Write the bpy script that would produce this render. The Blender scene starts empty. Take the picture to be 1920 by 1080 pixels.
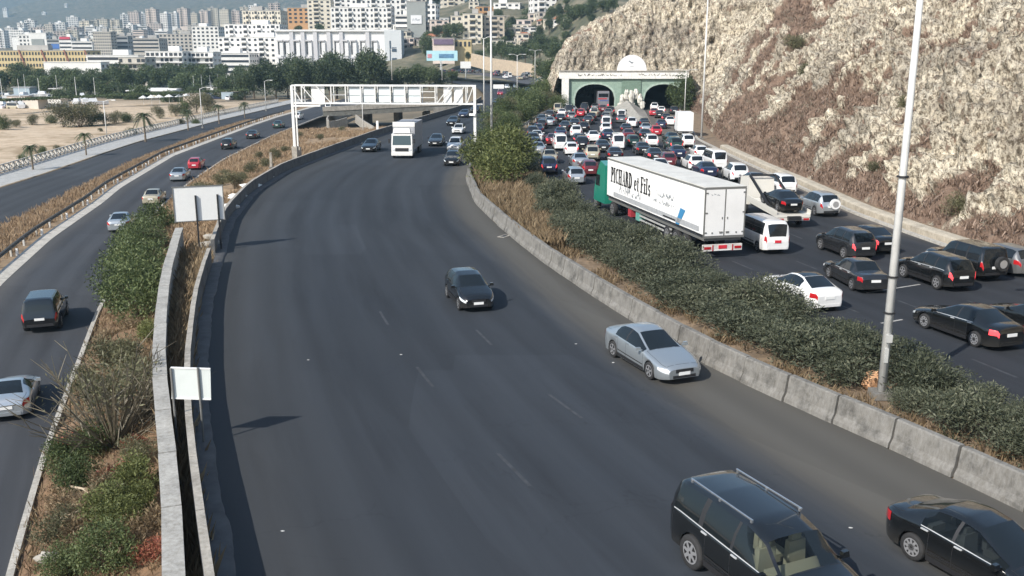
import bpy, math, random
import numpy as np
from mathutils import Vector, Matrix, noise as mnoise

scene = bpy.context.scene
COL = scene.collection
R = math.radians
RNG = np.random.default_rng(7)
random.seed(7)

# ---------------------------------------------------------------- camera
FPX, CAMH = 1780.0, 11.5                 # focal length in pixels of a 1920 wide frame, camera height above the road
TH = math.atan(438 / 1780)               # pitch below the horizontal
SN, CS = math.sin(TH), math.cos(TH)
cam_d = bpy.data.cameras.new('camera')
cam_d.sensor_width = 36.0
cam_d.lens = 36.0 * FPX / 1920
cam_d.clip_start, cam_d.clip_end = 0.5, 20000
cam = bpy.data.objects.new('camera', cam_d); COL.objects.link(cam)
cam.location = (0, 0, CAMH)
cam.rotation_euler = (R(90) - TH, 0, 0)
scene.camera = cam

# ---------------------------------------------------------------- world, sun, exposure
SUN_EL = R(38)
SH = (0.69, 0.72)                        # direction shadows fall on the ground
world = bpy.data.worlds.new('World'); scene.world = world; world.use_nodes = True
wn = world.node_tree; bg = wn.nodes['Background']
sky = wn.nodes.new('ShaderNodeTexSky'); sky.sky_type = 'NISHITA'; sky.sun_disc = False
sky.sun_elevation = SUN_EL; sky.sun_rotation = math.atan2(-SH[0], -SH[1])
sky.air_density, sky.dust_density, sky.ozone_density = 1.0, 1.2, 1.0
wn.links.new(sky.outputs[0], bg.inputs[0]); bg.inputs[1].default_value = 0.125
sun_d = bpy.data.lights.new('sun', 'SUN'); sun_d.energy = 4.0; sun_d.angle = R(0.5); sun_d.color = (1.0, 0.95, 0.87)
sun = bpy.data.objects.new('sun', sun_d); COL.objects.link(sun)
sun.rotation_euler = Vector((SH[0] * math.cos(SUN_EL), SH[1] * math.cos(SUN_EL), -math.sin(SUN_EL))).to_track_quat('-Z', 'Y').to_euler()
scene.view_settings.view_transform = 'Standard'; scene.view_settings.look = 'None'
scene.view_settings.gamma = 1.0; scene.view_settings.use_curve_mapping = False
scene.view_settings.exposure = 0.56
scene.cycles.volume_bounces = 0
scene.cycles.max_bounces = 6; scene.cycles.diffuse_bounces = 2; scene.cycles.glossy_bounces = 3
scene.cycles.transparent_max_bounces = 12

def grd(x, y, z=0.0):
    """where a sight line through the photograph meets the level z"""
    u, v = (x - 960) / FPX, (y - 540) / FPX
    d = (CAMH - z) / (SN + v * CS)
    return Vector((u * d, (CS - v * SN) * d, z))
def at(x, y, Y):
    """where a sight line reaches the distance Y"""
    u, v = (x - 960) / FPX, (y - 540) / FPX
    d = Y / (CS - v * SN)
    return Vector((u * d, Y, CAMH - (SN + v * CS) * d))

# ---------------------------------------------------------------- materials
MATS = {}
def nt(name):
    m = bpy.data.materials.new(name); m.use_nodes = True
    n = m.node_tree; return m, n, n.nodes['Principled BSDF']
def ramp(n, fac, stops):
    r = n.nodes.new('ShaderNodeValToRGB')
    e = r.color_ramp.elements
    e[0].position, e[0].color = stops[0][0], (*stops[0][1], 1)
    e[1].position, e[1].color = stops[-1][0], (*stops[-1][1], 1)
    for p, c in stops[1:-1]:
        k = e.new(p); k.color = (*c, 1)
    if fac is not None: n.links.new(fac, r.inputs[0])
    return r.outputs[0]
def tex(n, kind, scale, detail=4, coord=None, rough=0.55, sc3=None):
    t = n.nodes.new(kind)
    if 'Scale' in t.inputs: t.inputs['Scale'].default_value = scale
    if 'Detail' in t.inputs: t.inputs['Detail'].default_value = detail
    if 'Roughness' in t.inputs and kind == 'ShaderNodeTexNoise': t.inputs['Roughness'].default_value = rough
    if coord is not None:
        if sc3:
            mp = n.nodes.new('ShaderNodeMapping'); mp.inputs['Scale'].default_value = sc3
            n.links.new(coord, mp.inputs[0]); coord = mp.outputs[0]
        n.links.new(coord, t.inputs['Vector'])
    return t
def mixc(n, fac, a, b, mode='MIX'):
    m = n.nodes.new('ShaderNodeMix'); m.data_type = 'RGBA'; m.blend_type = mode
    for sock, val in ((m.inputs[0], fac), (m.inputs[6], a), (m.inputs[7], b)):
        if isinstance(val, (int, float)): sock.default_value = val
        elif isinstance(val, tuple): sock.default_value = (*val, 1)
        else: n.links.new(val, sock)
    return m.outputs[2]
def math_n(n, op, a, b=0.0):
    m = n.nodes.new('ShaderNodeMath'); m.operation = op
    for sock, val in ((m.inputs[0], a), (m.inputs[1], b)):
        if isinstance(val, (int, float)): sock.default_value = val
        else: n.links.new(val, sock)
    return m.outputs[0]
def bump(n, b, h, strength=0.5, dist=0.05):
    k = n.nodes.new('ShaderNodeBump'); k.inputs['Strength'].default_value = strength; k.inputs['Distance'].default_value = dist
    n.links.new(h, k.inputs['Height']); n.links.new(k.outputs[0], b.inputs['Normal'])
def mat(name, col, rough=0.6, metal=0.0, var=0.0, scale=3.0, bmp=0.0, coat=0.0, emit=None, spec=None):
    if name in MATS: return MATS[name]
    m, n, b = nt(name)
    b.inputs['Base Color'].default_value = (*col, 1); b.inputs['Roughness'].default_value = rough; b.inputs['Metallic'].default_value = metal
    if coat: b.inputs['Coat Weight'].default_value = coat; b.inputs['Coat Roughness'].default_value = 0.04
    if spec is not None: b.inputs['Specular IOR Level'].default_value = spec
    if var or bmp:
        tc = n.nodes.new('ShaderNodeTexCoord')
        t = tex(n, 'ShaderNodeTexNoise', scale, 6, tc.outputs['Object'], 0.65)
        if var:
            lo = tuple(max(0, c * (1 - var)) for c in col); hi = tuple(min(1, c * (1 + var)) for c in col)
            n.links.new(ramp(n, t.outputs[0], [(0.3, lo), (0.7, hi)]), b.inputs['Base Color'])
        if bmp: bump(n, b, t.outputs[0], bmp, 0.03)
    if emit: b.inputs['Emission Color'].default_value = (*col, 1); b.inputs['Emission Strength'].default_value = emit
    MATS[name] = m; return m
def leafmat(name, c0, c1, c2, transl=0.25):
    if name in MATS: return MATS[name]
    m, n, b = nt(name)
    gi = n.nodes.new('ShaderNodeNewGeometry'); oi = n.nodes.new('ShaderNodeObjectInfo')
    k = math_n(n, 'ADD', math_n(n, 'MULTIPLY', gi.outputs['Random Per Island'], 0.72), math_n(n, 'MULTIPLY', oi.outputs['Random'], 0.28))
    c = ramp(n, k, [(0.0, c0), (0.5, c1), (1.0, c2)])
    n.links.new(c, b.inputs['Base Color']); b.inputs['Roughness'].default_value = 0.55
    b.inputs['Specular IOR Level'].default_value = 0.3
    tr = n.nodes.new('ShaderNodeBsdfTranslucent'); n.links.new(c, tr.inputs[0])
    mx = n.nodes.new('ShaderNodeMixShader'); mx.inputs[0].default_value = transl
    n.links.new(b.outputs[0], mx.inputs[1]); n.links.new(tr.outputs[0], mx.inputs[2])
    n.links.new(mx.outputs[0], n.nodes['Material Output'].inputs[0])
    MATS[name] = m; return m
def paint(name, col, metal=0.0, rough=0.3):
    if name in MATS: return MATS[name]
    m, n, b = nt(name)
    tc = n.nodes.new('ShaderNodeTexCoord')
    sp = n.nodes.new('ShaderNodeSeparateXYZ'); n.links.new(tc.outputs['Object'], sp.inputs[0])
    t = tex(n, 'ShaderNodeTexNoise', 5, 5, tc.outputs['Object'], 0.7)
    dust = math_n(n, 'MULTIPLY', math_n(n, 'SUBTRACT', 1.0, math_n(n, 'MULTIPLY', sp.outputs[2], 1.6)), t.outputs[0])
    cl = n.nodes.new('ShaderNodeClamp'); n.links.new(dust, cl.inputs[0])
    c = mixc(n, math_n(n, 'ADD', math_n(n, 'MULTIPLY', cl.outputs[0], 0.30), 0.004), col, (0.20, 0.175, 0.14))
    n.links.new(c, b.inputs['Base Color'])
    b.inputs['Metallic'].default_value = metal
    b.inputs['Roughness'].default_value = rough
    b.inputs['Coat Weight'].default_value = 0.8; b.inputs['Coat Roughness'].default_value = 0.04
    MATS[name] = m; return m

def glassmat(name, tint, clear):
    if name in MATS: return MATS[name]
    m, n, b = nt(name)
    b.inputs['Base Color'].default_value = (*tint, 1); b.inputs['Roughness'].default_value = 0.06
    b.inputs['Specular IOR Level'].default_value = 0.6
    if clear > 0:
        tr = n.nodes.new('ShaderNodeBsdfTransparent'); tr.inputs[0].default_value = (0.75, 0.82, 0.80, 1)
        fr = n.nodes.new('ShaderNodeFresnel'); fr.inputs[0].default_value = 1.5
        k = math_n(n, 'MULTIPLY', math_n(n, 'SUBTRACT', 1.0, fr.outputs[0]), clear)
        mx = n.nodes.new('ShaderNodeMixShader'); n.links.new(k, mx.inputs[0])
        n.links.new(b.outputs[0], mx.inputs[1]); n.links.new(tr.outputs[0], mx.inputs[2])
        n.links.new(mx.outputs[0], n.nodes['Material Output'].inputs[0])
    MATS[name] = m; return m

def asphalt(name, base, blue, dust, dustw_l, dustw_r, width, worn=0.0):
    """road surface: UV x = metres from the left edge, UV y = metres along"""
    m, n, b = nt(name)
    uv = n.nodes.new('ShaderNodeUVMap'); sp = n.nodes.new('ShaderNodeSeparateXYZ'); n.links.new(uv.outputs[0], sp.inputs[0])
    big = tex(n, 'ShaderNodeTexNoise', 0.12, 5, uv.outputs[0], 0.6)
    streak = tex(n, 'ShaderNodeTexNoise', 1.0, 6, uv.outputs[0], 0.65, (0.8, 0.035, 1))
    fine = tex(n, 'ShaderNodeTexNoise', 28, 4, uv.outputs[0], 0.7)
    grain = tex(n, 'ShaderNodeTexNoise', 140, 2, uv.outputs[0], 0.7)
    c = mixc(n, big.outputs[0], base, blue)
    c = mixc(n, 1.0, c, ramp(n, streak.outputs[0], [(0.25, (0.80,) * 3), (0.75, (1.22,) * 3)]), 'MULTIPLY')
    c = mixc(n, 1.0, c, ramp(n, fine.outputs[0], [(0.25, (0.90,) * 3), (0.8, (1.12,) * 3)]), 'MULTIPLY')
    c = mixc(n, 1.0, c, ramp(n, grain.outputs[0], [(0.3, (0.82,) * 3), (0.75, (1.2,) * 3)]), 'MULTIPLY')
    wob = math_n(n, 'MULTIPLY', math_n(n, 'SUBTRACT', streak.outputs[0], 0.5), 1.6)
    xx = math_n(n, 'ADD', sp.outputs[0], wob)
    def edge(dist, w):
        k = n.nodes.new('ShaderNodeMapRange'); k.inputs[1].default_value = 0; k.inputs[2].default_value = w
        k.inputs[3].default_value = 1; k.inputs[4].default_value = 0; n.links.new(dist, k.inputs[0])
        return math_n(n, 'POWER', k.outputs[0], 1.4)
    if dustw_r: c = mixc(n, math_n(n, 'MULTIPLY', edge(math_n(n, 'SUBTRACT', width, xx), dustw_r), 0.8), c, dust)
    if dustw_l: c = mixc(n, math_n(n, 'MULTIPLY', edge(xx, dustw_l), 0.28), c, dust)
    # cracks, sealed joints and re-laid patches
    wv = tex(n, 'ShaderNodeTexNoise', 0.9, 3, uv.outputs[0], 0.6)
    cv = n.nodes.new('ShaderNodeVectorMath'); cv.operation = 'SCALE'; cv.inputs[3].default_value = 1.6; n.links.new(wv.outputs[1], cv.inputs[0])
    av = n.nodes.new('ShaderNodeVectorMath'); av.operation = 'ADD'; n.links.new(uv.outputs[0], av.inputs[0]); n.links.new(cv.outputs[0], av.inputs[1])
    vc = n.nodes.new('ShaderNodeTexVoronoi'); vc.feature = 'DISTANCE_TO_EDGE'; vc.inputs['Scale'].default_value = 0.22; n.links.new(av.outputs[0], vc.inputs['Vector'])
    crk = math_n(n, 'MAXIMUM', ramp(n, vc.outputs[0], [(0.0, (0.80,) * 3), (0.006, (1.0,) * 3)]), ramp(n, big.outputs[0], [(0.50, (1.0,) * 3), (0.60, (0.0,) * 3)]))
    c = mixc(n, 1.0, c, crk, 'MULTIPLY')
    pv_ = n.nodes.new('ShaderNodeTexVoronoi'); pv_.distance = 'CHEBYCHEV'; pv_.inputs['Scale'].default_value = 1.0; pm_ = n.nodes.new('ShaderNodeMapping'); pm_.inputs['Scale'].default_value = (0.17, 0.045, 1); n.links.new(uv.outputs[0], pm_.inputs[0]); n.links.new(pm_.outputs[0], pv_.inputs['Vector'])
    ps_ = n.nodes.new('ShaderNodeSeparateColor'); n.links.new(pv_.outputs['Color'], ps_.inputs[0])
    c = mixc(n, 1.0, c, ramp(n, ps_.outputs[0], [(0.0, (0.88,) * 3), (0.5, (1.0,) * 3), (1.0, (1.10,) * 3)]), 'MULTIPLY')
    trk = math_n(n, 'MULTIPLY', math_n(n, 'SINE', math_n(n, 'MULTIPLY', sp.outputs[0], 3.6)), 0.06)
    c = mixc(n, 1.0, c, ramp(n, math_n(n, 'ADD', trk, 0.5), [(0.44, (0.92,) * 3), (0.56, (1.06,) * 3)]), 'MULTIPLY')
    # oil and tyre stains
    st = tex(n, 'ShaderNodeTexNoise', 1.0, 5, uv.outputs[0], 0.6, (0.5, 0.05, 1))
    c = mixc(n, 1.0, c, ramp(n, st.outputs[0], [(0.30, (0.78,) * 3), (0.45, (1.0,) * 3)]), 'MULTIPLY')
    n.links.new(c, b.inputs['Base Color']); b.inputs['Roughness'].default_value = 0.82
    b.inputs['Specular IOR Level'].default_value = 0.25
    h = math_n(n, 'ADD', fine.outputs[0], grain.outputs[0]); bump(n, b, h, 0.35, 0.01)
    MATS[name] = m; return m

def concrete(name, col, stain=0.5):
    if name in MATS: return MATS[name]
    m, n, b = nt(name)
    g = n.nodes.new('ShaderNodeNewGeometry'); sp = n.nodes.new('ShaderNodeSeparateXYZ'); n.links.new(g.outputs['Position'], sp.inputs[0])
    t1 = tex(n, 'ShaderNodeTexNoise', 1.3, 6, g.outputs['Position'], 0.7)
    t2 = tex(n, 'ShaderNodeTexNoise', 9, 5, g.outputs['Position'], 0.7, (1, 1, 0.25))
    t3 = tex(n, 'ShaderNodeTexNoise', 40, 3, g.outputs['Position'], 0.7)
    c = ramp(n, t1.outputs[0], [(0.3, tuple(x * (1 - stain) for x in col)), (0.5, col), (0.75, tuple(min(1, x * 1.25) for x in col))])
    c = mixc(n, 1.0, c, ramp(n, t2.outputs[0], [(0.3, (0.72, 0.70, 0.66)), (0.65, (1.1, 1.1, 1.1))]), 'MULTIPLY')
    c = mixc(n, 1.0, c, ramp(n, t3.outputs[0], [(0.3, (0.85,) * 3), (0.7, (1.12,) * 3)]), 'MULTIPLY')
    n.links.new(c, b.inputs['Base Color']); b.inputs['Roughness'].default_value = 0.9
    bump(n, b, t2.outputs[0], 0.4, 0.03)
    MATS[name] = m; return m

# ---------------------------------------------------------------- mesh helpers
class MB:
    def __init__(s): s.v, s.f, s.m = [], [], []
    def add(s, vs, fs, m=0):
        o = len(s.v); s.v += [tuple(p) for p in vs]; s.f += [tuple(i + o for i in f) for f in fs]; s.m += [m] * len(fs); return s
    def box(s, c, d, rz=0.0, m=0, taper=1.0):
        cx, cy, cz = c; dx, dy, dz = d[0] / 2, d[1] / 2, d[2] / 2; ca, sa = math.cos(rz), math.sin(rz); vs = []
        for k in (-1, 1):
            t = taper if k > 0 else 1
            for a, b_ in ((-1, -1), (1, -1), (1, 1), (-1, 1)):
                x, y = a * dx * t, b_ * dy * t
                vs.append((cx + x * ca - y * sa, cy + x * sa + y * ca, cz + k * dz))
        return s.add(vs, [(3, 2, 1, 0), (4, 5, 6, 7), (0, 1, 5, 4), (1, 2, 6, 5), (2, 3, 7, 6), (3, 0, 4, 7)], m)
    def bar(s, a, b, w, h=None, m=0):
        a, b = Vector(a), Vector(b); h = h or w; d = (b - a)
        if d.length < 1e-6: return s
        d.normalize(); up = Vector((0, 0, 1)) if abs(d.z) < 0.95 else Vector((1, 0, 0))
        x = d.cross(up).normalized() * (w / 2); y = x.cross(d).normalized() * (h / 2)
        vs = [a - x - y, a + x - y, a + x + y, a - x + y, b - x - y, b + x - y, b + x + y, b - x + y]
        return s.add(vs, [(3, 2, 1, 0), (4, 5, 6, 7), (0, 1, 5, 4), (1, 2, 6, 5), (2, 3, 7, 6), (3, 0, 4, 7)], m)
    def cyl(s, a, b, r0, r1=None, n=8, m=0, cap=True):
        a, b = Vector(a), Vector(b); r1 = r0 if r1 is None else r1; d = (b - a).normalized()
        up = Vector((0, 0, 1)) if abs(d.z) < 0.95 else Vector((1, 0, 0))
        x = d.cross(up).normalized(); y = x.cross(d).normalized(); vs = []
        for p, r in ((a, r0), (b, r1)):
            for i in range(n):
                t = 2 * math.pi * i / n; vs.append(p + x * (r * math.cos(t)) + y * (r * math.sin(t)))
        fs = [(i, (i + 1) % n, n + (i + 1) % n, n + i) for i in range(n)]
        if cap: fs += [tuple(range(n - 1, -1, -1)), tuple(range(n, 2 * n))]
        return s.add(vs, fs, m)
    def tube(s, pts, r, n=6, m=0):
        for i in range(len(pts) - 1):
            r0 = r[i] if isinstance(r, (list, tuple)) else r; r1 = r[i + 1] if isinstance(r, (list, tuple)) else r
            s.cyl(pts[i], pts[i + 1], r0, r1, n, m, True)
        return s
    def prism(s, poly, z0, z1, m=0):
        n = len(poly); vs = [(p[0], p[1], z0) for p in poly] + [(p[0], p[1], z1) for p in poly]
        return s.add(vs, [tuple(range(n - 1, -1, -1)), tuple(range(n, 2 * n))] + [(i, (i + 1) % n, n + (i + 1) % n, n + i) for i in range(n)], m)
    def prism_y(s, poly, y0, y1, m=0):
        """polygon in x,z pushed along y"""
        n = len(poly); vs = [(p[0], y0, p[1]) for p in poly] + [(p[0], y1, p[1]) for p in poly]
        return s.add(vs, [tuple(range(n)), tuple(range(2 * n - 1, n - 1, -1))] + [((i + 1) % n, i, n + i, n + (i + 1) % n) for i in range(n)], m)
    def grid(s, rows, m=0, close=False):
        k = len(rows[0]); vs = [p for r in rows for p in r]; fs = []
        for i in range(len(rows) - 1):
            for j in range(k - 1 if not close else k):
                j2 = (j + 1) % k; fs.append((i * k + j, i * k + j2, (i + 1) * k + j2, (i + 1) * k + j))
        return s.add(vs, fs, m)
    def mesh(s, name, mats, smooth=False):
        me = bpy.data.meshes.new(name); me.from_pydata(s.v, [], s.f)
        for m in (mats if isinstance(mats, (list, tuple)) else [mats]): me.materials.append(m)
        if max(s.m, default=0) > 0: me.polygons.foreach_set('material_index', s.m)
        if smooth: me.polygons.foreach_set('use_smooth', [True] * len(s.f))
        me.update(); return me
    def build(s, name, mats, parent=None, smooth=False): return link(name, s.mesh(name, mats, smooth), parent)
def link(name, data, parent=None, loc=None, rot=None):
    o = bpy.data.objects.new(name, data); COL.objects.link(o)
    if parent: o.parent = parent
    if loc is not None: o.location = loc
    if rot is not None: o.rotation_euler = rot if isinstance(rot, (tuple, list)) else (0, 0, rot)
    return o
def tag(o, label, cat, group=None):
    o['label'] = label; o['category'] = cat
    if group: o['group'] = group
    return o
def thing(name, label, cat, loc=(0, 0, 0), rz=0.0, group=None):
    return tag(link(name, None, None, loc, rz), label, cat, group)
def struct(o, kind='structure'): o['kind'] = kind; return o
def stuff(o): o['kind'] = 'stuff'; return o
def stuff_thing(o, label, cat): o['kind'] = 'stuff'; o['label'] = label; o['category'] = cat; return o
def np_mesh(name, V, F, mats, smooth=False, mi=None):
    V = np.asarray(V, np.float32); F = np.asarray(F, np.int32); k = F.shape[1]
    me = bpy.data.meshes.new(name); me.vertices.add(len(V)); me.vertices.foreach_set('co', V.ravel())
    me.loops.add(F.size); me.loops.foreach_set('vertex_index', F.ravel())
    me.polygons.add(len(F)); me.polygons.foreach_set('loop_start', np.arange(0, F.size, k, dtype=np.int32))
    for m in (mats if isinstance(mats, (list, tuple)) else [mats]): me.materials.append(m)
    if mi is not None: me.polygons.foreach_set('material_index', np.asarray(mi, np.int32))
    if smooth: me.polygons.foreach_set('use_smooth', np.ones(len(F), bool))
    me.update(calc_edges=True); return me
def copy_tree(o, parent=None):
    c = o.copy(); COL.objects.link(c); c.parent = parent
    for ch in list(o.children): copy_tree(ch, c)
    return c
def curve(pts, sm=4.0):
    """edge X as a smooth function of Y"""
    p = sorted(pts, key=lambda q: q[1]); xs = np.array([q[0] for q in p]); ys = np.array([q[1] for q in p])
    Y = np.arange(ys[0], ys[-1] + 0.5, 0.5); X = np.interp(Y, ys, xs); k = int(sm * 2)
    if k > 0:
        w = np.hanning(2 * k + 1); w /= w.sum()
        e0 = X[0] + (X[1] - X[0]) * np.arange(-k, 0); e1 = X[-1] + (X[-1] - X[-2]) * np.arange(1, k + 1)
        X = np.convolve(np.concatenate([e0, X, e1]), w, 'valid')
    return lambda y: np.interp(y, Y, X)
def strip(name, fl, fr, y0, y1, z, m, n=None, across=1, zl=None, zr=None):
    n = n or max(2, int((y1 - y0) / 1.5)); ys = np.linspace(y0, y1, n + 1)
    V, F, UV = [], [], []; al = 0.0; prev = None
    for i, y in enumerate(ys):
        a, b = float(fl(y)), float(fr(y)); mid = ((a + b) / 2, y)
        if prev: al += math.hypot(mid[0] - prev[0], mid[1] - prev[1])
        prev = mid
        za = z if zl is None else (zl(y) if callable(zl) else zl); zb = z if zr is None else (zr(y) if callable(zr) else zr)
        for j in range(across + 1):
            t = j / across; V.append((a + (b - a) * t, y, za + (zb - za) * t)); UV.append(((b - a) * t, al))
    k = across + 1
    for i in range(n):
        for j in range(across): F.append((i * k + j, i * k + j + 1, (i + 1) * k + j + 1, (i + 1) * k + j))
    me = np_mesh(name, V, F, m); uvl = me.uv_layers.new(name='UVMap')
    idx = np.asarray(F).ravel(); uvl.data.foreach_set('uv', np.asarray(UV, np.float32)[idx].ravel())
    return link(name, me)
def fbm(x, y, z=0.0, sc=1.0, oc=4):
    return mnoise.fractal(Vector((x * sc, y * sc, z * sc)), 1.0, 2.1, oc)
def smooth01(t): t = np.clip(t, 0, 1); return t * t * (3 - 2 * t)
# ================================================================= THE SETTING
DL = curve([(-1.5, 0), (-4.0, 12), (-6.2, 17.9), (-8.1, 22.8), (-9.8, 27.4), (-11.1, 31.1), (-14.1, 41.2), (-15.9, 48.2), (-16.9, 52.5), (-18.8, 60.3), (-20.4, 67.5), (-22.3, 80.7), (-22.9, 95.1), (-21.9, 108.8), (-19.7, 136), (-15.3, 172.8), (-11.5, 200), (-8.5, 230), (-7.5, 260), (-9, 300), (-13, 350), (-30, 430)])
BR = curve([(22, 0), (16, 15), (13.3, 22.5), (12, 25.1), (10.7, 27.8), (9, 30.9), (7.5, 34.1), (5.6, 39.7), (3.7, 45.8), (1.3, 54.6), (-0.7, 63.4), (-3.0, 75.3), (-4.4, 90), (-4.7, 110), (-5, 130), (-4.6, 150), (-2.5, 180), (1, 200), (5, 240), (8.5, 280), (10, 320), (8, 360), (-6, 430)])
RL = curve([(27, 0), (20, 20), (16.3, 30), (14.2, 37), (12.0, 44), (9.3, 52), (7.0, 60), (4.6, 70), (3.2, 80), (2.6, 90), (2.0, 110), (1.2, 144), (5, 175), (9.8, 208), (14, 240)])
RR = curve([(40, 0), (31.5, 30), (28.4, 45), (27.7, 49.7), (26.2, 61.4), (25.4, 70), (25.6, 84.7), (25.4, 101.5), (25.8, 133), (29.4, 160), (33, 185), (36, 208), (39, 240)])
LR = curve([(-4, 0), (-9.5, 12), (-14.3, 24.5), (-16.9, 31.7), (-18, 35), (-21.8, 46.7), (-23.4, 51.6), (-31, 78.8), (-33.7, 90.2), (-37.1, 109.9), (-40.2, 132.8), (-43.3, 172.9), (-45, 225), (-45, 320)])
LL = curve([(-10, 0), (-20, 25), (-27, 42), (-32.7, 58.8), (-36.9, 74.7), (-40.7, 93.6), (-43.3, 104.5), (-49.2, 138.6), (-53.7, 199.5), (-55, 225), (-56, 320)])
OR = curve([(-20, 10), (-33, 45), (-40, 64), (-44.1, 80.7), (-45.6, 90.8), (-47.5, 102.5), (-52.2, 131.3), (-57.2, 179), (-59.0, 207), (-60, 320)])
OL = curve([(-36, 10), (-50, 64), (-55, 90), (-57.3, 106), (-58.3, 118), (-61.3, 142), (-63.5, 162), (-66, 219), (-67, 320)])
PL = curve([(-5.0, 11), (-7.1, 18), (-8.8, 22.5), (-10.1, 25.8), (-12.6, 32.2), (-13.3, 34.2), (-15.8, 41.6), (-17.5, 47), (-20.8, 58.4)], 1.5)
ZL, ZO = -2.8, -3.0

M_main = asphalt('asphalt_main', (0.035, 0.039, 0.045), (0.028, 0.034, 0.043), (0.10, 0.093, 0.08), 6.0, 1.5, 17.2)
M_left = asphalt('asphalt_left', (0.055, 0.056, 0.060), (0.043, 0.048, 0.056), (0.17, 0.15, 0.125), 2.0, 2.5, 12.5)
M_outer = asphalt('asphalt_outer', (0.050, 0.052, 0.056), (0.042, 0.047, 0.054), (0.16, 0.14, 0.12), 0.8, 0.8, 12.5)
M_jam = asphalt('asphalt_tunnel', (0.032, 0.035, 0.041), (0.027, 0.031, 0.038), (0.16, 0.14, 0.12), 0.8, 2.0, 20)
M_conc = concrete('concrete_grey', (0.185, 0.178, 0.165), 0.6)
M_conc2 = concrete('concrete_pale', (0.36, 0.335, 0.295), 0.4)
M_kerb = concrete('kerb_concrete', (0.44, 0.42, 0.38), 0.3)
M_white = mat('white_paint', (0.78, 0.78, 0.76), 0.5, var=0.06, scale=2)
M_galv = mat('galvanised_steel', (0.55, 0.55, 0.53), 0.45, 0.3, var=0.1, scale=1.5)
M_dark = mat('dark_rubber', (0.02, 0.02, 0.02), 0.8)

# ---- ground sheet
def gz(X, Y):
    X = np.asarray(X, float); Y = np.asarray(Y, float)
    z = np.full(np.broadcast(X, Y).shape, -4.6)
    z = z + 1.25 * smooth01((-64 - X) / 4) * smooth01((420 - Y) / 80)
    z = z + 4.2 * smooth01((Y - 300) / 50) * smooth01((X + 42) / 14)                       # road level beyond the bridge
    hillc = smooth01((X + 150) / 110)
    z = z + hillc * (smooth01((Y - 430) / 330) * 52)
    z = z + smooth01((X - 10) / 40) * smooth01((Y - 250) / 120) * 26
    z = z + np.clip(Y - 720, 0, None) * 0.036
    z = z + np.clip(Y - 3000, 0, 1e9) * 0.16 * (0.75 + 0.25 * np.sin(X * 0.0011 + 1.0)) + smooth01((Y - 3200) / 900) * 60 * np.sin(X * 0.0031 + Y * 0.0014)
    return z
xs = np.unique(np.concatenate([np.arange(-260, 160, 7.0), np.arange(-900, -260, 32.0), np.arange(160, 900, 32.0), np.linspace(-7000, -900, 36), np.linspace(900, 7000, 36)]))
ys = np.unique(np.concatenate([np.arange(-80, 460, 7.0), np.arange(460, 900, 18.0), np.linspace(900, 7500, 70)]))
GX, GY = np.meshgrid(xs, ys); GZ = gz(GX, GY)
nx = len(xs); V = np.stack([GX.ravel(), GY.ravel(), GZ.ravel()], 1)
for i in range(len(V)):
    X, Y = V[i, 0], V[i, 1]
    if Y > 460: V[i, 2] += mnoise.fractal(Vector((X * 0.004, Y * 0.004, 0.3)), 1.0, 2.0, 4) * min(60, (Y - 460) * 0.012)
    elif X < -72: V[i, 2] += mnoise.fractal(Vector((X * 0.05, Y * 0.05, 0.3)), 1.0, 2.0, 3) * 0.5
I, J = np.meshgrid(np.arange(len(ys) - 1), np.arange(nx - 1), indexing='ij'); a = (I * nx + J).ravel()
F = np.stack([a, a + 1, a + nx + 1, a + nx], 1)
m, n, b = nt('ground_earth'); MATS['ground_earth'] = m
ca = n.nodes.new('ShaderNodeVertexColor'); ca.layer_name = 'zone'
sp = n.nodes.new('ShaderNodeSeparateColor'); n.links.new(ca.outputs[0], sp.inputs[0])
g = n.nodes.new('ShaderNodeNewGeometry')
t1 = tex(n, 'ShaderNodeTexNoise', 0.07, 7, g.outputs['Position'], 0.65); t2 = tex(n, 'ShaderNodeTexNoise', 0.5, 5, g.outputs['Position'], 0.7)
t4 = tex(n, 'ShaderNodeTexNoise', 0.012, 6, g.outputs['Position'], 0.65)
earth = ramp(n, t1.outputs[0], [(0.35, (0.10, 0.085, 0.055)), (0.6, (0.22, 0.17, 0.11))])
sand = ramp(n, t2.outputs[0], [(0.3, (0.38, 0.28, 0.185)), (0.6, (0.56, 0.44, 0.31)), (0.8, (0.62, 0.51, 0.38))])
sand = mixc(n, ramp(n, t1.outputs[0], [(0.52, (0, 0, 0)), (0.62, (0.8,) * 3)]), sand, (0.24, 0.17, 0.09))
green = ramp(n, t1.outputs[0], [(0.35, (0.06, 0.07, 0.04)), (0.52, (0.15, 0.135, 0.085)), (0.7, (0.30, 0.25, 0.18))])
c = mixc(n, sp.outputs[0], earth, sand); c = mixc(n, sp.outputs[1], c, green)
n.links.new(c, b.inputs['Base Color']); b.inputs['Roughness'].default_value = 0.95; bump(n, b, t2.outputs[0], 0.4, 0.2)
me = np_mesh('ground', V, F, m, True)
zc = np.zeros((len(V), 4), np.float32); zc[:, 3] = 1
zc[:, 0] = smooth01((-66 - V[:, 0]) / 5) * smooth01((345 - V[:, 1]) / 60)
zc[:, 1] = smooth01((V[:, 1] - 330) / 60) * (1 - 0.5 * smooth01((V[:, 1] - 800) / 300)) + smooth01((V[:, 1] - 2200) / 300) * 0.5
at_ = me.color_attributes.new('zone', 'FLOAT_COLOR', 'POINT'); at_.data.foreach_set('color', np.clip(zc, 0, 1).ravel())
struct(link('ground', me))

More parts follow.
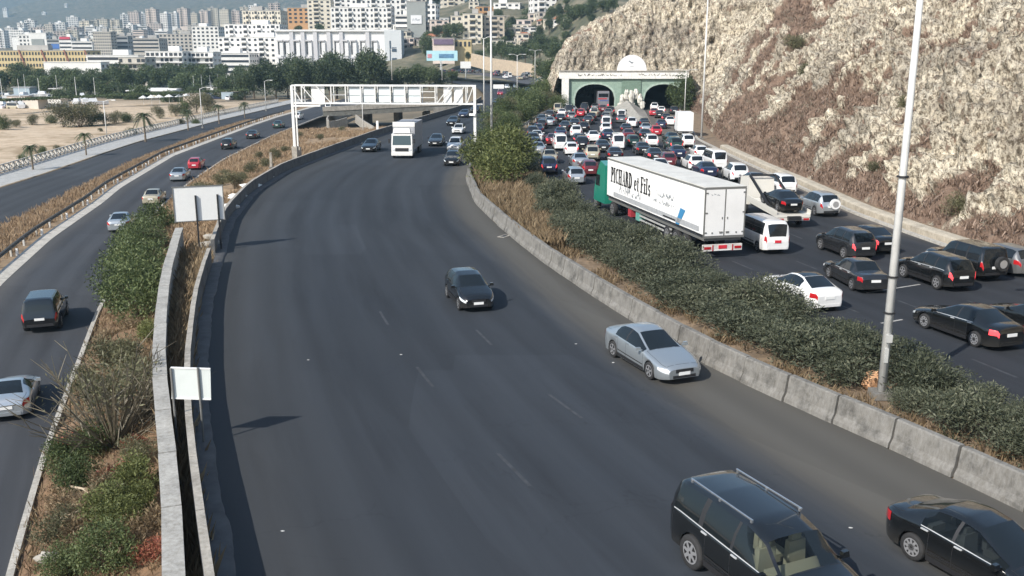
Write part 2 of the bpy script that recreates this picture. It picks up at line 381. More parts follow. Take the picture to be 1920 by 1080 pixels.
# ---- road sheets
struct(strip('main_road', DL, BR, 0, 430, 0.0, M_main, across=4))
struct(strip('service_road', LL, LR, 2, 320, ZL, M_left, across=2))
struct(strip('coast_road', OL, OR, 12, 320, ZO, M_outer, across=2))
struct(strip('tunnel_road', RL, RR, 5, 213, 0.0, M_jam, across=3))
M_verge = mat('verge_earth', (0.20, 0.145, 0.095), 0.95, var=0.45, scale=1.1, bmp=0.6)
M_dry = mat('dry_grass_earth', (0.25, 0.175, 0.105), 0.95, var=0.4, scale=0.7, bmp=0.6)
struct(strip('median', BR, lambda y: RL(y) + 0.02, 0, 213, -0.03, M_verge, across=2))
struct(strip('median', lambda y: BR(y), lambda y: 44 + 0 * y, 212.9, 430, -0.05, M_verge, across=3))
struct(strip('roadside_verge', RR, lambda y: RR(y) + 12, 5, 213, -0.03, M_verge, across=2))
struct(strip('promenade_pavement', lambda y: OL(y) - 5.2, lambda y: OL(y) - 0.32, 60, 320, ZO + 0.14, concrete('paving', (0.40, 0.40, 0.39), 0.2), across=1))
struct(strip('kerb', lambda y: OL(y) - 0.32, OL, 60, 320, ZO + 0.15, M_kerb, zr=ZO + 0.13))
struct(strip('grass_verge', OR, LL, 12, 320, ZL - 0.06, M_dry, across=2))
# lane markings worn almost away
M_mark = mat('worn_marking', (0.039, 0.043, 0.049), 0.8, var=0.5, scale=2.5)
mb = MB()
for k in range(4):
    for j in range(11):
        y = 21 + j * 8.0 + (k % 2) * 3
        if k not in (1, 2) or j not in (0, 1, 2): continue
        t = (k + 1) / 5
        for y0 in (y, y + 1.1):
            pts = []
            for yy, s in ((y0, -1), (y0, 1), (y0 + 1.1, 1), (y0 + 1.1, -1)):
                x = DL(yy) + 1 + (BR(yy) - DL(yy) - 1) * t; pts.append((float(x) + s * 0.06, yy, 0.005))
            mb.add(pts, [(0, 1, 2, 3)])
for k in range(1, 5):
    for j in range(8):
        y = 33 + j * 9.0
        pts = []
        for yy, s in ((y, -1), (y, 1), (y + 2.2, 1), (y + 2.2, -1)):
            x = RL(yy) + (RR(yy) - RL(yy)) * k / 5; pts.append((float(x) + s * 0.07, yy, 0.005))
        mb.add(pts, [(0, 1, 2, 3)])
o = struct(mb.build('road_marking', M_mark))

# stop line / oblique paint strokes beside the lamp post on the tunnel road
mb = MB()
for (xa, ya, xb, yb) in ((1625, 549, 1725, 533), (1652, 606, 1692, 599)):
    p, q = grd(xa, ya, 0.007), grd(xb, yb, 0.007); d = (q - p).normalized(); nn = Vector((-d.y, d.x, 0)) * 0.06
    mb.add([p - nn, q - nn, q + nn, p + nn], [(0, 1, 2, 3)])
struct(mb.build('road_marking', mat('white_marking', (0.36, 0.35, 0.33), 0.8, var=0.3, scale=4)))

# ---- embankment between the decks
def emb_top(y): return np.where(y < 58, PL(np.minimum(y, 58)) - 0.2, DL(y) - 0.3)
def emb(y0, y1, n, name, mtl, ztop):
    V, F = [], []; k = 13
    for i, y in enumerate(np.linspace(y0, y1, n)):
        a, c_ = float(LR(y)), float(emb_top(y))
        for j in range(k):
            t = j / (k - 1); z = ZL - 0.05 + (ztop(y) - ZL) * (t ** 0.9)
            if 0 < j < k - 1: z += fbm(a + (c_ - a) * t, y, 3.1, 0.45, 4) * 0.35
            V.append((a + (c_ - a) * t, y, z))
    for i in range(n - 1):
        for j in range(k - 1): F.append((i * k + j, i * k + j + 1, (i + 1) * k + j + 1, (i + 1) * k + j))
    return struct(link(name, np_mesh(name, V, F, mtl, True)))
M_bank = mat('bank_soil', (0.17, 0.105, 0.06), 0.95, var=0.5, scale=1.2, bmp=0.7)
emb(2, 58.5, 80, 'bank', M_bank, lambda y: -1.2)
emb(58.5, 190, 150, 'embankment', M_dry, lambda y: -0.35 - max(0, (y - 150)) * 0.05)
struct(strip('channel_floor', lambda y: PL(y), lambda y: DL(y) - 0.1, 2 + 9, 58.3, -0.42, mat('channel_dirt', (0.13, 0.10, 0.075), 0.95, var=0.5, scale=2, bmp=0.6), across=2))

# ---- segment walls
def seg_wall(root, name, fx, y0, y1, step, prof, m, jit=0.0, gap=0.03, smooth=False):
    """prof: cross-section polygon (offset to the right, z); one child per piece"""
    y = y0; i = 0
    while y < y1 - 0.3:
        dy = 0.25; s = (float(fx(y + dy)) - float(fx(y))) / dy
        ye = min(y1, y + step / math.sqrt(1 + s * s))
        a, b_ = Vector((float(fx(y)), y, 0)), Vector((float(fx(ye)), ye, 0)); d = (b_ - a).normalized(); rgt = Vector((d.y, -d.x, 0))
        a += d * gap / 2; b_ -= d * gap / 2
        j1, j2 = (random.uniform(-jit, jit), random.uniform(-jit, jit)); jz = random.uniform(-jit, jit) * 0.4
        mb = MB(); k = len(prof)
        vs = [a + rgt * (p[0] + j1) + Vector((0, 0, p[1] + jz)) for p in prof] + [b_ + rgt * (p[0] + j2) + Vector((0, 0, p[1] + jz)) for p in prof]
        mb.add(vs, [tuple(range(k)), tuple(range(2 * k - 1, k - 1, -1))] + [((q + 1) % k, q, k + q, k + (q + 1) % k) for q in range(k)])
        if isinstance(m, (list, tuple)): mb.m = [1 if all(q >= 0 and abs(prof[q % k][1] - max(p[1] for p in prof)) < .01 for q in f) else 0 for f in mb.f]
        mb.build(name, m, root); y = ye; i += 1
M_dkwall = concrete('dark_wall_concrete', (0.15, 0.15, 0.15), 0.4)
jersey = [(-0.02, 0.0), (0.58, 0.0), (0.58, 0.42), (0.44, 0.88), (0.40, 0.92), (0.22, 0.92), (0.18, 0.88), (0.10, 0.32), (0.0, 0.14)]
t = thing('concrete_barrier', 'weathered grey concrete barrier curving along the median beside the hedge', 'barrier')
seg_wall(t, 'barrier_segment', BR, 14, 96, 2.25, jersey, M_conc, 0.03, 0.07)
t = thing('parapet', 'low pale parapet along the left edge of the main road, nearest the camera', 'parapet')
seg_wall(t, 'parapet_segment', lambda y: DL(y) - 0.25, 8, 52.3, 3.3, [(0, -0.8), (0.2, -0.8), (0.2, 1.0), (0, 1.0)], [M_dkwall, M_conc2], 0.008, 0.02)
t = thing('parapet', 'long curved parapet left of the main road, from the billboard past the gantry', 'parapet')
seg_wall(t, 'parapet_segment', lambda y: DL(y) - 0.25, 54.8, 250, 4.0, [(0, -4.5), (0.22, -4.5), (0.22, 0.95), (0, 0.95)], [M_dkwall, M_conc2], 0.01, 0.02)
t = thing('retaining_wall', 'thick concrete wall with segmented cap between the bushes and the narrow channel', 'wall')
seg_wall(t, 'wall_segment', lambda y: PL(y) - 0.2, 11, 58.4, 3.4, [(0, -3.2), (0.4, -3.2), (0.4, 0.85), (0.43, 0.86), (0.43, 1.0), (-0.03, 1.0), (-0.03, 0.86), (0, 0.85)], concrete('cap_concrete', (0.37, 0.36, 0.335), 0.3), 0.012, 0.06)
# rough asphalt apron along the parapet foot
def jag(y): return 0.55 + 0.10 * fbm(3, y, 0, 0.35, 3) + 0.05 * fbm(9, y, 0, 1.9, 3)
V, F = [], []
ysj = np.arange(8, 150, 0.35)
for i, y in enumerate(ysj):
    x = float(DL(y)); w = jag(y); V += [(x - 0.02, y, 0.10), (x + w - 0.05, y, 0.085), (x + w, y, 0.0)]
    if i: q = 3 * (i - 1); F += [(q, q + 1, q + 4, q + 3), (q + 1, q + 2, q + 5, q + 4)]
struct(link('apron', np_mesh('apron', V, F, mat('apron_asphalt', (0.085, 0.085, 0.088), 0.9, var=0.3, scale=1.5, bmp=0.5))))

# kerbs of the service road
def kerb(name, fx, y0, y1, z, w=0.25, h=0.14, m=M_kerb, step=1.5):
    t = MB(); ysk = np.arange(y0, y1, step); rows = []
    for y in ysk:
        x = float(fx(y)); rows.append([(x, y, z - 0.1), (x, y, z + h), (x + w, y, z + h), (x + w, y, z - 0.1)])
    t.grid(rows); return struct(t.build(name, m))
kerb('kerb', lambda y: LR(y) - 0.12, 5, 300, ZL, 0.22)
struct(strip('kerb_gutter', lambda y: LL(y) - 0.9, lambda y: LL(y) + 0.1, 20, 300, ZL + 0.10, concrete('gutter_concrete', (0.50, 0.47, 0.42), 0.3), zr=ZL + 0.02))
kerb('kerb', lambda y: RR(y) - 0.15, 20, 205, 0, 0.3, 0.16)
# low concrete gutter wall on the rock side
t = thing('roadside_wall', 'low pale concrete ledge at the foot of the rock slope', 'wall')
seg_wall(t, 'wall_segment', lambda y: RR(y) + 0.5, 30, 120, 4.0, [(0, -0.1), (0.9, -0.1), (0.9, 0.5), (0.25, 0.5), (0, 0.42)], concrete('ledge_concrete', (0.46, 0.41, 0.33), 0.3), 0.02, 0.04)
# half-buried ledge beside the hedge
t = thing('median_ledge', 'short broken concrete ledge poking out of the shrubs near the truck', 'ledge')
seg_wall(t, 'ledge_segment', lambda y: RL(y) - 1.0, 66, 84, 3.0, [(0, -0.1), (0.5, -0.1), (0.5, 0.75), (0, 0.75)], M_conc2, 0.05, 0.06)

# ---- rock hillside
def zprof1(s, y):
    k = 0.95 + 0.42 * math.sin(y * 0.05 + 1.2) * 0.6 + 0.25 * fbm(2.2, y, 0, 0.035, 3)
    g_ = math.exp(-((y - 118) / 22) ** 2); k *= 1 - 0.28 * g_
    k = max(0.45, k)
    return k * (1.55 * np.minimum(s, 9) + 1.05 * np.clip(s - 9, 0, 22) + 0.6 * np.clip(s - 31, 0, None))
def ridge(x): return float(np.interp(x, [5, 8, 10.5, 13, 18.5, 26, 31, 45, 70, 130], [-1, 0, 9.5, 14.2, 17.8, 21.5, 25, 36, 50, 70]))
CB = curve([(42, 0), (34.5, 25), (31.2, 45), (30.6, 49.7), (29.4, 61), (28.4, 70), (28.3, 85), (28.0, 101), (28.6, 133), (32.2, 160), (36.5, 185), (38.6, 213), (40, 240)])
def hill(X, Y):
    z1 = zprof1(max(0.0, X - float(CB(min(Y, 239)))), min(Y, 239)) if X > CB(min(Y, 239)) else -0.5
    z2 = -0.5
    if Y > 211.4:
        r = ridge(X); up = 6.6 + (Y - 211.4) * 2.6
        z2 = min(up, r + (0.04 if X < 30 else 0.2) * max(0, Y - 216)) if r > 0 else -0.5
        if X < 10.5: z2 *= float(smooth01((X - 7) / 3.5))
        z2 *= float(1 - 0.95 * smooth01((Y - 232) / 30)) if X < 40 else 1
    return max(z1, z2)
def soilmask(x, y, z):
    s = 0.24 + 0.62 * fbm(x * 0.7, y + 0.45 * z, z * 0.5, 0.055, 4) + 0.62 * fbm(x + 5, y + 0.35 * z, z * 0.6, 0.26, 3)
    s += 0.95 * math.exp(-((y - 112) / 20) ** 2 - ((z - 3.5) / 6.0) ** 2)
    s += 0.35 * math.exp(-((y - 150) / 14) ** 2 - ((z - 16) / 8) ** 2)
    s += 0.5 * math.exp(-(max(0, z - 0.4) / 1.7) ** 2) + 0.45 * math.exp(-((y - 66) / 9) ** 2 - ((z - 14) / 4.5) ** 2)
    if y > 212 and x < 45:
        s -= 0.35; s += 0.8 * float(smooth01((z - ridge(x) + 2.0) / 3)) * (1 if 12 < x < 30 else 0.2)
    return s
def rock_mesh(name, XX, YY):
    h, w = XX.shape; P = np.zeros((h, w, 3)); S = np.zeros((h, w))
    for i in range(h):
        for j in range(w): P[i, j] = (XX[i, j], YY[i, j], hill(XX[i, j], YY[i, j]))
    du = np.gradient(P, axis=0); dv = np.gradient(P, axis=1); N = np.cross(du, dv); N /= np.linalg.norm(N, axis=2, keepdims=True) + 1e-9
    N *= np.sign(N[..., 2:3]) + (N[..., 2:3] == 0)
    for i in range(h):
        for j in range(w):
            x, y, z = P[i, j]; s = soilmask(x, y, z); s = min(1.0, max(0.0, (s - 0.42) / 0.22)); S[i, j] = s
            if z < -0.3: continue
            q = Vector((x, y, z))
            d = mnoise.ridged_multi_fractal(q * 0.20, 0.8, 2.1, 4, 1.0, 2.0) - 1.0
            bf_ = mnoise.voronoi((q + Vector((mnoise.noise(q * 0.3), mnoise.noise(q * 0.3 + Vector((5, 5, 0))), 0)) * 1.5) * 0.24)[0]; ledge = min(0.6, bf_[1] - bf_[0]) * 1.6
            wq = Vector((x, y, z * 0.55)) + Vector((mnoise.noise(q * 0.9), mnoise.noise(q * 0.9 + Vector((9, 0, 0))), 0)) * 0.6
            vd = mnoise.voronoi(wq * 0.72)[0]; vc = min(0.5, vd[1] - vd[0]) * 2; vd2 = mnoise.voronoi(wq * 2.3 + Vector((3, 3, 3)))[0]; vc2 = min(0.5, vd2[1] - vd2[0]) * 2
            pit = max(0.0, mnoise.noise(q * 0.8 + Vector((0, 40, 0))) - 0.28) * 3.2
            e = mnoise.ridged_multi_fractal(Vector((x, y, z * 0.75)) * 0.62 + Vector((7, 1, 3)), 0.7, 2.2, 4, 1.0, 2.0) - 1.0
            v = mnoise.noise(q * 1.7)
            amp = min(1.0, max(0.05, z / 2.0)) * (1.0 if y < 205 else 0.6); fine = 1 - 0.72 * s
            P[i, j] += N[i, j] * amp * (0.55 * d + 1.15 * ledge * (0.35 + 0.65 * fine) - 0.4 + fine * (0.45 * e + 0.30 * v + 1.0 * vc + 0.42 * vc2 - 1.7 * pit) + (1 - fine) * 0.15 * v)
    V = P.reshape(-1, 3); I, J = np.meshgrid(np.arange(h - 1), np.arange(w - 1), indexing='ij'); a = (I * w + J).ravel()
    F = np.stack([a, a + 1, a + w + 1, a + w], 1)
    me = np_mesh(name, V, F, M_rock, False)
    cc = np.zeros((len(V), 4), np.float32); cc[:, 0] = S.ravel(); cc[:, 3] = 1
    k = me.color_attributes.new('soil', 'FLOAT_COLOR', 'POINT'); k.data.foreach_set('color', cc.ravel())
    return me, V, S.ravel()
M_rock, n, b = nt('limestone_cliff'); MATS['limestone_cliff'] = M_rock
g = n.nodes.new('ShaderNodeNewGeometry'); pos = g.outputs['Position']
va = n.nodes.new('ShaderNodeVertexColor'); va.layer_name = 'soil'; sp = n.nodes.new('ShaderNodeSeparateColor'); n.links.new(va.outputs[0], sp.inputs[0])
t1 = tex(n, 'ShaderNodeTexNoise', 0.35, 6, pos, 0.7); t2 = tex(n, 'ShaderNodeTexNoise', 1.6, 6, pos, 0.75, (1, 1, 0.6)); t3 = tex(n, 'ShaderNodeTexNoise', 6, 4, pos, 0.75)
vo = tex(n, 'ShaderNodeTexVoronoi', 0.9, 2, pos); vo.inputs['Randomness'].default_value = 1
rock = ramp(n, t1.outputs[0], [(0.30, (0.38, 0.35, 0.31)), (0.45, (0.61, 0.56, 0.47)), (0.58, (0.77, 0.72, 0.62)), (0.70, (0.55, 0.51, 0.45)), (0.82, (0.58, 0.47, 0.33))])
rock = mixc(n, 1.0, rock, ramp(n, t2.outputs[0], [(0.36, (0.36, 0.32, 0.29)), (0.48, (0.9, 0.88, 0.85)), (0.7, (1.18, 1.17, 1.14))]), 'MULTIPLY')
t5 = tex(n, 'ShaderNodeTexNoise', 3.6, 3, pos, 0.8, (1, 1, 0.55)); rock = mixc(n, 1.0, rock, ramp(n, t5.outputs[0], [(0.40, (0.34, 0.31, 0.28)), (0.50, (0.95, 0.95, 0.94)), (0.62, (1.3, 1.28, 1.24))]), 'MULTIPLY')
soil = ramp(n, t2.outputs[0], [(0.3, (0.15, 0.10, 0.074)), (0.5, (0.28, 0.195, 0.145)), (0.75, (0.40, 0.31, 0.24))])
k = math_n(n, 'ADD', sp.outputs[0], math_n(n, 'MULTIPLY', math_n(n, 'SUBTRACT', t2.outputs[0], 0.5), 2.2))
lam = tex(n, 'ShaderNodeTexNoise', 0.10, 5, pos, 0.6, (1, 1, 1.4)); rock = mixc(n, 1.0, rock, ramp(n, lam.outputs[0], [(0.36, (0.62, 0.61, 0.61)), (0.50, (0.98, 0.97, 0.95)), (0.66, (1.12, 1.1, 1.06))]), 'MULTIPLY')
fac = ramp(n, k, [(0.34, (0, 0, 0)), (0.62, (1, 1, 1))])
spot = tex(n, 'ShaderNodeTexNoise', 1.1, 3, pos, 0.6, (1, 1, 0.7)); fac = mixc(n, 1.0, fac, ramp(n, spot.outputs[0], [(0.60, (0, 0, 0)), (0.67, (0.9, 0.9, 0.9))]), 'ADD')
n.links.new(mixc(n, fac, rock, soil), b.inputs['Base Color']); b.inputs['Roughness'].default_value = 0.95
b.inputs['Specular IOR Level'].default_value = 0.15
hh = math_n(n, 'ADD', math_n(n, 'MULTIPLY', t2.outputs[0], 1.0), math_n(n, 'ADD', math_n(n, 'MULTIPLY', t3.outputs[0], 0.35), math_n(n, 'MULTIPLY', vo.outputs[0], 0.5)))
bump(n, b, math_n(n, 'ADD', hh, math_n(n, 'MULTIPLY', t5.outputs[0], 0.5)), 1.0, 0.5)
sv = np.concatenate([np.arange(0, 17, 0.19), np.arange(17, 34, 0.5), np.arange(34, 80, 2.5)])
yv = np.concatenate([np.arange(8, 30, 1.0), np.arange(30, 120, 0.24), np.arange(120, 212.3, 0.4)])
YY, SS = np.meshgrid(yv, sv, indexing='ij'); XX = CB(YY) + SS
me, cliffV, cliffS = rock_mesh('rock_slope', XX, YY); struct(link('rock_slope', me))
yv = np.concatenate([np.arange(211.5, 222, 0.16), np.arange(222, 250, 1.0), np.arange(250, 310, 4)]); xv = np.concatenate([np.arange(6.4, 46, 0.22), np.arange(46, 120, 2)])
YY, XX = np.meshgrid(yv, xv, indexing='ij')
me, cv2, cs2 = rock_mesh('rock_hill', XX, YY); struct(link('rock_hill', me))
# ================================================================= VEHICLES
G_dark = glassmat('car_glass_dark', (0.012, 0.016, 0.02), 0.0)
G_clear = glassmat('car_glass_clear', (0.01, 0.013, 0.015), 0.74)
M_tyre = mat('tyre', (0.022, 0.022, 0.023), 0.85, var=0.3, scale=6)
M_rim = mat('alloy', (0.55, 0.55, 0.56), 0.35, 0.7)
M_steelrim = mat('steel_rim', (0.16, 0.16, 0.16), 0.5, 0.4)
M_trim = mat('black_trim', (0.018, 0.018, 0.02), 0.55)
M_head = mat('headlight', (0.72, 0.76, 0.78), 0.12, 0.2, coat=1.0)
M_tail = mat('taillight', (0.42, 0.015, 0.02), 0.15, coat=1.0)
M_brake = mat('brake_light_lit', (0.9, 0.06, 0.07), 0.2, emit=0.9)
M_plate = mat('number_plate', (0.78, 0.78, 0.76), 0.5)
M_redplate = mat('red_plate', (0.62, 0.03, 0.05), 0.5)
M_chrome = mat('chrome', (0.62, 0.63, 0.64), 0.32, 0.4)
M_seat = mat('beige_seat', (0.42, 0.37, 0.27), 0.8)
M_dseat = mat('dark_seat', (0.06, 0.06, 0.065), 0.8)
PAINT = {}
for nm, c_, me_, ro in (('black', (0.007, 0.008, 0.009), 0.0, 0.16), ('dark_grey', (0.026, 0.028, 0.031), 0.3, 0.24), ('grey', (0.17, 0.175, 0.18), 0.5, 0.32), ('silver', (0.50, 0.53, 0.55), 0.65, 0.3),
                        ('white', (0.76, 0.76, 0.75), 0.0, 0.3), ('red', (0.40, 0.02, 0.035), 0.1, 0.28), ('maroon', (0.13, 0.018, 0.025), 0.2, 0.3), ('navy', (0.016, 0.024, 0.06), 0.2, 0.28), ('green', (0.018, 0.05, 0.04), 0.2, 0.3),
                        ('beige', (0.42, 0.38, 0.28), 0.2, 0.35), ('ice_blue', (0.37, 0.405, 0.43), 0.6, 0.30), ('teal', (0.02, 0.24, 0.17), 0.1, 0.35)):
    PAINT[nm] = paint('paint_' + nm, c_, me_, ro)

SP = {}
def spec(name, L, W, H, top, belt, gl, side, r, xf, xr, wroof, sill=0.2, nose=0.26, squared=0.0, ends=0.55):
    SP[name] = dict(L=L, W=W, H=H, top=top, belt=belt, gl=gl, side=side, r=r, xf=xf, xr=xr, wroof=wroof, sill=sill, nose=nose, sq=squared, ends=ends)
# gl: (cowl, roof front, roof rear, back glass foot); side: side window spans
spec('sedan', 4.82, 1.83, 1.47, [(2.41, .60), (2.37, .69), (2.2, .76), (1.6, .88), (1.02, .985), (0.55, 1.19), (0.05, 1.40), (-0.45, 1.47), (-1.0, 1.42), (-1.45, 1.25), (-1.86, 1.08), (-2.2, 1.05), (-2.36, .96), (-2.41, .74)],
     [(2.41, .54), (1.6, .78), (1.0, .89), (-1.2, .97), (-2.41, .90)], (1.02, 0.05, -1.0, -1.86), [(-0.32, 0.92), (-1.22, -0.40)], .33, 1.42, -1.40, .56)
spec('old_sedan', 4.62, 1.70, 1.42, [(2.31, .60), (2.29, .72), (2.2, .78), (1.5, .85), (0.88, .92), (0.20, 1.37), (-0.2, 1.42), (-0.95, 1.40), (-1.50, 1.02), (-2.2, .98), (-2.29, .90), (-2.31, .68)],
     [(2.31, .58), (1.5, .76), (0.88, .84), (-1.2, .88), (-2.31, .86)], (0.88, 0.20, -0.95, -1.50), [(-0.25, 0.80), (-1.15, -0.33)], .31, 1.38, -1.35, .57, ends=.35)
spec('hatch', 3.95, 1.69, 1.51, [(1.975, .62), (1.94, .71), (1.75, .82), (1.3, .95), (0.98, 1.04), (0.25, 1.42), (-0.3, 1.51), (-1.2, 1.47), (-1.62, 1.36), (-1.84, 1.02), (-1.93, .92), (-1.975, .68)],
     [(1.975, .56), (1.3, .84), (0.98, .92), (-1.3, 1.01), (-1.975, .96)], (0.98, 0.25, -1.5, -1.84), [(-0.20, 0.90), (-0.98, -0.28), (-1.45, -1.08)], .30, 1.25, -1.25, .55)
spec('suv', 4.52, 1.82, 1.70, [(2.26, .72), (2.23, .84), (2.05, .95), (1.4, 1.05), (1.06, 1.11), (0.38, 1.58), (-0.1, 1.69), (-1.4, 1.67), (-1.86, 1.58), (-2.13, 1.12), (-2.2, 1.0), (-2.26, .75)],
     [(2.26, .66), (1.4, .95), (1.06, 1.01), (-1.6, 1.08), (-2.26, 1.02)], (1.06, 0.38, -1.82, -2.13), [(-0.12, 0.98), (-1.02, -0.2), (-1.82, -1.12)], .36, 1.36, -1.34, .60, sill=.28)
spec('big_suv', 5.18, 2.04, 1.90, [(2.59, .86), (2.57, 1.0), (2.4, 1.08), (1.75, 1.15), (1.36, 1.22), (0.78, 1.74), (0.2, 1.87), (-1.2, 1.90), (-2.2, 1.85), (-2.38, 1.78), (-2.54, 1.22), (-2.57, 1.05), (-2.59, .75)],
     [(2.59, .80), (1.6, 1.07), (1.36, 1.11), (-2.0, 1.18), (-2.59, 1.14)], (1.36, 0.78, -2.34, -2.54), [(0.0, 1.26), (-1.08, -0.08), (-2.20, -1.24)], .41, 1.55, -1.42, .70, sill=.32, ends=.45)
spec('jeep', 4.6, 1.86, 1.86, [(2.3, .82), (2.28, .98), (2.1, 1.06), (1.3, 1.12), (0.98, 1.16), (0.50, 1.74), (0.1, 1.85), (-1.8, 1.84), (-2.1, 1.78), (-2.2, 1.2), (-2.26, .95), (-2.3, .75)],
     [(2.3, .78), (1.3, 1.04), (0.98, 1.08), (-2.3, 1.10)], (0.98, 0.50, -2.08, -2.2), [(-0.12, 0.88), (-1.02, -0.2), (-1.98, -1.12)], .38, 1.40, -1.35, .68, sill=.32, ends=.35)
spec('wagon', 4.75, 1.77, 1.50, [(2.37, .60), (2.33, .70), (2.15, .77), (1.5, .88), (0.98, .96), (0.15, 1.41), (-0.3, 1.49), (-1.6, 1.48), (-1.95, 1.42), (-2.22, 1.0), (-2.33, .9), (-2.37, .7)],
     [(2.37, .55), (1.5, .79), (0.98, .88), (-2.0, .95), (-2.37, .90)], (0.98, 0.15, -1.92, -2.22), [(-0.25, 0.90), (-1.1, -0.33), (-1.9, -1.18)], .32, 1.40, -1.38, .57)
spec('van', 4.70, 1.70, 1.98, [(2.35, .70), (2.33, .92), (2.22, 1.05), (2.02, 1.16), (1.42, 1.84), (1.1, 1.95), (0.0, 1.98), (-1.9, 1.96), (-2.15, 1.9), (-2.31, 1.16), (-2.34, .9), (-2.35, .6)],
     [(2.35, .66), (2.02, 1.02), (1.4, 1.10), (-2.35, 1.12)], (2.02, 1.42, -2.16, -2.31), [(0.98, 1.92), (-0.35, 0.88), (-1.95, -0.45)], .32, 1.42, -1.25, .66, sill=.26, ends=.35)
spec('coupe', 4.10, 1.79, 1.30, [(2.05, .55), (2.01, .66), (1.85, .72), (1.2, .83), (0.55, .93), (0.0, 1.18), (-0.25, 1.29), (-0.6, 1.30), (-1.05, 1.17), (-1.42, 1.0), (-1.85, .97), (-2.0, .88), (-2.05, .66)],
     [(2.05, .5), (1.2, .75), (0.55, .84), (-1.0, .90), (-2.05, .85)], (0.55, -0.25, -0.62, -1.42), [(-0.85, 0.45)], .32, 1.22, -1.20, .52)

def sect_funcs(S):
    xd = np.linspace(-S['L'] / 2, S['L'] / 2, 700)
    def sm(p, k):
        p = sorted(p); y = np.interp(xd, [q[0] for q in p], [q[1] for q in p])
        w = np.hanning(2 * k + 1); w /= w.sum(); return np.convolve(np.concatenate([np.full(k, y[0]), y, np.full(k, y[-1])]), w, 'valid')
    zt, zb = sm(S['top'], 12), sm(S['belt'], 25)
    zb = np.minimum(zb, zt - 0.045)
    e = S['ends']; dd = np.minimum(S['L'] / 2 - np.abs(xd), e) / e
    pl = 1 - (0.30 if e > .4 else .18) * (1 - dd) ** 2.4
    pl *= 1 - 0.035 * np.clip(np.abs(xd) / (S['L'] / 2), 0, 1) ** 2
    return xd, zt, zb, pl
NROW = 11
def section(S, x, fn):
    """half section points, sill to roof centre"""
    xd, zt, zb, pl = fn
    t, be, p = np.interp(x, xd, zt), np.interp(x, xd, zb), np.interp(x, xd, pl)
    w = S['W'] / 2 * p; z0 = S['sill']
    ex = max(0, (abs(x) - (S['L'] / 2 - 0.35)) / 0.35); z0 = z0 + 0.06 * ex
    ra = S['r'] + 0.055
    for xw in (S['xf'], S['xr']):
        if abs(x - xw) < ra: z0 = max(z0, S['r'] + math.sqrt(max(0, ra * ra - (x - xw) ** 2)) * 0.98)
    gh = t - be; hg = S['H'] - 1.0 * max(q[1] for q in S['belt'])
    gk = min(1.0, max(0.0, (gh - 0.06) / max(0.15, hg * 0.85)))
    wr = S['wroof'] * S['W'] / 1.83 if False else S['wroof']
    lp = lambda a, c: a + (c - a) * gk
    r = [(w - 0.035, z0), (w - 0.005, z0 + (be - z0) * 0.28), (w, z0 + (be - z0) * 0.62), (w * 0.985, be - 0.035), (w * 0.965, be)]
    r += [(lp(w * .955, w * .955), be + lp(.01, .02)), (lp(w * .90, (w * .955 + wr) / 2 + 0.03), be + gh * lp(.35, .5)), (lp(w * .80, wr + .012), be + gh * lp(.6, .86)),
          (lp(w * .72, wr - .055), be + gh * lp(.74, .955)), (w * .42 if gk < .02 else lp(w * .42, wr * .55), be + gh * lp(.95, .992)), (0.0, t)]
    return r
CAR = {}
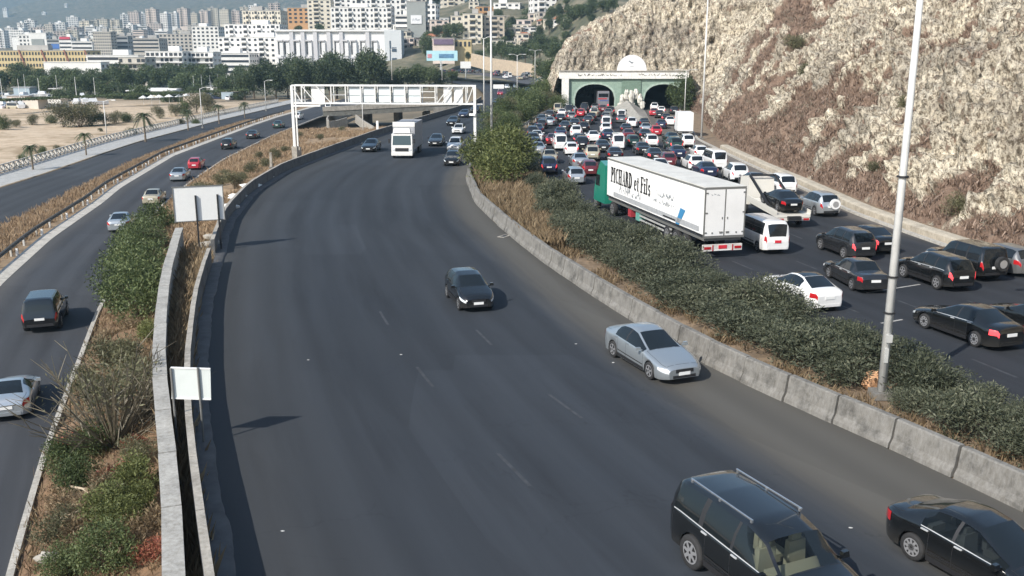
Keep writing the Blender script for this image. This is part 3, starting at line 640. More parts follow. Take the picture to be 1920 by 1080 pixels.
def car_meshes(kind):
    if kind in CAR: return CAR[kind]
    S = SP[kind]; fn = sect_funcs(S); L = S['L']; ra = S['r'] + 0.055
    xs_ = list(np.linspace(-L / 2, L / 2, 27)) + [L / 2 - .03, L / 2 - .08, L / 2 - .15, -L / 2 + .03, -L / 2 + .08, -L / 2 + .15] + list(S['gl'])
    for xw in (S['xf'], S['xr']): xs_ += [xw + ra * math.cos(a) for a in np.linspace(0, math.pi, 11)] + [xw - ra - .004, xw + ra + .004]
    for a, b_ in S['side']: xs_ += [a, b_]
    key = set(round(v, 3) for v in list(S['gl']) + [q for s_ in S['side'] for q in s_])
    xs_ = sorted(set(round(v, 3) for v in xs_)); out = []
    for v in xs_:
        if out and v - out[-1] < 0.018:
            if v in key: out[-1] = v
            continue
        out.append(v)
    xs_ = out; sec = [section(S, x, fn) for x in xs_]; ns = len(xs_); k = 2 * NROW - 1
    V = []
    for x, r in zip(xs_, sec):
        V += [(x, y, z) for y, z in r] + [(x, -y, z) for y, z in reversed(r[:-1])]
    parts = {'body': [], 'windshield': [], 'rear_window': []}
    cowl, rf, rr, bf = S['gl']
    for i in range(ns - 1):
        xm = (xs_[i] + xs_[i + 1]) / 2
        for j in range(k - 1):
            jj = j if j < NROW - 1 else k - 2 - j            # row index on the half section
            f = (i * k + j, (i + 1) * k + j, (i + 1) * k + j + 1, i * k + j + 1); nm = 'body'
            if jj >= 8 and rf < xm < cowl: nm = 'windshield'
            elif jj >= 8 and bf < xm < rr: nm = 'rear_window'
            elif jj in (5, 6):
                if S['side'][-1][0] < xm < S['side'][0][1]: nm = 'pillar'
                for q, (a, b_) in enumerate(S['side']):
                    if a < xm < b_: nm = 'side_window_%d_%d' % (q, j < NROW)
            parts.setdefault(nm, []).append(f)
    parts['body'] += [tuple(range(k - 1, -1, -1)), tuple((ns - 1) * k + q for q in range(k))]
    res = []
    VA = np.array(V)
    for nm, fs in parts.items():
        if not fs: continue
        used = sorted(set(i for f in fs for i in f)); mp = {q: i for i, q in enumerate(used)}
        me = bpy.data.meshes.new(nm); me.from_pydata([V[q] for q in used], [], [tuple(mp[i] for i in f) for f in fs])
        me.polygons.foreach_set('use_smooth', [True] * len(fs)); me.materials.append(PAINT['white'] if nm == 'body' else M_trim if nm == 'pillar' else G_dark); me.update()
        if nm == 'body': me.set_sharp_from_angle(angle=R(38))
        res.append((nm.split('_0')[0].split('_1')[0].split('_2')[0], me))
    def surf(x, row, side, off=0.006):
        r = section(S, x, fn); i = int(min(row, NROW - 1.001)); f = row - i
        y = r[i][0] + (r[i + 1][0] - r[i][0]) * f; z = r[i][1] + (r[i + 1][1] - r[i][1]) * f
        ty, tz = r[i + 1][0] - r[i][0], r[i + 1][1] - r[i][1]; l = math.hypot(ty, tz) + 1e-9
        ny, nz = tz / l, -ty / l
        r2 = section(S, x + (0.02 if x < 0 else -0.02), fn); dw = (r2[2][0] - r[2][0]) / 0.02 * (1 if x > 0 else -1)
        return (x + off * dw * 1.0, side * (y + off * ny), z + off * nz)
    def patch(x0, x1, r0, r1, side, nx_=5, nr=3, off=0.008, r0b=None):
        mb = MB(); rows = []
        for i in range(nx_ + 1):
            x = x0 + (x1 - x0) * i / nx_; t = i / nx_; a = r0 if r0b is None else r0 + (r0b - r0) * t
            rows.append([surf(x, a + (r1 - a) * j / nr, side, off) for j in range(nr + 1)])
        mb.grid(rows); return mb
    ex = []                                                      # (name, mesh) small parts
    fx = L / 2; tall = kind in ('suv', 'big_suv', 'jeep', 'van')
    for s in (1, -1):
        ex.append(('headlight', patch(fx - 0.42, fx - 0.012, 2.55, 3.75, s, r0b=2.3).mesh('headlight', M_head, True)))
        ex.append(('taillight', patch(-fx + 0.012, -fx + (0.16 if tall else 0.33), 2.2 if not tall else 2.1, 3.9, s).mesh('taillight', M_tail, True)))
    zt = np.interp(fx, fn[0], fn[1]); hw = np.interp(fx, fn[0], fn[3]) * S['W'] / 2; zr_ = np.interp(-fx, fn[0], fn[1]); s0 = S['sill'] + .06
    g_ = MB().box((fx + .004, 0, zt - .085), (.03, hw * 1.15, .13)); g_.box((fx + .004, 0, s0 + .075), (.03, hw * 1.5, .10))
    ex.append(('grille', g_.mesh('grille', M_trim)))
    ex.append(('number_plate', MB().box((fx + .018, 0, (zt + s0) / 2 + .0), (.02, .46, .12)).mesh('number_plate', M_plate)))
    ex.append(('number_plate', MB().box((-fx - .012, 0, zr_ - (.10 if not tall else .02)), (.02, .48, .13)).mesh('number_plate', M_plate)))
    ex.append(('rear_bumper', MB().box((-fx - .004, 0, s0 + .08), (.03, hw * 1.75, .13)).mesh('rear_bumper', M_trim)))
    ub = MB().box((0, 0, S['sill'] + .12), (L - .35, S['W'] - .42, .22))
    for xw in (S['xf'], S['xr']): ub.box((xw, 0, S['r'] + .16), (2 * ra + .02, S['W'] - .40, .55))
    ex.append(('underbody', ub.mesh('underbody', M_trim)))
    mir = []
    for s in (1, -1):
        y0 = np.interp(cowl - .12, fn[0], fn[3]) * S['W'] / 2; zz = np.interp(cowl - .2, fn[0], fn[2]) + .07
        mb = MB().box((cowl - .22, s * (y0 + .09), zz + .02), (.12, .19, .13), taper=.8); mb.box((cowl - .2, s * (y0 - .01), zz - .02), (.06, .1, .05)); mir.append(('mirror', mb.mesh('mirror', PAINT['black'])))
    det = []
    for s in (1, -1):
        mb = MB()
        xsm = sorted(set([a for a, b_ in S['side']] + [S['side'][0][1] + .05]))
        for x in xsm:
            if any(abs(x - xw) < ra + .03 for xw in (S['xf'], S['xr'])) and x < 0: x = S['xr'] + ra + .05
            rows = [[surf(x - .007, r_, s, .002), surf(x + .007, r_, s, .002)] for r_ in np.linspace(.35, 4.0, 7)]
            mb.grid(rows)
        rows = [[surf(x, 1.15, s, .006), surf(x, 1.32, s, .014)] for x in np.linspace(S['xr'] + ra + .05, S['xf'] - ra - .05, 10)]; mb.grid(rows)
        for xs2, rw in ((np.linspace(cowl - .03, fx - .2, 9), 6.6), (np.linspace(-fx + .12, bf + .05, 6), 6.6)):
            if rw and abs(xs2[0] - xs2[-1]) > .15: mb.grid([[surf(x, rw - .05, s, .002), surf(x, rw + .08, s, .002)] for x in xs2])
        for xx_ in (cowl + .02, fx - .17): mb.grid([[surf(xx_ - .006, r_, s, .002), surf(xx_ + .006, r_, s, .002)] for r_ in np.linspace(6.6, 9.98, 6)])
        mb.grid([[surf(x, .05, s, .004), surf(x, .75, s, .006)] for x in np.linspace(S['xr'] + ra + .02, S['xf'] - ra - .02, 10)])
        det.append(('door_seam', mb.mesh('door_seam', M_trim)))
        rows = [[surf(x, 4.55, s, .004), surf(x, 5.05, s, .008)] for x in np.linspace(S['side'][-1][0], S['side'][0][1] - .1, 12)]
        mb = MB().grid(rows); det.append(('window_trim', mb.mesh('window_trim', M_chrome)))
        mb = MB()
        for a, b_ in S['side'][:2]:
            p = surf(a + .14, 3.05, s, .02); mb.box(p, (.19, .035, .03))
        det.append(('door_handle', mb.mesh('door_handle', PAINT['black'])))
    CAR[kind] = dict(S=S, parts=res, ex=ex, mir=mir, det=det, fn=fn); return CAR[kind]
WHEEL = {}
def wheel_meshes(r, wd=0.21, spokes=5):
    k = (r, wd, spokes)
    if k in WHEEL: return WHEEL[k]
    n_ = 22; prof = [(r * .62, -wd / 2 + .01), (r * .93, -wd / 2), (r, -wd / 2 + .04), (r, wd / 2 - .04), (r * .93, wd / 2), (r * .62, wd / 2 - .01)]
    mb = MB(); rows = [[(q * math.cos(a), y, q * math.sin(a)) for q, y in prof] for a in np.linspace(0, 2 * math.pi, n_, endpoint=False)]
    rows.append(rows[0]); mb.grid(rows); tyre = mb.mesh('wheel', M_tyre, True)
    mb = MB(); ri = r * .66
    for sgn in (1, -1):
        y0 = sgn * (wd / 2 - .035); y1 = sgn * (wd / 2 - .008)
        mb.add([(ri * math.cos(a) * .97, y0, ri * math.sin(a) * .97) for a in np.linspace(0, 2 * math.pi, n_, endpoint=False)], [tuple(range(n_))[::-sgn]], 1)
        for i in range(n_):
            a, c_ = 2 * math.pi * i / n_, 2 * math.pi * (i + 1) / n_
            mb.add([(q * math.cos(t_), y1, q * math.sin(t_)) for t_ in (a, c_) for q in (ri, ri * .86)], [(0, 1, 3, 2)], 0)
        for s in range(spokes):
            a = 2 * math.pi * s / spokes + .3; d = np.array([math.cos(a), math.sin(a)]); p = np.array([-d[1], d[0]])
            q = [d * ri * .9 + p * ri * .13, d * ri * .9 - p * ri * .13, d * ri * .12 - p * ri * .2, d * ri * .12 + p * ri * .2]
            mb.add([(v[0], y1 + sgn * .004, v[1]) for v in q], [(0, 1, 2, 3)], 0)
    rim = mb.mesh('rim', [M_rim, M_trim]); WHEEL[k] = (tyre, rim); return WHEEL[k]
def override(o, m):
    o.material_slots[0].link = 'OBJECT'; o.material_slots[0].material = m
def car(kind, color, pos, yaw, label, cat='car', group=None, detail=2, z=None, name=None, clear=False, seat=None, brake=False, dark_roof=False, spokes=5, scale=1.0, trimcol=None):
    """detail 2: all parts, 1: no seams or handles, 0: body, glass, lights and wheels. Front of the car is +x."""
    C = car_meshes(kind); S = C['S']
    nm = name or {'sedan': 'sedan_car', 'old_sedan': 'sedan_car', 'hatch': 'hatchback_car', 'suv': 'suv_car', 'big_suv': 'suv_car', 'jeep': 'suv_car', 'wagon': 'estate_car', 'van': 'minivan', 'coupe': 'coupe_car'}[kind]
    t = thing(nm, label, cat, (pos[0], pos[1], pos[2] if z is None else z), yaw, group)
    if scale != 1: t.scale = (scale,) * 3
    pm = PAINT[color]
    for n_, me in C['parts']:
        o = link(n_, me, t)
        if n_ == 'body': override(o, pm)
        elif clear and n_ != 'pillar': override(o, G_clear)
    for n_, me in C['ex']:
        if detail == 0 and n_ in ('grille', 'rear_bumper', 'underbody'):
            if n_ != 'underbody': continue
        o = link(n_, me, t)
        if n_ == 'taillight' and brake: override(o, M_brake)
        if n_ == 'rear_bumper' and kind not in ('suv', 'jeep'): override(o, pm)
    if detail >= 1:
        for n_, me in C['mir']: override(link(n_, me, t), pm)
    if detail >= 2:
        for n_, me in C['det']:
            if n_ == 'window_trim' and trimcol is None: continue
            o = link(n_, me, t)
            if n_ == 'door_handle': override(o, M_chrome if trimcol else pm)
    ty, rm = wheel_meshes(S['r'], 0.22 if S['r'] < .38 else .27, spokes)
    for x in (S['xf'], S['xr']):
        for s in (1, -1):
            w = link('wheel', ty, t, (x, s * (S['W'] / 2 - .13), S['r']))
            if detail >= 1: link('rim', rm, w)
    if dark_roof:
        mb = MB(); fn = C['fn']; rows = []
        for x in np.linspace(S['gl'][2] + .02, S['gl'][1] - .02, 8):
            r_ = section(S, x, fn); q = [(y, zz) for y, zz in r_[8:]]
            rows.append([(x, y, zz + .006) for y, zz in q] + [(x, -y, zz + .006) for y, zz in reversed(q[:-1])])
        mb.grid(rows); mb.build('roof_panel', G_dark, t, True)
    if seat:
        sm_ = M_seat if seat == 'beige' else M_dseat; mb = MB(); xf_ = S['gl'][1] - .10; zs = S['sill'] + .08; kz = min(1.0, (S['H'] - .22 - zs) / 1.12)
        for xx in ((xf_,) if kind == 'coupe' else (xf_, xf_ - .85) if kind != 'big_suv' else (xf_, xf_ - 1.0, xf_ - 1.95)):
            for yy in (-.4, .4):
                rear = xx < xf_ - .5; mb.box((xx, yy, zs + .22 * kz), (.52, .52, .24)); mb.box((xx - .27, yy, zs + (.62 if not rear else .5) * kz), (.16, .50, (.66 if not rear else .5) * kz), taper=.85)
                if not rear: mb.box((xx - .30, yy, zs + 1.0 * kz), (.10, .26, .18 * kz))
        mb.build('seat', sm_, t); MB().box((S['gl'][0] - .28, 0, np.interp(S['gl'][0], C['fn'][0], C['fn'][2]) - .09), (.55, S['W'] * .74, .16)).build('dashboard', sm_ if seat == 'beige' else M_trim, t)
        MB().box((0, 0, S['sill'] + .1), (S['L'] * .6, S['W'] * .8, .06)).build('cabin_floor', M_dseat, t)
    return t
def yaw_of(dx, dy): return math.atan2(dy, dx)
def side_place(pa, pb, kind, side):
    """two wheel contact points of one side (front, rear): car centre and yaw. side=+1: that side is the car's left"""
    a, b_ = Vector(pa), Vector(pb); d = (a - b_).normalized(); lf = Vector((-d.y, d.x, 0)); S = SP[kind]
    mid = (a + b_) / 2 - d * (S['xf'] + S['xr']) / 2 - lf * side * (S['W'] / 2 - .03)
    return mid, math.atan2(d.y, d.x)
def tan_of(f1, f2, y, s=1):
    d = ((f1(y + 1) + f2(y + 1)) - (f1(y - 1) + f2(y - 1))) / 4; return math.atan2(s * 1.0, s * float(d))
MAINH = lambda y: tan_of(DL, BR, y, -1)
LEFTH = lambda y: tan_of(LL, LR, y, 1)
JAMH = lambda y: tan_of(RL, RR, y, 1)
# ---- the main road, towards the camera
p, yw = side_place(grd(1217, 712), grd(1147, 669), 'sedan', -1)
car('sedan', 'ice_blue', p, yw, 'pale silver-blue sedan on the main road close to the concrete barrier', clear=True, seat='dark', spokes=5)
p, yw = side_place(grd(860, 583), grd(836, 556), 'hatch', -1)
car('hatch', 'black', p, yw, 'small black hatchback alone in the middle of the main road', clear=True, seat='dark')
hd = (grd(1410, 980, 1.85) - grd(1293, 900, 1.85)).normalized(); yw = math.atan2(hd.y, hd.x)
mid = (grd(1293, 900, 1.86) + grd(1380, 883, 1.86)) / 2
p = Vector((mid.x, mid.y, 0)) + hd * 2.05
t = car('big_suv', 'black', p, yw, 'large black suv with silver roof rails cut off by the bottom edge', clear=True, seat='beige', spokes=7, trimcol=1)
for s in (1, -1):
    mb = MB(); mb.bar((-2.0, s * .64, 1.925), (0.25, s * .66, 1.925), .035, .028)
    for x in (-1.95, -.9, .2): mb.bar((x, s * .645, 1.85), (x, s * .645, 1.925), .05)
    mb.build('roof_rail', mat('rail_chrome', (0.55, 0.56, 0.57), .25, .8), t)
wc = grd(1705, 1050, 0); p = Vector((wc.x, wc.y, 0)); hd = Vector((.45, -.893, 0)); lf = Vector((-hd.y, hd.x, 0))
p = p + hd * 1.40 + lf * .9
car('sedan', 'black', p, math.atan2(hd.y, hd.x), 'black saloon leaving the frame at bottom right beside the barrier', clear=True, seat='dark', spokes=9, trimcol=1)
def main_car(px, py, kind, col, label, **kw):
    q = grd(px, py); y = MAINH(q.y); d = Vector((math.cos(y), math.sin(y), 0)); q = q - d * (SP[kind]['L'] / 2)
    return car(kind, col, q, y, label, **kw)
main_car(690, 286, 'sedan', 'black', 'black sedan left of the white truck on the main road', detail=1)
main_car(815, 275, 'sedan', 'dark_grey', 'dark grey sedan right of the white truck', detail=1)
main_car(851, 286, 'suv', 'white', 'white suv on the main road beside the median bushes', detail=1)
main_car(846, 312, 'hatch', 'black', 'black hatchback under the right end of the gantry, nearest of its line', detail=1)
main_car(857, 252, 'old_sedan', 'white', 'white sedan behind the white suv, passing the gantry post', detail=1)
main_car(846, 236, 'sedan', 'black', 'black sedan with headlights shining, just beyond the white sedan', detail=1)
main_car(867, 221, 'sedan', 'navy', 'dark blue sedan following far along the main road', detail=1)
main_car(889, 212, 'hatch', 'dark_grey', 'dark hatchback farthest in the line beyond the gantry', detail=1)
main_car(928, 198, 'sedan', 'black', 'black car at the far bend left of the median trees', detail=0)
# ---- white truck heading to the camera
M_trk = paint('paint_truck', (0.72, 0.71, 0.68), 0, .45)
q = grd(754, 297); y = MAINH(q.y); d = Vector((math.cos(y), math.sin(y), 0)); q = q - d * 4.6
t = thing('box_truck', 'white flat-fronted truck with tall pale body coming towards the camera', 'truck', q, y)
cab = MB(); cab.add([(4.6, s * 1.2, z) for s in (-1, 1) for z in (.45, 1.35)] + [(4.42, -1.15, 2.75), (4.42, 1.15, 2.75), (2.9, -1.15, 2.8), (2.9, 1.15, 2.8), (2.9, -1.2, .55), (2.9, 1.2, .55)],
        [(0, 2, 3, 1), (4, 5, 7, 6), (1, 0, 8, 6, 4), (2, 3, 5, 7, 9), (6, 7, 9, 8), (1, 3, 5, 4)]); cab.build('cab', M_trk, t)
MB().add([(4.604, -1.05, 1.5), (4.604, 1.05, 1.5), (4.46, 1.0, 2.55), (4.46, -1.0, 2.55)], [(0, 1, 2, 3)]).build('windshield', glassmat('truck_glass', (0.05, 0.075, 0.08), 0), t)
mb = MB().box((4.62, 0, .98), (.05, 1.5, .38)); mb.build('grille', M_trim, t)
MB().box((4.66, 0, .5), (.2, 2.4, .34)).build('bumper', M_trk, t)
for s in (1, -1):
    MB().box((4.62, s * .95, .95), (.05, .3, .2)).build('headlight', M_head, t)
    MB().box((4.5, s * 1.42, 1.95), (.1, .22, .5)).build('mirror', M_trim, t)
MB().box((4.1, 0, 3.1), (.9, 2.0, .5), taper=.9).build('wind_deflector', M_trk, t)
MB().box((-.95, 0, 2.35), (7.3, 2.5, 2.9)).build('cargo_box', mat('tarp_grey', (0.33, 0.34, 0.36), .7, var=.15, scale=1), t)
MB().box((2.66, 0, 3.7), (.16, 2.54, .55)).build('headboard', M_trk, t)
MB().box((-.6, 0, .75), (8, 1.0, .3)).build('chassis', M_trim, t)
ty, rm = wheel_meshes(.5, .3, 8)
for x in (3.7, -2.2, -3.4):
    for s in (1, -1): link('rim', rm, link('wheel', ty, t, (x, s * 1.05, .5)))
# ---- the service road on the left, away from the camera
def left_car(px, py, kind, col, label, **kw):
    q = grd(px, py, ZL); y = LEFTH(q.y); d = Vector((math.cos(y), math.sin(y), 0)); q = q + d * (SP[kind]['L'] / 2)
    return car(kind, col, q, y, label, **kw)
left_car(77, 626, 'jeep', 'black', 'black boxy suv with roof ribs on the service road by the big bush', spokes=5)
left_car(14, 792, 'coupe', 'silver', 'silver two-seater cut by the left edge, dark rear window', seat='dark', clear=True)
left_car(222, 437, 'sedan', 'silver', 'silver sedan on the service road behind the bush top', detail=1)
left_car(283, 386, 'old_sedan', 'beige', 'cream-white boxy sedan left of the white billboard', detail=1)
left_car(332, 341, 'sedan', 'ice_blue', 'pale green-silver sedan following the red car', detail=1)
left_car(364, 319, 'hatch', 'red', 'bright red hatchback on the service road', detail=1)
left_car(424, 281, 'suv', 'black', 'black suv with white plate ahead of the red hatchback', detail=1)
left_car(470, 261, 'sedan', 'dark_grey', 'dark sedan on the service road before the gantry foot', detail=1)
left_car(519, 241, 'sedan', 'green', 'dark green sedan passing the left gantry post', detail=1)
left_car(556, 225, 'suv', 'white', 'white car just right of the gantry post on the service road', detail=1)
left_car(615, 207, 'van', 'white', 'white van farthest along the service road, over the bend', detail=1)
# ---- the tunnel road, nearest vehicles
def rear_place(pa, kind, yw):
    d = Vector((math.cos(yw), math.sin(yw), 0)); return Vector(pa) + d * (SP[kind]['L'] / 2)
p, yw = side_place(grd(1729, 615), grd(1826, 651), 'sedan', 1)
car('sedan', 'black', p, yw, 'black saloon with lit red tail lamp in front of the lamp post', brake=True, spokes=9, clear=True, seat='dark', trimcol=1)
car('sedan', 'black', p + Vector((3.3, 0.4, 0)), yw, 'black car at the right edge beside the saloon with lit tail lamp')
p, yw = side_place(grd(1426, 545), grd(1516, 586), 'sedan', 1)
car('sedan', 'white', p, yw, 'white sedan with dark glass roof half hidden by the hedge', dark_roof=True)
p, yw = side_place(grd(1541, 515), grd(1607, 551), 'old_sedan', 1)
car('old_sedan', 'dark_grey', p, yw, 'old dark grey sedan behind the lamp post, chrome wheels', detail=2, clear=True, seat='dark', trimcol=1)
p, yw = side_place(grd(1533, 467), grd(1583, 487), 'suv', 1)
car('suv', 'dark_grey', p, yw, 'dark grey suv with tall red tail lamps right of the white minivan', brake=True, clear=True, seat='dark')
p, yw = side_place(grd(1690, 520), grd(1754, 543), 'suv', 1); q0 = p
car('suv', 'black', p, yw, 'black suv with lit tail lamps right of the lamp post', brake=True, clear=True, seat='dark', trimcol=1)
t = car('jeep', 'black', p + Vector((2.6, 2.2, 0)), yw + .02, 'black off-roader with spare wheel on its tailgate')
def spare(t, kind, cover):
    S = SP[kind]; x = -S['L'] / 2 - .13; mb = MB(); mb.cyl((x - .11, -.22, 1.0), (x + .11, -.22, 1.0), .37, .37, 18); mb.build('spare_wheel', cover, t, False)
    MB().cyl((x - .13, -.22, 1.0), (x - .115, -.22, 1.0), .22, .22, 14).build('wheel_hub', M_rim, t)
spare(t, 'jeep', M_tyre)
car('wagon', 'grey', p + Vector((5.0, 3.4, 0)), yw + .02, 'grey-silver estate car nearest the rock slope at right')
car('sedan', 'black', grd(1655, 478) + Vector((-.2, 2.3, 0)), JAMH(60), 'black sedan with brake lamp lit behind the lamp post', brake=True)
q = grd(1457, 478); yw = R(90) + .16
t = car('van', 'white', rear_place(q, 'van', yw), yw, 'white minivan with red rear plate beside the long lorry', name='minivan', cat='minivan')
MB().box((-2.372, 0, .80), (.02, .40, .16)).build('red_plate', M_redplate, t)
q = grd(1557, 408); yw = R(90) + .10
t = car('suv', 'silver', rear_place(q, 'suv', yw), yw, 'silver suv with white round spare-wheel cover below the rocks'); spare(t, 'suv', PAINT['white'])
q = grd(1478, 367); car('suv', 'white', rear_place(q, 'suv', R(94)), R(94), 'white suv with black rear window by the rock side, past the silver suv')

# ---- long white lorry
M_tr = mat('trailer_white', (0.79, 0.785, 0.77), .45, var=.07, scale=.5)
M_trroof = mat('trailer_roof', (0.58, 0.57, 0.53), .6, var=.15, scale=.8)
M_frame = mat('trailer_frame', (0.20, 0.20, 0.19), .5, .3)
yaw_t = math.atan2(.972, -.235); LT = 16.0
t = thing('articulated_lorry', 'long white lorry lettered PICHARD et Fils with green cab', 'lorry', (12.2, 53.9, 0), yaw_t); t.scale = (1.05, 1.0, 1.04)
MB().box((LT / 2, 0, 2.62), (LT, 2.5, 2.72)).build('trailer_box', M_tr, t)
MB().box((LT / 2, 0, 4.0), (LT + .02, 2.53, .05)).build('trailer_roof', M_trroof, t)
mb = MB()
for s in (1, -1): mb.box((LT / 2, s * 1.262, 3.93), (LT + .03, .05, .10))
mb.box((-.012, 0, 3.95), (.05, 2.56, .12)); mb.box((-.012, 0, 1.24), (.06, 2.56, .12))
for y in (-1.25, 1.25): mb.box((-.012, y, 2.6), (.06, .07, 2.64))
mb.box((-.02, 0, 2.6), (.05, .05, 2.6)); mb.build('corner_frame', M_frame, t)
for s in (1, -1):
    dr = MB().box((-.02, s * .62, 2.6), (.04, 1.16, 2.56)).build('rear_door', M_tr, t)
    mb = MB()
    for z in (1.5, 2.6, 3.7): mb.box((-.05, s * 1.17, z), (.03, .16, .07))
    mb.box((-.05, s * .16, 2.3), (.03, .05, .12)); mb.box((-.05, s * .2, 1.5), (.03, .2, .1)); mb.box((-.05, s * .75, 1.48), (.03, .08, .08)); mb.build('hinge', M_frame, dr)
MB().box((LT / 2, 0, 1.12), (LT - .2, 2.3, .22)).build('underframe', M_frame, t)
for s in (1, -1):
    mb = MB(); mb.box((LT / 2 - .4, s * 1.258, 1.62), (LT - 2.0, .02, .30)); mb.build('side_band', mat('band_grey', (0.36, 0.37, 0.38), .6, var=.2, scale=9), t)
    mb = MB(); mb.box((LT / 2, s * 1.262, 1.33), (LT - .1, .03, .10)); mb.build('side_stripe', M_trim, t)
    mb = MB(); mb.box((7.2, s * 1.15, .86), (5.2, .05, .10)); mb.box((7.2, s * 1.15, .60), (5.2, .05, .10)); mb.build('side_guard', M_galv, t)
# rear under-run bumper with lamps and plate
mb = MB().box((.1, 0, .62), (.14, 2.45, .36)); mb.build('bumper', mat('bumper_white', (0.62, 0.60, 0.57), .5, var=.15, scale=3), t)
for s in (1, -1):
    MB().box((.02, s * .95, .62), (.03, .42, .14)).build('taillight', M_tail, t)
    MB().box((.02, s * .62, .62), (.03, .06, .34)).build('reflector', M_tail, t)
MB().box((.02, 0, .66), (.02, .52, .20)).build('red_plate', M_redplate, t)
MB().box((.022, 0, .48), (.02, 1.0, .05)).build('number_plate', M_plate, t)
ty, rm = wheel_meshes(.5, .32, 8)
for x in (2.6, 3.9, 5.2, 15.0, 18.6):
    for s in (1, -1): link('rim', rm, link('wheel', ty, t, (x, s * 1.05, .5)))
mb = MB().box((10.2, .95, .72), (.7, .4, .5)); mb.build('tool_box', mat('toolbox_teal', (0.12, 0.32, 0.27), .6, var=.3, scale=5), t)
mb = MB().box((11.7, .95, .74), (.55, .4, .5)); mb.build('tool_box', mat('toolbox_red', (0.34, 0.04, 0.05), .5, var=.2, scale=5), t)
cab = MB(); x0, x1 = 16.6, 19.0
cab.add([(x0, -1.22, .6), (x0, 1.22, .6), (x0, 1.22, 3.35), (x0, -1.22, 3.35), (x1, -1.22, .6), (x1, 1.22, .6), (x1 - .08, 1.2, 1.5), (x1 - .08, -1.2, 1.5), (x1 - .35, 1.1, 2.75), (x1 - .35, -1.1, 2.75), (x1 - .9, 1.05, 3.55), (x1 - .9, -1.05, 3.55)],
        [(0, 3, 2, 1), (4, 5, 6, 7), (7, 6, 8, 9), (9, 8, 10, 11), (11, 10, 2, 3), (0, 4, 7, 9, 11, 3), (1, 2, 10, 8, 6, 5), (0, 1, 5, 4)])
cab.build('cab', PAINT['teal'], t)
for s in (1, -1):
    MB().add([(x1 - 1.3, s * 1.226, 1.75), (x1 - .35, s * 1.226, 1.75), (x1 - .5, s * 1.2, 2.55), (x1 - 1.3, s * 1.226, 2.55)], [(0, 1, 2, 3)]).build('side_window', G_dark, t)
MB().add([(x1 - .085, 1.1, 1.62), (x1 - .34, 1.02, 2.68), (x1 - .34, -1.02, 2.68), (x1 - .085, -1.1, 1.62)], [(0, 1, 2, 3)]).build('windshield', G_dark, t)
MB().box((16.2, 0, .85), (2.6, .9, .3)).build('chassis', M_trim, t)
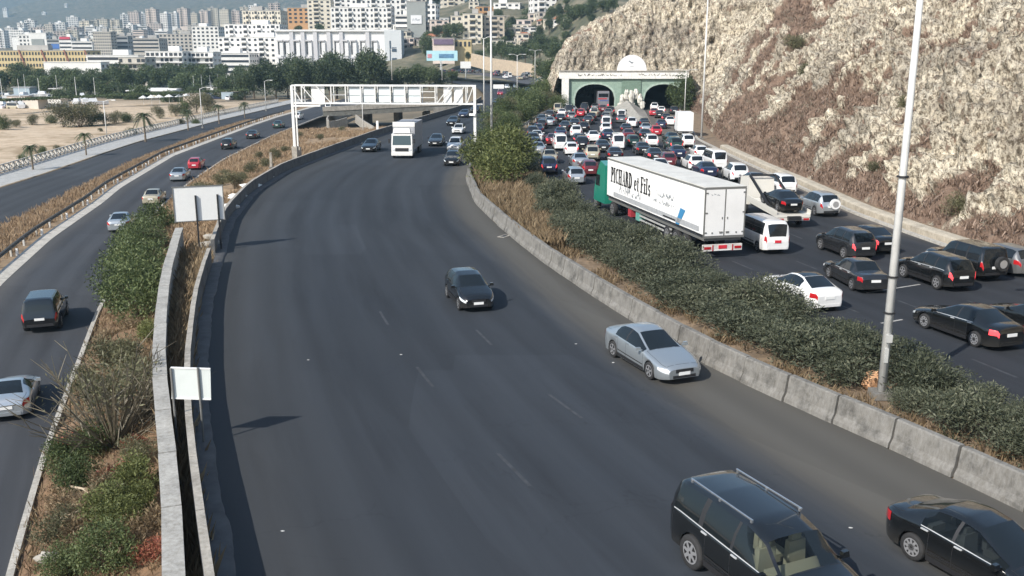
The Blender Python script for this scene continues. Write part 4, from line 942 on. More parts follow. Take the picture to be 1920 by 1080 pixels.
# lettering, cut from flat strips
def glyphs(word, h, bold=.225):
    """thick-and-thin serif letters as quads in a 2D plane; returns polygons and width"""
    P = []; u = 0.0; th = bold * h; hr = .095 * h
    def rect(a, b_, c_, d_): P.append([(a, b_), (c_, b_), (c_, d_), (a, d_)])
    def arc(cx, cy, rx, ry, a0, a1, w0, w1, n_=9):
        for i in range(n_):
            q = []
            for a_, s in ((i, 1), (i + 1, 1), (i + 1, -1), (i, -1)):
                a = a0 + (a1 - a0) * a_ / n_; w = (w0 if s else w0); k = abs(math.cos(a)); w = w1 + (w0 - w1) * k; r_ = s * w / 2
                q.append((cx + (rx + r_) * math.cos(a), cy + (ry + r_) * math.sin(a)))
            P.append(q)
    def stem(x, z0, z1, serif=True, w=th):
        rect(x, z0, x + w, z1)
        if serif:
            for z in (z0, z1 - hr): rect(x - .09 * h, z, x + w + .09 * h, z + hr)
    for c_ in word:
        if c_ == ' ': u += .34 * h; continue
        b0 = u + .1 * h
        if c_ == 'P': stem(b0, 0, h); arc(b0 + th * .6, h * .73, .30 * h, .24 * h, -math.pi / 2, math.pi / 2, th, hr); u = b0 + .55 * h
        elif c_ == 'I': stem(b0, 0, h); u = b0 + th + .13 * h
        elif c_ == 'C': arc(b0 + .30 * h, h * .5, .26 * h, .45 * h, .3 * math.pi, 1.7 * math.pi, th, hr, 14); rect(b0 + .44 * h, .66 * h, b0 + .50 * h, h); u = b0 + .60 * h
        elif c_ == 'H': stem(b0, 0, h); stem(b0 + .42 * h, 0, h); rect(b0, .47 * h, b0 + .5 * h, .55 * h); u = b0 + .42 * h + th + .13 * h
        elif c_ == 'A':
            P.append([(b0 + .02 * h, 0), (b0 + .08 * h, 0), (b0 + .32 * h, h), (b0 + .26 * h, h)]); P.append([(b0 + .40 * h, 0), (b0 + .40 * h + th, 0), (b0 + .34 * h, h), (b0 + .22 * h, h)])
            rect(b0 + .1 * h, .3 * h, b0 + .45 * h, .37 * h); rect(b0 - .06 * h, 0, b0 + .18 * h, hr); rect(b0 + .32 * h, 0, b0 + .64 * h, hr); u = b0 + .62 * h
        elif c_ == 'R': stem(b0, 0, h); arc(b0 + th * .6, h * .74, .28 * h, .23 * h, -math.pi / 2, math.pi / 2, th, hr); P.append([(b0 + .24 * h, .5 * h), (b0 + .24 * h + th, .5 * h), (b0 + .46 * h + th, 0), (b0 + .44 * h, 0)]); u = b0 + .66 * h
        elif c_ == 'D': stem(b0, 0, h); arc(b0 + th * .6, h * .5, .38 * h, .465 * h, -math.pi / 2, math.pi / 2, th, hr, 14); u = b0 + .68 * h
        elif c_ == 'e': arc(b0 + .24 * h, .33 * h, .18 * h, .29 * h, .05 * math.pi, 1.75 * math.pi, th * .9, hr, 14); rect(b0 + .08 * h, .32 * h, b0 + .42 * h, .38 * h); u = b0 + .48 * h
        elif c_ == 't': rect(b0 + .1 * h, .05 * h, b0 + .1 * h + th * .9, .86 * h); rect(b0, .58 * h, b0 + .38 * h, .65 * h); rect(b0 + .1 * h, 0, b0 + .38 * h, .09 * h); u = b0 + .40 * h
        elif c_ == 'F': stem(b0, 0, h); rect(b0, h - hr, b0 + .52 * h, h); rect(b0 + .46 * h, .74 * h, b0 + .52 * h, h); rect(b0, .5 * h, b0 + .38 * h, .57 * h); rect(b0 + .34 * h, .42 * h, b0 + .40 * h, .66 * h); u = b0 + .56 * h
        elif c_ == 'i': stem(b0, 0, .64 * h, w=th * .9); rect(b0, .76 * h, b0 + th * .9, .93 * h); u = b0 + th + .10 * h
        elif c_ == 'l': stem(b0, 0, h, w=th * .9); u = b0 + th + .10 * h
        elif c_ == 's': arc(b0 + .18 * h, .48 * h, .13 * h, .13 * h, .1 * math.pi, 1.5 * math.pi, hr * 1.6, th * .7, 9); arc(b0 + .20 * h, .18 * h, .14 * h, .15 * h, -.9 * math.pi, .5 * math.pi, hr * 1.6, th * .7, 9); u = b0 + .42 * h
    return P, u
def put_text(P, width, u0, u1, z0, zs, name, m, t, y=1.268, slant=0.0):
    k = (u1 - u0) / width; mb = MB()
    for q in P:
        vs = [(LT - (u0 + a * k + slant * b_), y, z0 + b_ * zs) for a, b_ in q]
        ar = sum(vs[i][0] * vs[(i + 1) % 4][2] - vs[(i + 1) % 4][0] * vs[i][2] for i in range(len(vs)))
        mb.add(vs, [(0, 1, 2, 3) if ar < 0 else (3, 2, 1, 0)])
    return stuff(mb.build(name, m, t))
M_ink = mat('lettering_black', (0.02, 0.02, 0.022), .5); M_ink2 = mat('lettering_grey', (0.19, 0.22, 0.25), .5); M_ink3 = mat('lettering_blue', (0.05, 0.22, 0.42), .5)
P, w_ = glyphs('PICHARD et Fils', 1.0); put_text(P, w_, .75, 8.1, 2.40, 1.04, 'lettering', M_ink, t)
def scrawl(n_, seed, h, step, thick):
    r_ = random.Random(seed); P = []; u = 0; prev = None
    for i in range(n_):
        if r_.random() < .14: u += step * 1.2; prev = None
        z = r_.choice([0, 0, .35, .5, .5, 1.0]) * h; q = (u, z)
        if prev: 
            dx, dz = q[0] - prev[0], q[1] - prev[1]; l = math.hypot(dx, dz) + 1e-6; nx_, nz_ = -dz / l * thick / 2, dx / l * thick / 2
            P.append([(prev[0] + nx_, prev[1] + nz_), (q[0] + nx_, q[1] + nz_), (q[0] - nx_, q[1] - nz_), (prev[0] - nx_, prev[1] - nz_)])
        prev = q; u += step * r_.uniform(.5, 1)
    return P, u
P, w_ = scrawl(46, 3, .50, .12, .05); put_text(P, w_, 2.3, 6.6, 1.88, 1.0, 'lettering', M_ink2, t, slant=-.35)
P, w_ = scrawl(44, 5, .30, .09, .05); put_text(P, w_, 9.1, 11.9, 2.62, 1.0, 'lettering', M_ink2, t)
P, w_ = scrawl(40, 8, .28, .10, .04); put_text(P, w_, 8.7, 12.2, 2.18, 1.0, 'lettering', M_ink2, t)
mb = MB().add([(LT - 12.1, 1.268, 1.28), (LT - 12.6, 1.268, 1.28), (LT - 13.5, 1.268, 2.35), (LT - 12.8, 1.268, 2.40)], [(0, 1, 2, 3)]); mb.build('blue_slash', M_ink3, t)
mb = MB().box((LT - 11.2, 1.268, 1.55), (1.9, .006, .10)); mb.build('dark_stripe', M_ink, t)
P, w_ = scrawl(16, 11, .12, .09, .03); mb = MB()
for q in P: mb.add([(-.048, .9 - a * .42, 3.55 + b_) for a, b_ in q], [(0, 1, 2, 3)])
stuff(mb.build('lettering', M_ink2, t))

# ---- recovery truck with a black car on its bed
M_tow = paint('paint_tow', (0.70, 0.68, 0.62), 0, .45)
q = grd(1478, 428); t = thing('recovery_truck', 'cream-white recovery truck with tilted bed carrying a black car', 'truck', (q.x + .3, q.y, 0), R(97))
bed = MB(); bed.add([(0, -1.2, .95), (0, 1.2, .95), (5.6, 1.2, 1.25), (5.6, -1.2, 1.25), (0, -1.2, .75), (0, 1.2, .75), (5.6, 1.2, 1.05), (5.6, -1.2, 1.05)], [(0, 3, 2, 1), (4, 5, 6, 7), (0, 1, 5, 4), (1, 2, 6, 5), (2, 3, 7, 6), (3, 0, 4, 7)]); bed.build('bed', M_tow, t)
for s in (1, -1): MB().bar((0, s * 1.2, 1.08), (5.6, s * 1.2, 1.38), .06, .28).build('side_board', M_tow, t)
mb = MB().bar((2.2, .95, 1.3), (5.9, .95, 2.9), .13, .16); mb.bar((2.2, -.95, 1.3), (5.9, -.95, 2.9), .13, .16); mb.bar((5.9, -.95, 2.9), (5.9, .95, 2.9), .12); mb.build('loading_boom', M_trim, t)
MB().box((6.9, 0, 1.7), (1.9, 2.1, 1.9), taper=.9).build('cab', M_tow, t)
MB().box((7.86, 0, 2.1), (.03, 1.7, .7)).build('windshield', G_dark, t)
MB().box((.02, 0, .62), (.1, 2.3, .2)).build('bumper', M_tow, t); MB().box((-.04, -.3, .62), (.02, .5, .13)).build('number_plate', M_plate, t)
for s in (1, -1): MB().box((-.04, s * .9, .62), (.03, .4, .14)).build('taillight', M_tail, t)
MB().box((3.5, 0, .72), (7.6, .9, .25)).build('chassis', M_trim, t)
ty, rm = wheel_meshes(.42, .28, 8)
for x in (1.4, 6.6):
    for s in (1, -1): link('rim', rm, link('wheel', ty, t, (x, s * .98, .42)))
dd = Vector((math.cos(R(97)), math.sin(R(97)), 0))
c_ = car('sedan', 'black', Vector((q.x + .3, q.y, 0)) + dd * 2.3, R(97), 'black car carried on the bed of the recovery truck', z=1.10, detail=1, scale=.92); c_.rotation_euler = (0, R(-3.1), R(97))

# ---- queue before the tunnel
Q = [(1079, 347, 'wagon', 'silver'), (1031, 308, 'old_sedan', 'beige'), (1088, 316, 'sedan', 'silver'), (1106, 331, 'hatch', 'maroon'), (1072, 292, 'hatch', 'white'), (1051, 283, 'van', 'white'), (1037, 273, 'sedan', 'red'), (1007, 266, 'sedan', 'white'),
     (1052, 259, 'sedan', 'navy'), (1086, 273, 'hatch', 'dark_grey'), (1082, 258, 'suv', 'white'), (1109, 282, 'suv', 'black'), (1136, 287, 'sedan', 'dark_grey'), (1165, 282, 'van', 'white'), (1143, 263, 'sedan', 'navy'), (1138, 252, 'suv', 'white'),
     (1139, 242, 'van', 'white'), (1177, 251, 'sedan', 'dark_grey'), (1182, 263, 'sedan', 'maroon'), (1106, 234, 'sedan', 'dark_grey'), (1116, 216, 'sedan', 'white'), (1092, 219, 'hatch', 'red'), (1080, 240, 'sedan', 'black'), (1062, 246, 'sedan', 'dark_grey'),
     (1034, 237, 'sedan', 'silver'), (1018, 242, 'hatch', 'dark_grey'), (1010, 252, 'sedan', 'navy'), (1015, 232, 'sedan', 'grey'), (1034, 225, 'suv', 'dark_grey'), (1054, 230, 'sedan', 'black'), (1056, 219, 'sedan', 'white'), (1073, 226, 'hatch', 'grey'), (1075, 212, 'sedan', 'silver'),
     (1098, 208, 'suv', 'white'), (1118, 207, 'sedan', 'grey'), (1133, 211, 'sedan', 'maroon'), (1042, 212, 'van', 'beige'), (1060, 208, 'hatch', 'white'),
     (1192, 240, 'suv', 'white'), (1215, 218, 'sedan', 'red'), (1222, 229, 'sedan', 'black'), (1214, 239, 'sedan', 'dark_grey'), (1216, 251, 'sedan', 'silver'), (1230, 254, 'hatch', 'red'), (1211, 263, 'sedan', 'dark_grey'), (1211, 278, 'suv', 'white'), (1208, 292, 'sedan', 'dark_grey'), (1188, 276, 'hatch', 'green'),
     (1247, 214, 'hatch', 'white'), (1230, 208, 'suv', 'white'), (1250, 230, 'sedan', 'silver'), (1236, 242, 'sedan', 'navy'), (1263, 270, 'sedan', 'green'), (1256, 284, 'suv', 'green'), (1292, 278, 'suv', 'white'), (1316, 299, 'hatch', 'white'), (1274, 299, 'sedan', 'navy'),
     (1233, 306, 'sedan', 'dark_grey'), (1258, 312, 'hatch', 'maroon'), (1301, 320, 'wagon', 'white'), (1347, 319, 'van', 'white'), (1334, 335, 'sedan', 'navy'), (1388, 345, 'suv', 'white'), (1420, 356, 'sedan', 'grey'), (1262, 215, 'suv', 'dark_grey'), (1240, 222, 'sedan', 'black'), (1000, 260, 'suv', 'dark_grey')]
items = []
for (px, py, kind, col) in Q:
    q = grd(px, py); items.append([q.x, q.y + SP[kind]['L'] / 2, kind, col])
blk = [(24.9, 141, 2.6, 7.5), (23.9, 185, 5.0, 40)]                                  # box lorry, stone wedge
for it_ in range(60):
    for i in range(len(items)):
        for j in range(i):
            dx, dy = items[i][0] - items[j][0], items[i][1] - items[j][1]; w_, l_ = 2.25, 5.4
            if abs(dx) < w_ and abs(dy) < l_:
                ox, oy = w_ - abs(dx), l_ - abs(dy)
                if ox * 2.2 < oy: s = .5 * ox * (1 if dx >= 0 else -1); items[i][0] += s * .5; items[j][0] -= s * .5
                else: s = .5 * oy * (1 if dy >= 0 else -1); items[i][1] += s * .5; items[j][1] -= s * .5
        x_, y_ = items[i][0], items[i][1]
        lo, hi = float(RL(y_)) + 1.3, float(RR(y_)) - 1.3; items[i][0] = min(max(x_, lo), hi)
        for bx_, by_, bw, bl in blk:
            dx, dy = items[i][0] - bx_, items[i][1] - by_; w_, l_ = bw / 2 + 1.1, bl / 2 + 2.6
            if abs(dx) < w_ and abs(dy) < l_: items[i][0] += (w_ - abs(dx)) * (.4 if dx >= 0 else -.4)
rj = random.Random(4)
for yy in np.arange(96, 205, 5.9):
    lo, hi = float(RL(yy)) + 1.3, float(RR(yy)) - 1.3
    for xx in np.arange(lo, hi, 2.75):
        x_, y_ = xx + rj.uniform(-.2, .2), yy + rj.uniform(-.8, .8)
        if any(abs(x_ - i_[0]) < 2.25 and abs(y_ - i_[1]) < 5.3 for i_ in items): continue
        if any(abs(x_ - b0) < bw / 2 + 1.1 and abs(y_ - b1) < bl / 2 + 2.4 for b0, b1, bw, bl in blk): continue
        items.append([x_, y_, rj.choice(['sedan', 'sedan', 'hatch', 'suv', 'old_sedan', 'van']), rj.choice(['white', 'white', 'black', 'dark_grey', 'dark_grey', 'grey', 'silver', 'navy', 'black', 'beige'])])
for it_ in items:
    if it_[3] == 'red' and it_[1] < 130: it_[3] = 'maroon'
ORD = ['first', 'second', 'third', 'fourth', 'fifth', 'sixth', 'seventh', 'eighth', 'ninth', 'tenth', 'eleventh', 'twelfth', 'thirteenth', 'fourteenth', 'fifteenth', 'sixteenth', 'seventeenth', 'eighteenth', 'nineteenth', 'twentieth']
def ordw(n):
    if n < 20: return ORD[n]
    tens = {2: 'twenty', 3: 'thirty', 4: 'forty', 5: 'fifty', 6: 'sixty', 7: 'seventy', 8: 'eighty'}; t_, u_ = divmod(n + 1, 10)
    return tens[t_] + '-' + ORD[u_ - 1] if u_ else tens[t_][:-1] + 'ieth'
KN = {'sedan': 'sedan', 'old_sedan': 'boxy sedan', 'hatch': 'hatchback', 'suv': 'suv', 'van': 'van', 'wagon': 'estate car'}
def lane(it_): return int(min(5, max(0, (it_[0] - float(RL(it_[1]))) / (float(RR(it_[1])) - float(RL(it_[1]))) * 6)))
LN = ['lane nearest the median trees', 'second lane from the median trees', 'third lane from the median', 'third lane from the rocks', 'second lane from the rocks', 'lane nearest the rocks']
byl = {}
for it_ in items: byl.setdefault(lane(it_), []).append(it_)
for l_, its in byl.items():
    for r_, it_ in enumerate(sorted(its, key=lambda q: -q[1])):
        a = 'queue, ' + LN[l_] + ', ' + ordw(r_) + ' from tunnel'
        car(it_[2], it_[3], (it_[0], it_[1], 0), JAMH(min(200, it_[1])) + random.uniform(-.05, .05), it_[3].replace('_', ' ') + ' ' + KN[it_[2]] + ' in the ' + a, cat='car' if it_[2] != 'van' else 'van', group='cars queueing before the tunnel', detail=1 if it_[1] < 135 else 0, brake=random.random() < .25)
# box lorry in the queue
t = thing('box_lorry', 'small lorry with tall white box in the queue by the rocks', 'lorry', (24.9, 138, 0), R(86))
MB().box((2.0, 0, 2.1), (4.6, 2.2, 2.6)).build('cargo_box', M_tr, t); MB().box((5.3, 0, 1.45), (1.8, 1.95, 1.9), taper=.9).build('cab', M_trk, t); MB().box((2.6, 0, .62), (6, .9, .3)).build('chassis', M_trim, t)
mb = MB().box((-.31, 0, .6), (.06, 2.1, .2)); mb.build('bumper', M_frame, t)
ty, rm = wheel_meshes(.4, .26, 8)
for x in (.9, 5.2):
    for s in (1, -1): link('wheel', ty, t, (x, s * .95, .4))
# coach in the left bore
t = thing('coach', 'grey coach with red and blue stripes entering the left tunnel bore', 'coach', (19.6, 207.2, 0), R(90))
MB().box((5, 0, 2.15), (10, 2.4, 3.4)).build('body', mat('coach_grey', (0.20, 0.20, 0.22), .4, var=.1), t)
MB().box((-.02, 0, 3.0), (.03, 2.1, .75)).build('rear_window', G_dark, t)
MB().box((-.02, .2, 2.3), (.03, 1.9, .28)).build('stripe', mat('coach_red', (0.4, 0.06, 0.07), .4), t); MB().box((-.02, -.2, 1.9), (.03, 1.9, .2)).build('stripe', mat('coach_blue', (0.08, 0.12, 0.3), .4), t)
for s in (1, -1): MB().box((-.03, s * 1.0, .95), (.04, .3, .35)).build('taillight', M_brake, t)
for x in (2.2, 7.6):
    for s in (1, -1): link('wheel', wheel_meshes(.5, .3, 8)[0], t, (x, s * 1.02, .5))
# ================================================================= STREET FURNITURE AND STRUCTURES
# ---- sign gantry
A_, B_ = Vector((-25.3, 111.4, -.3)), Vector((-4.2, 109.1, 0)); ax = (B_ - A_).normalized(); ln = (Vector((B_.x, B_.y, 0)) - Vector((A_.x, A_.y, 0))).length; bk = Vector((-ax.y, ax.x, 0)).normalized()
t = thing('sign_gantry', 'white steel truss gantry with sign panels across the main road', 'gantry', (A_.x, A_.y, 0), math.atan2(ax.y, ax.x))
ZB, ZT = 6.05, 8.05; M_gan = mat('gantry_white', (0.72, 0.72, 0.70), .45, var=.08, scale=.7)
for x in (0.0, ln):
    for y in (0, 1.1):
        if y and x: continue
        MB().bar((x, y, -.4), (x, y, ZT), .30 if y == 0 else .16).build('post', M_gan, t)
MB().box((0, 0, .35), (.62, .62, 1.5)).build('footing', M_conc2, t); MB().box((.1, 1.1, .25), (.4, .5, 1.3)).build('footing', M_conc2, t); MB().box((ln, 0, .1), (.6, .6, .7)).build('footing', M_conc2, t)
for y in (0, 1.1):
    for z in (ZB, ZT): MB().bar((0, y, z), (ln, y, z), .17).build('chord', M_gan, t)
VX = [0, .80, 3.25, 4.45, 5.70, 6.90, 8.15, 9.35, 10.6, 11.8, 14.3, 14.95]; sc = ln / 15.0; VX = [v * sc for v in VX]
for v in VX[1:-1]:
    MB().bar((v, 0, ZB), (v, 0, ZT), .11).build('upright', M_gan, t); MB().bar((v, 1.1, ZB), (v, 1.1, ZT), .09).build('upright', M_gan, t); MB().bar((v, 0, ZT), (v, 1.1, ZT), .08).build('cross_tie', M_gan, t)
for a, c_, up in ((0, .8, -1), (.8, 2.0, -1), (2.0, 3.25, -1), (11.9, 13.0, 1), (12.3, 13.3, 1), (13.2, 14.2, 1), (14.35, 14.9, 1)):
    z0, z1 = (ZT, ZB) if up < 0 else (ZB, ZT); MB().bar((a * sc, -.02, z0), (c_ * sc, -.02, z1), .09).build('diagonal', M_gan, t)
M_pan = mat('sign_panel', (0.66, 0.72, 0.74), .45, var=.06, scale=1.5); M_panw = mat('sign_panel_white', (0.78, 0.78, 0.76), .45, var=.05, scale=1.5)
for (a, c_, m_) in ((4.72, 5.6, 0), (5.92, 6.82, 0), (7.15, 8.05, 0), (8.35, 9.27, 0), (9.6, 10.5, 0), (1.55, 2.65, 1), (12.45, 13.1, 1), (13.3, 14.0, 1)):
    w_ = (c_ - a) * sc; x_ = (a + c_) / 2 * sc
    pn = MB().box((x_, .3, (ZB + ZT) / 2), (w_, .06, ZT - ZB - .22)).build('sign_panel', M_panw if m_ else M_pan, t)
    if not m_:
        fr = MB()
        for z in (ZB + .15, (ZB + ZT) / 2 - .1, ZT - .18): fr.box((x_, .25, z), (w_, .05, .07))
        fr.build('panel_rail', mat('rail_grey', (0.34, 0.38, 0.38), .5), pn)
for z in (ZB + .7, ZB + 1.35): MB().bar((10.65 * sc, 0, z), (11.8 * sc, 0, z), .07).build('bar', M_gan, t)
for z in (ZB + .95,): MB().bar((3.3 * sc, 0, z), (4.4 * sc, 0, z), .06).build('bar', M_gan, t)
MB().bar((0, -.35, ZB - .3), (ln * .16, -.35, ZB - .25), .12, .2).build('walkway_edge', M_gan, t)
MB().box((ln - .25, -.25, 4.9), (.7, .3, .25)).build('camera_box', M_white, t)
MB().bar((ln, 0, ZB), (ln + .9, 0, ZB), .08).build('bracket', M_gan, t)

# ---- lamp posts
M_pole = mat('lamp_pole', (0.62, 0.62, 0.60), .5, .1, var=.18, scale=1.2)
def lamp(x, y, z, h, label, r=.12, arms=2, yaw=0.0, rust=False, nodet=False):
    t = thing('street_lamp', label, 'street lamp', (x, y, z), yaw, 'street lamps along the roads')
    MB().cyl((0, 0, 0), (0, 0, h), r, r * .55, 10).build('pole', M_pole, t, True)
    MB().box((0, 0, .12), (r * 4.5, r * 4.5, .24)).build('base_plate', M_conc, t)
    for k in range(arms):
        s = 1 if k == 0 else -1; ln_ = 1.5
        MB().tube([(0, 0, h - .1), (s * ln_ * .5, 0, h + .22), (s * ln_, 0, h + .25)], r * .4, 6).build('arm', M_pole, t)
        MB().box((s * (ln_ + .3), 0, h + .22), (.75, .28, .14), taper=.8).build('lamp_head', M_galv, t)
    return t
L1 = lamp(12.75, 30.95, 0, 16.5, 'tall white lamp post rising from the median hedge in front of the rocks', .155)
for z, w_ in ((3.0, .34), (4.25, .34), (7.6, .36)):
    mb = MB(); mb.cyl((0, 0, z), (0, 0, z + .06), .19, .19, 10); mb.build('band', M_trim, L1)
mb = MB(); mb.box((.02, -.14, 2.15), (.2, .12, .26)); mb.box((-.02, -.15, 1.55), (.12, .06, .5)); mb.build('junction_box', M_galv, L1)
lamp(-2.4, 112.6, 0, 20.0, 'tallest pale lamp post just right of the gantry', .16)
lamp(-4.9, 169.5, 0, 14.2, 'lamp post behind the gantry right post, second from it', .13)
lamp(1.3, 244, 0, 11.3, 'T-shaped lamp post standing among the far median trees', .12)
lamp(26.4, 133.5, 0, 20.0, 'tall lamp post against the brown slope right of the tunnel', .15)
lamp(34.0, 190, 0, 8.4, 'lamp post beside the right tunnel bore', .1)
lamp(12.4, 215, 0, 8.0, 'small lamp post left of the tunnel portal', .09, nodet=True)
for (px, py, pt, lb) in ((201, 262, 190, 'thin lamp post on the promenade, leftmost of the three'), (380, 240, 166, 'thin lamp post on the promenade near the palms, middle one'), (499, 208, 152, 'thin lamp post beside the pine trees left of the gantry')):
    q = grd(px, py, ZO); top = at(px, pt, q.y).z; lamp(q.x, q.y, ZO, top - ZO, lb, .10, 1, R(0))
q = grd(681, 243, -1.5); lamp(q.x, q.y, -3, at(681, 165, q.y).z + 3, 'thin lamp post seen under the gantry sign panels', .09, 1)
for k, (px, pt, pb, Y) in enumerate(((735, 92, 150, 330), (829, 115, 150, 330), (1003, 95, 160, 330))):
    q = at(px, pb, Y); lamp(q.x, Y, q.z, at(px, pt, Y).z - q.z, ('distant lamp post left of the grey slab building', 'distant lamp post under the pale blue billboard', 'distant lamp post beyond the far bend')[k], .12, 2)

# ---- white billboard seen from behind
q0, q1 = grd(330, 452, .0), grd(402, 446, .0)
c0, c1 = at(323, 352, 55.5), at(417, 350, 56.5)
t = thing('billboard', 'large blank white billboard on two dark posts above the channel', 'billboard', ((c0.x + c1.x) / 2, 56.0, 0), math.atan2(1.0, c1.x - c0.x))
w_ = (c1 - c0).length; zt_, zb_ = at(370, 350, 56).z, at(370, 413, 56).z
pn = MB().box((0, 0, (zt_ + zb_) / 2), (w_, .07, zt_ - zb_)).build('panel', mat('billboard_white', (0.82, 0.82, 0.80), .4, var=.03), t)
fr = MB()
for z in (zt_ + .02, zb_ - .02): fr.box((0, -.01, z), (w_ + .1, .1, .05))
for x in (-w_ / 2, w_ / 2): fr.box((x, -.01, (zt_ + zb_) / 2), (.05, .1, zt_ - zb_))
fr.build('frame', M_frame, t)
for x in (-w_ * .06, w_ * .38): MB().box((x, -.10, (zt_ - .5 - 1.2) / 2), (.10, .10, zt_ - .5 + 1.2)).build('post', M_trim, t)
# ---- small panel sign over the channel
c0, c1 = at(313, 690, 26.9), at(386, 692, 26.9); zt_, zb_ = at(350, 690, 26.9).z, at(350, 747, 26.9).z; w_ = (c1 - c0).length
t = thing('road_sign', 'small pale panel sign tilted over the narrow channel', 'sign', ((c0.x + c1.x) / 2, 26.9, 0), R(3))
pn = MB().box((0, 0, (zt_ + zb_) / 2), (w_, .04, zt_ - zb_)).build('panel', mat('sign_pale', (0.62, 0.66, 0.64), .45, var=.05, scale=2), t); pn.rotation_euler = (0, R(3), 0)
fr = MB(); fr.box((0, -.015, zt_), (w_, .05, .04)); fr.box((0, -.015, zb_), (w_, .05, .04)); fr.build('frame', M_white, t).rotation_euler = (0, R(3), 0)
for x in (-w_ * .38, w_ * .30): MB().cyl((x, -.06, -.8), (x, -.06, zt_ + .02), .035, .035, 8).build('post', M_frame, t)

# ---- guard rail of the service road
GRX = lambda y: LL(y) - 1.5
t = thing('guard_rail', 'dark steel guard rail with small white posts between the left roads', 'guard rail')
y = 40.0
while y < 240:
    ye = y + 4.0; a, b_ = Vector((float(GRX(y)), y, ZL + .62)), Vector((float(GRX(ye)), ye, ZL + .62))
    mb = MB(); d = (b_ - a).normalized(); nn = Vector((d.y, -d.x, 0))
    rows = []
    for p in (a, b_): rows.append([p + nn * o_ + Vector((0, 0, z)) for o_, z in ((.02, -.16), (.09, -.12), (.09, -.06), (.02, 0), (.09, .06), (.09, .12), (.02, .16), (-.02, .16), (-.02, -.16))])
    mb.grid(rows, close=True); mb.build('rail_panel', mat('rail_dark', (0.115, 0.105, 0.09), .6, .3, var=.3, scale=3), t)
    MB().box((a.x, a.y, ZL + .30), (.14, .10, .72)).build('post', M_kerb if int(y / 4) % 2 else M_galv, t)
    if int(y / 4) % 2: MB().box((a.x + .45, a.y, ZL + .28), (.16, .12, .5)).build('marker_post', M_white, t)
    y = ye
# guard rail at the median of the tunnel road
t = thing('guard_rail', 'pale guard rail beside the queue at the foot of the median trees', 'guard rail')
y = 132.0
while y < 206:
    ye = y + 4; a, b_ = Vector((float(RL(y)) - .4, y, .65)), Vector((float(RL(ye)) - .4, ye, .65)); MB().bar(a, b_, .06, .32).build('rail_panel', M_galv, t); MB().box((a.x, a.y, .3), (.12, .1, .66)).build('post', M_galv, t); y = ye
# ---- promenade balustrade
t = thing('balustrade', 'white concrete balustrade along the promenade above the sand', 'balustrade')
BX = lambda y: OL(y) - 5.3
rl, ba = MB(), MB(); ysb = np.arange(84, 300, 1.6)
for i in range(len(ysb) - 1):
    a, b_ = Vector((float(BX(ysb[i])), ysb[i], 0)), Vector((float(BX(ysb[i + 1])), ysb[i + 1], 0))
    for z in (ZO + 1.15, ZO + .28): rl.bar(a + Vector((0, 0, z)), b_ + Vector((0, 0, z)), .16, .12)
    ba.box((a.x, a.y, ZO + .6), (.22, .22, 1.25)); ba.bar(a + Vector((0, 0, ZO + .3)), b_ + Vector((0, 0, ZO + 1.1)), .10); ba.bar(a + Vector((0, 0, ZO + 1.1)), b_ + Vector((0, 0, ZO + .3)), .10)
M_bal = concrete('baluster_concrete', (0.58, 0.56, 0.52), .2); rl.build('rail', M_bal, t); stuff(ba.build('balusters', M_bal, t))

# ---- tunnel portal
PY = 208.0
def X_(px): return at(px, 180, PY).x
def Z_(py): return at(1150, py, PY).z
M_green = concrete('portal_green', (0.27, 0.37, 0.31), .12); M_green2 = concrete('portal_green_dark', (0.17, 0.25, 0.20), .15); M_greentrim = concrete('portal_trim', (0.38, 0.48, 0.42), .1)
M_pw = concrete('portal_white', (0.80, 0.79, 0.76), .08)
t = thing('tunnel_portal', 'pale green tunnel portal with two arched bores and white lettered beam', 'tunnel portal', (0, PY, 0))
xl, xr_ = X_(1064), X_(1291); ztop = Z_(147)
arches = [(X_(1078), X_(1152)), (X_(1208), X_(1282))]; zs, za = 2.3, Z_(158)
def arch_z(x, a, c_):
    u = (x - (a + c_) / 2) / ((c_ - a) / 2); return zs + (za - zs) * (max(0, 1 - abs(u) ** 2.3)) ** .5
xs_ = sorted(set([xl, xr_] + [a + (c_ - a) * k / 28 for a, c_ in arches for k in range(29)] + list(np.linspace(xl, xr_, 16))))
fw = MB(); sf = MB()
for i in range(len(xs_) - 1):
    a, b_ = xs_[i], xs_[i + 1]; xm = (a + b_) / 2; z0, z1 = -.2, -.2
    for p, q in arches:
        if p < xm < q: z0, z1 = arch_z(a, p, q), arch_z(b_, p, q)
    fw.add([(a, 0, z0), (b_, 0, z1), (b_, 0, ztop), (a, 0, ztop)], [(0, 1, 2, 3)])
fw.add([(xl, 0, -.2), (xl, 4, -.2), (xl, 4, ztop), (xl, 0, ztop)], [(3, 2, 1, 0)]); fw.build('facade', M_green, t)
M_bore = concrete('bore_lining', (0.10, 0.10, 0.095), .3)
for p, q in arches:
    mb = MB(); pr = [(p, -.2)] + [(p + (q - p) * k / 28, arch_z(p + (q - p) * k / 28, p, q)) for k in range(29)] + [(q, -.2)]
    mb.grid([[(x, 0, z) for x, z in pr], [(x, 20, z) for x, z in pr], [(x, 60, z) for x, z in pr]]); mb.add([(x, 60, z) for x, z in pr], [tuple(range(len(pr)))]); mb.build('bore', M_bore, t)
    mb = MB(); rows = []
    for k, (x, z) in enumerate(pr):
        cx = (p + q) / 2; e = 1 + .07; rows.append([(x, -.06, z), (cx + (x - cx) * e, -.06, -.2 if z < 0 else zs + (z - zs) * 1.0 + .35), (cx + (x - cx) * e, 0.01, -.2 if z < 0 else zs + (z - zs) + .35)])
    mb.grid(rows); mb.build('arch_trim', M_greentrim, t)
    MB().add([(p, .1, .003), (q, .1, .003), (q, 60, .003), (p, 60, .003)], [(0, 1, 2, 3)]).build('bore_floor', M_jam, t)
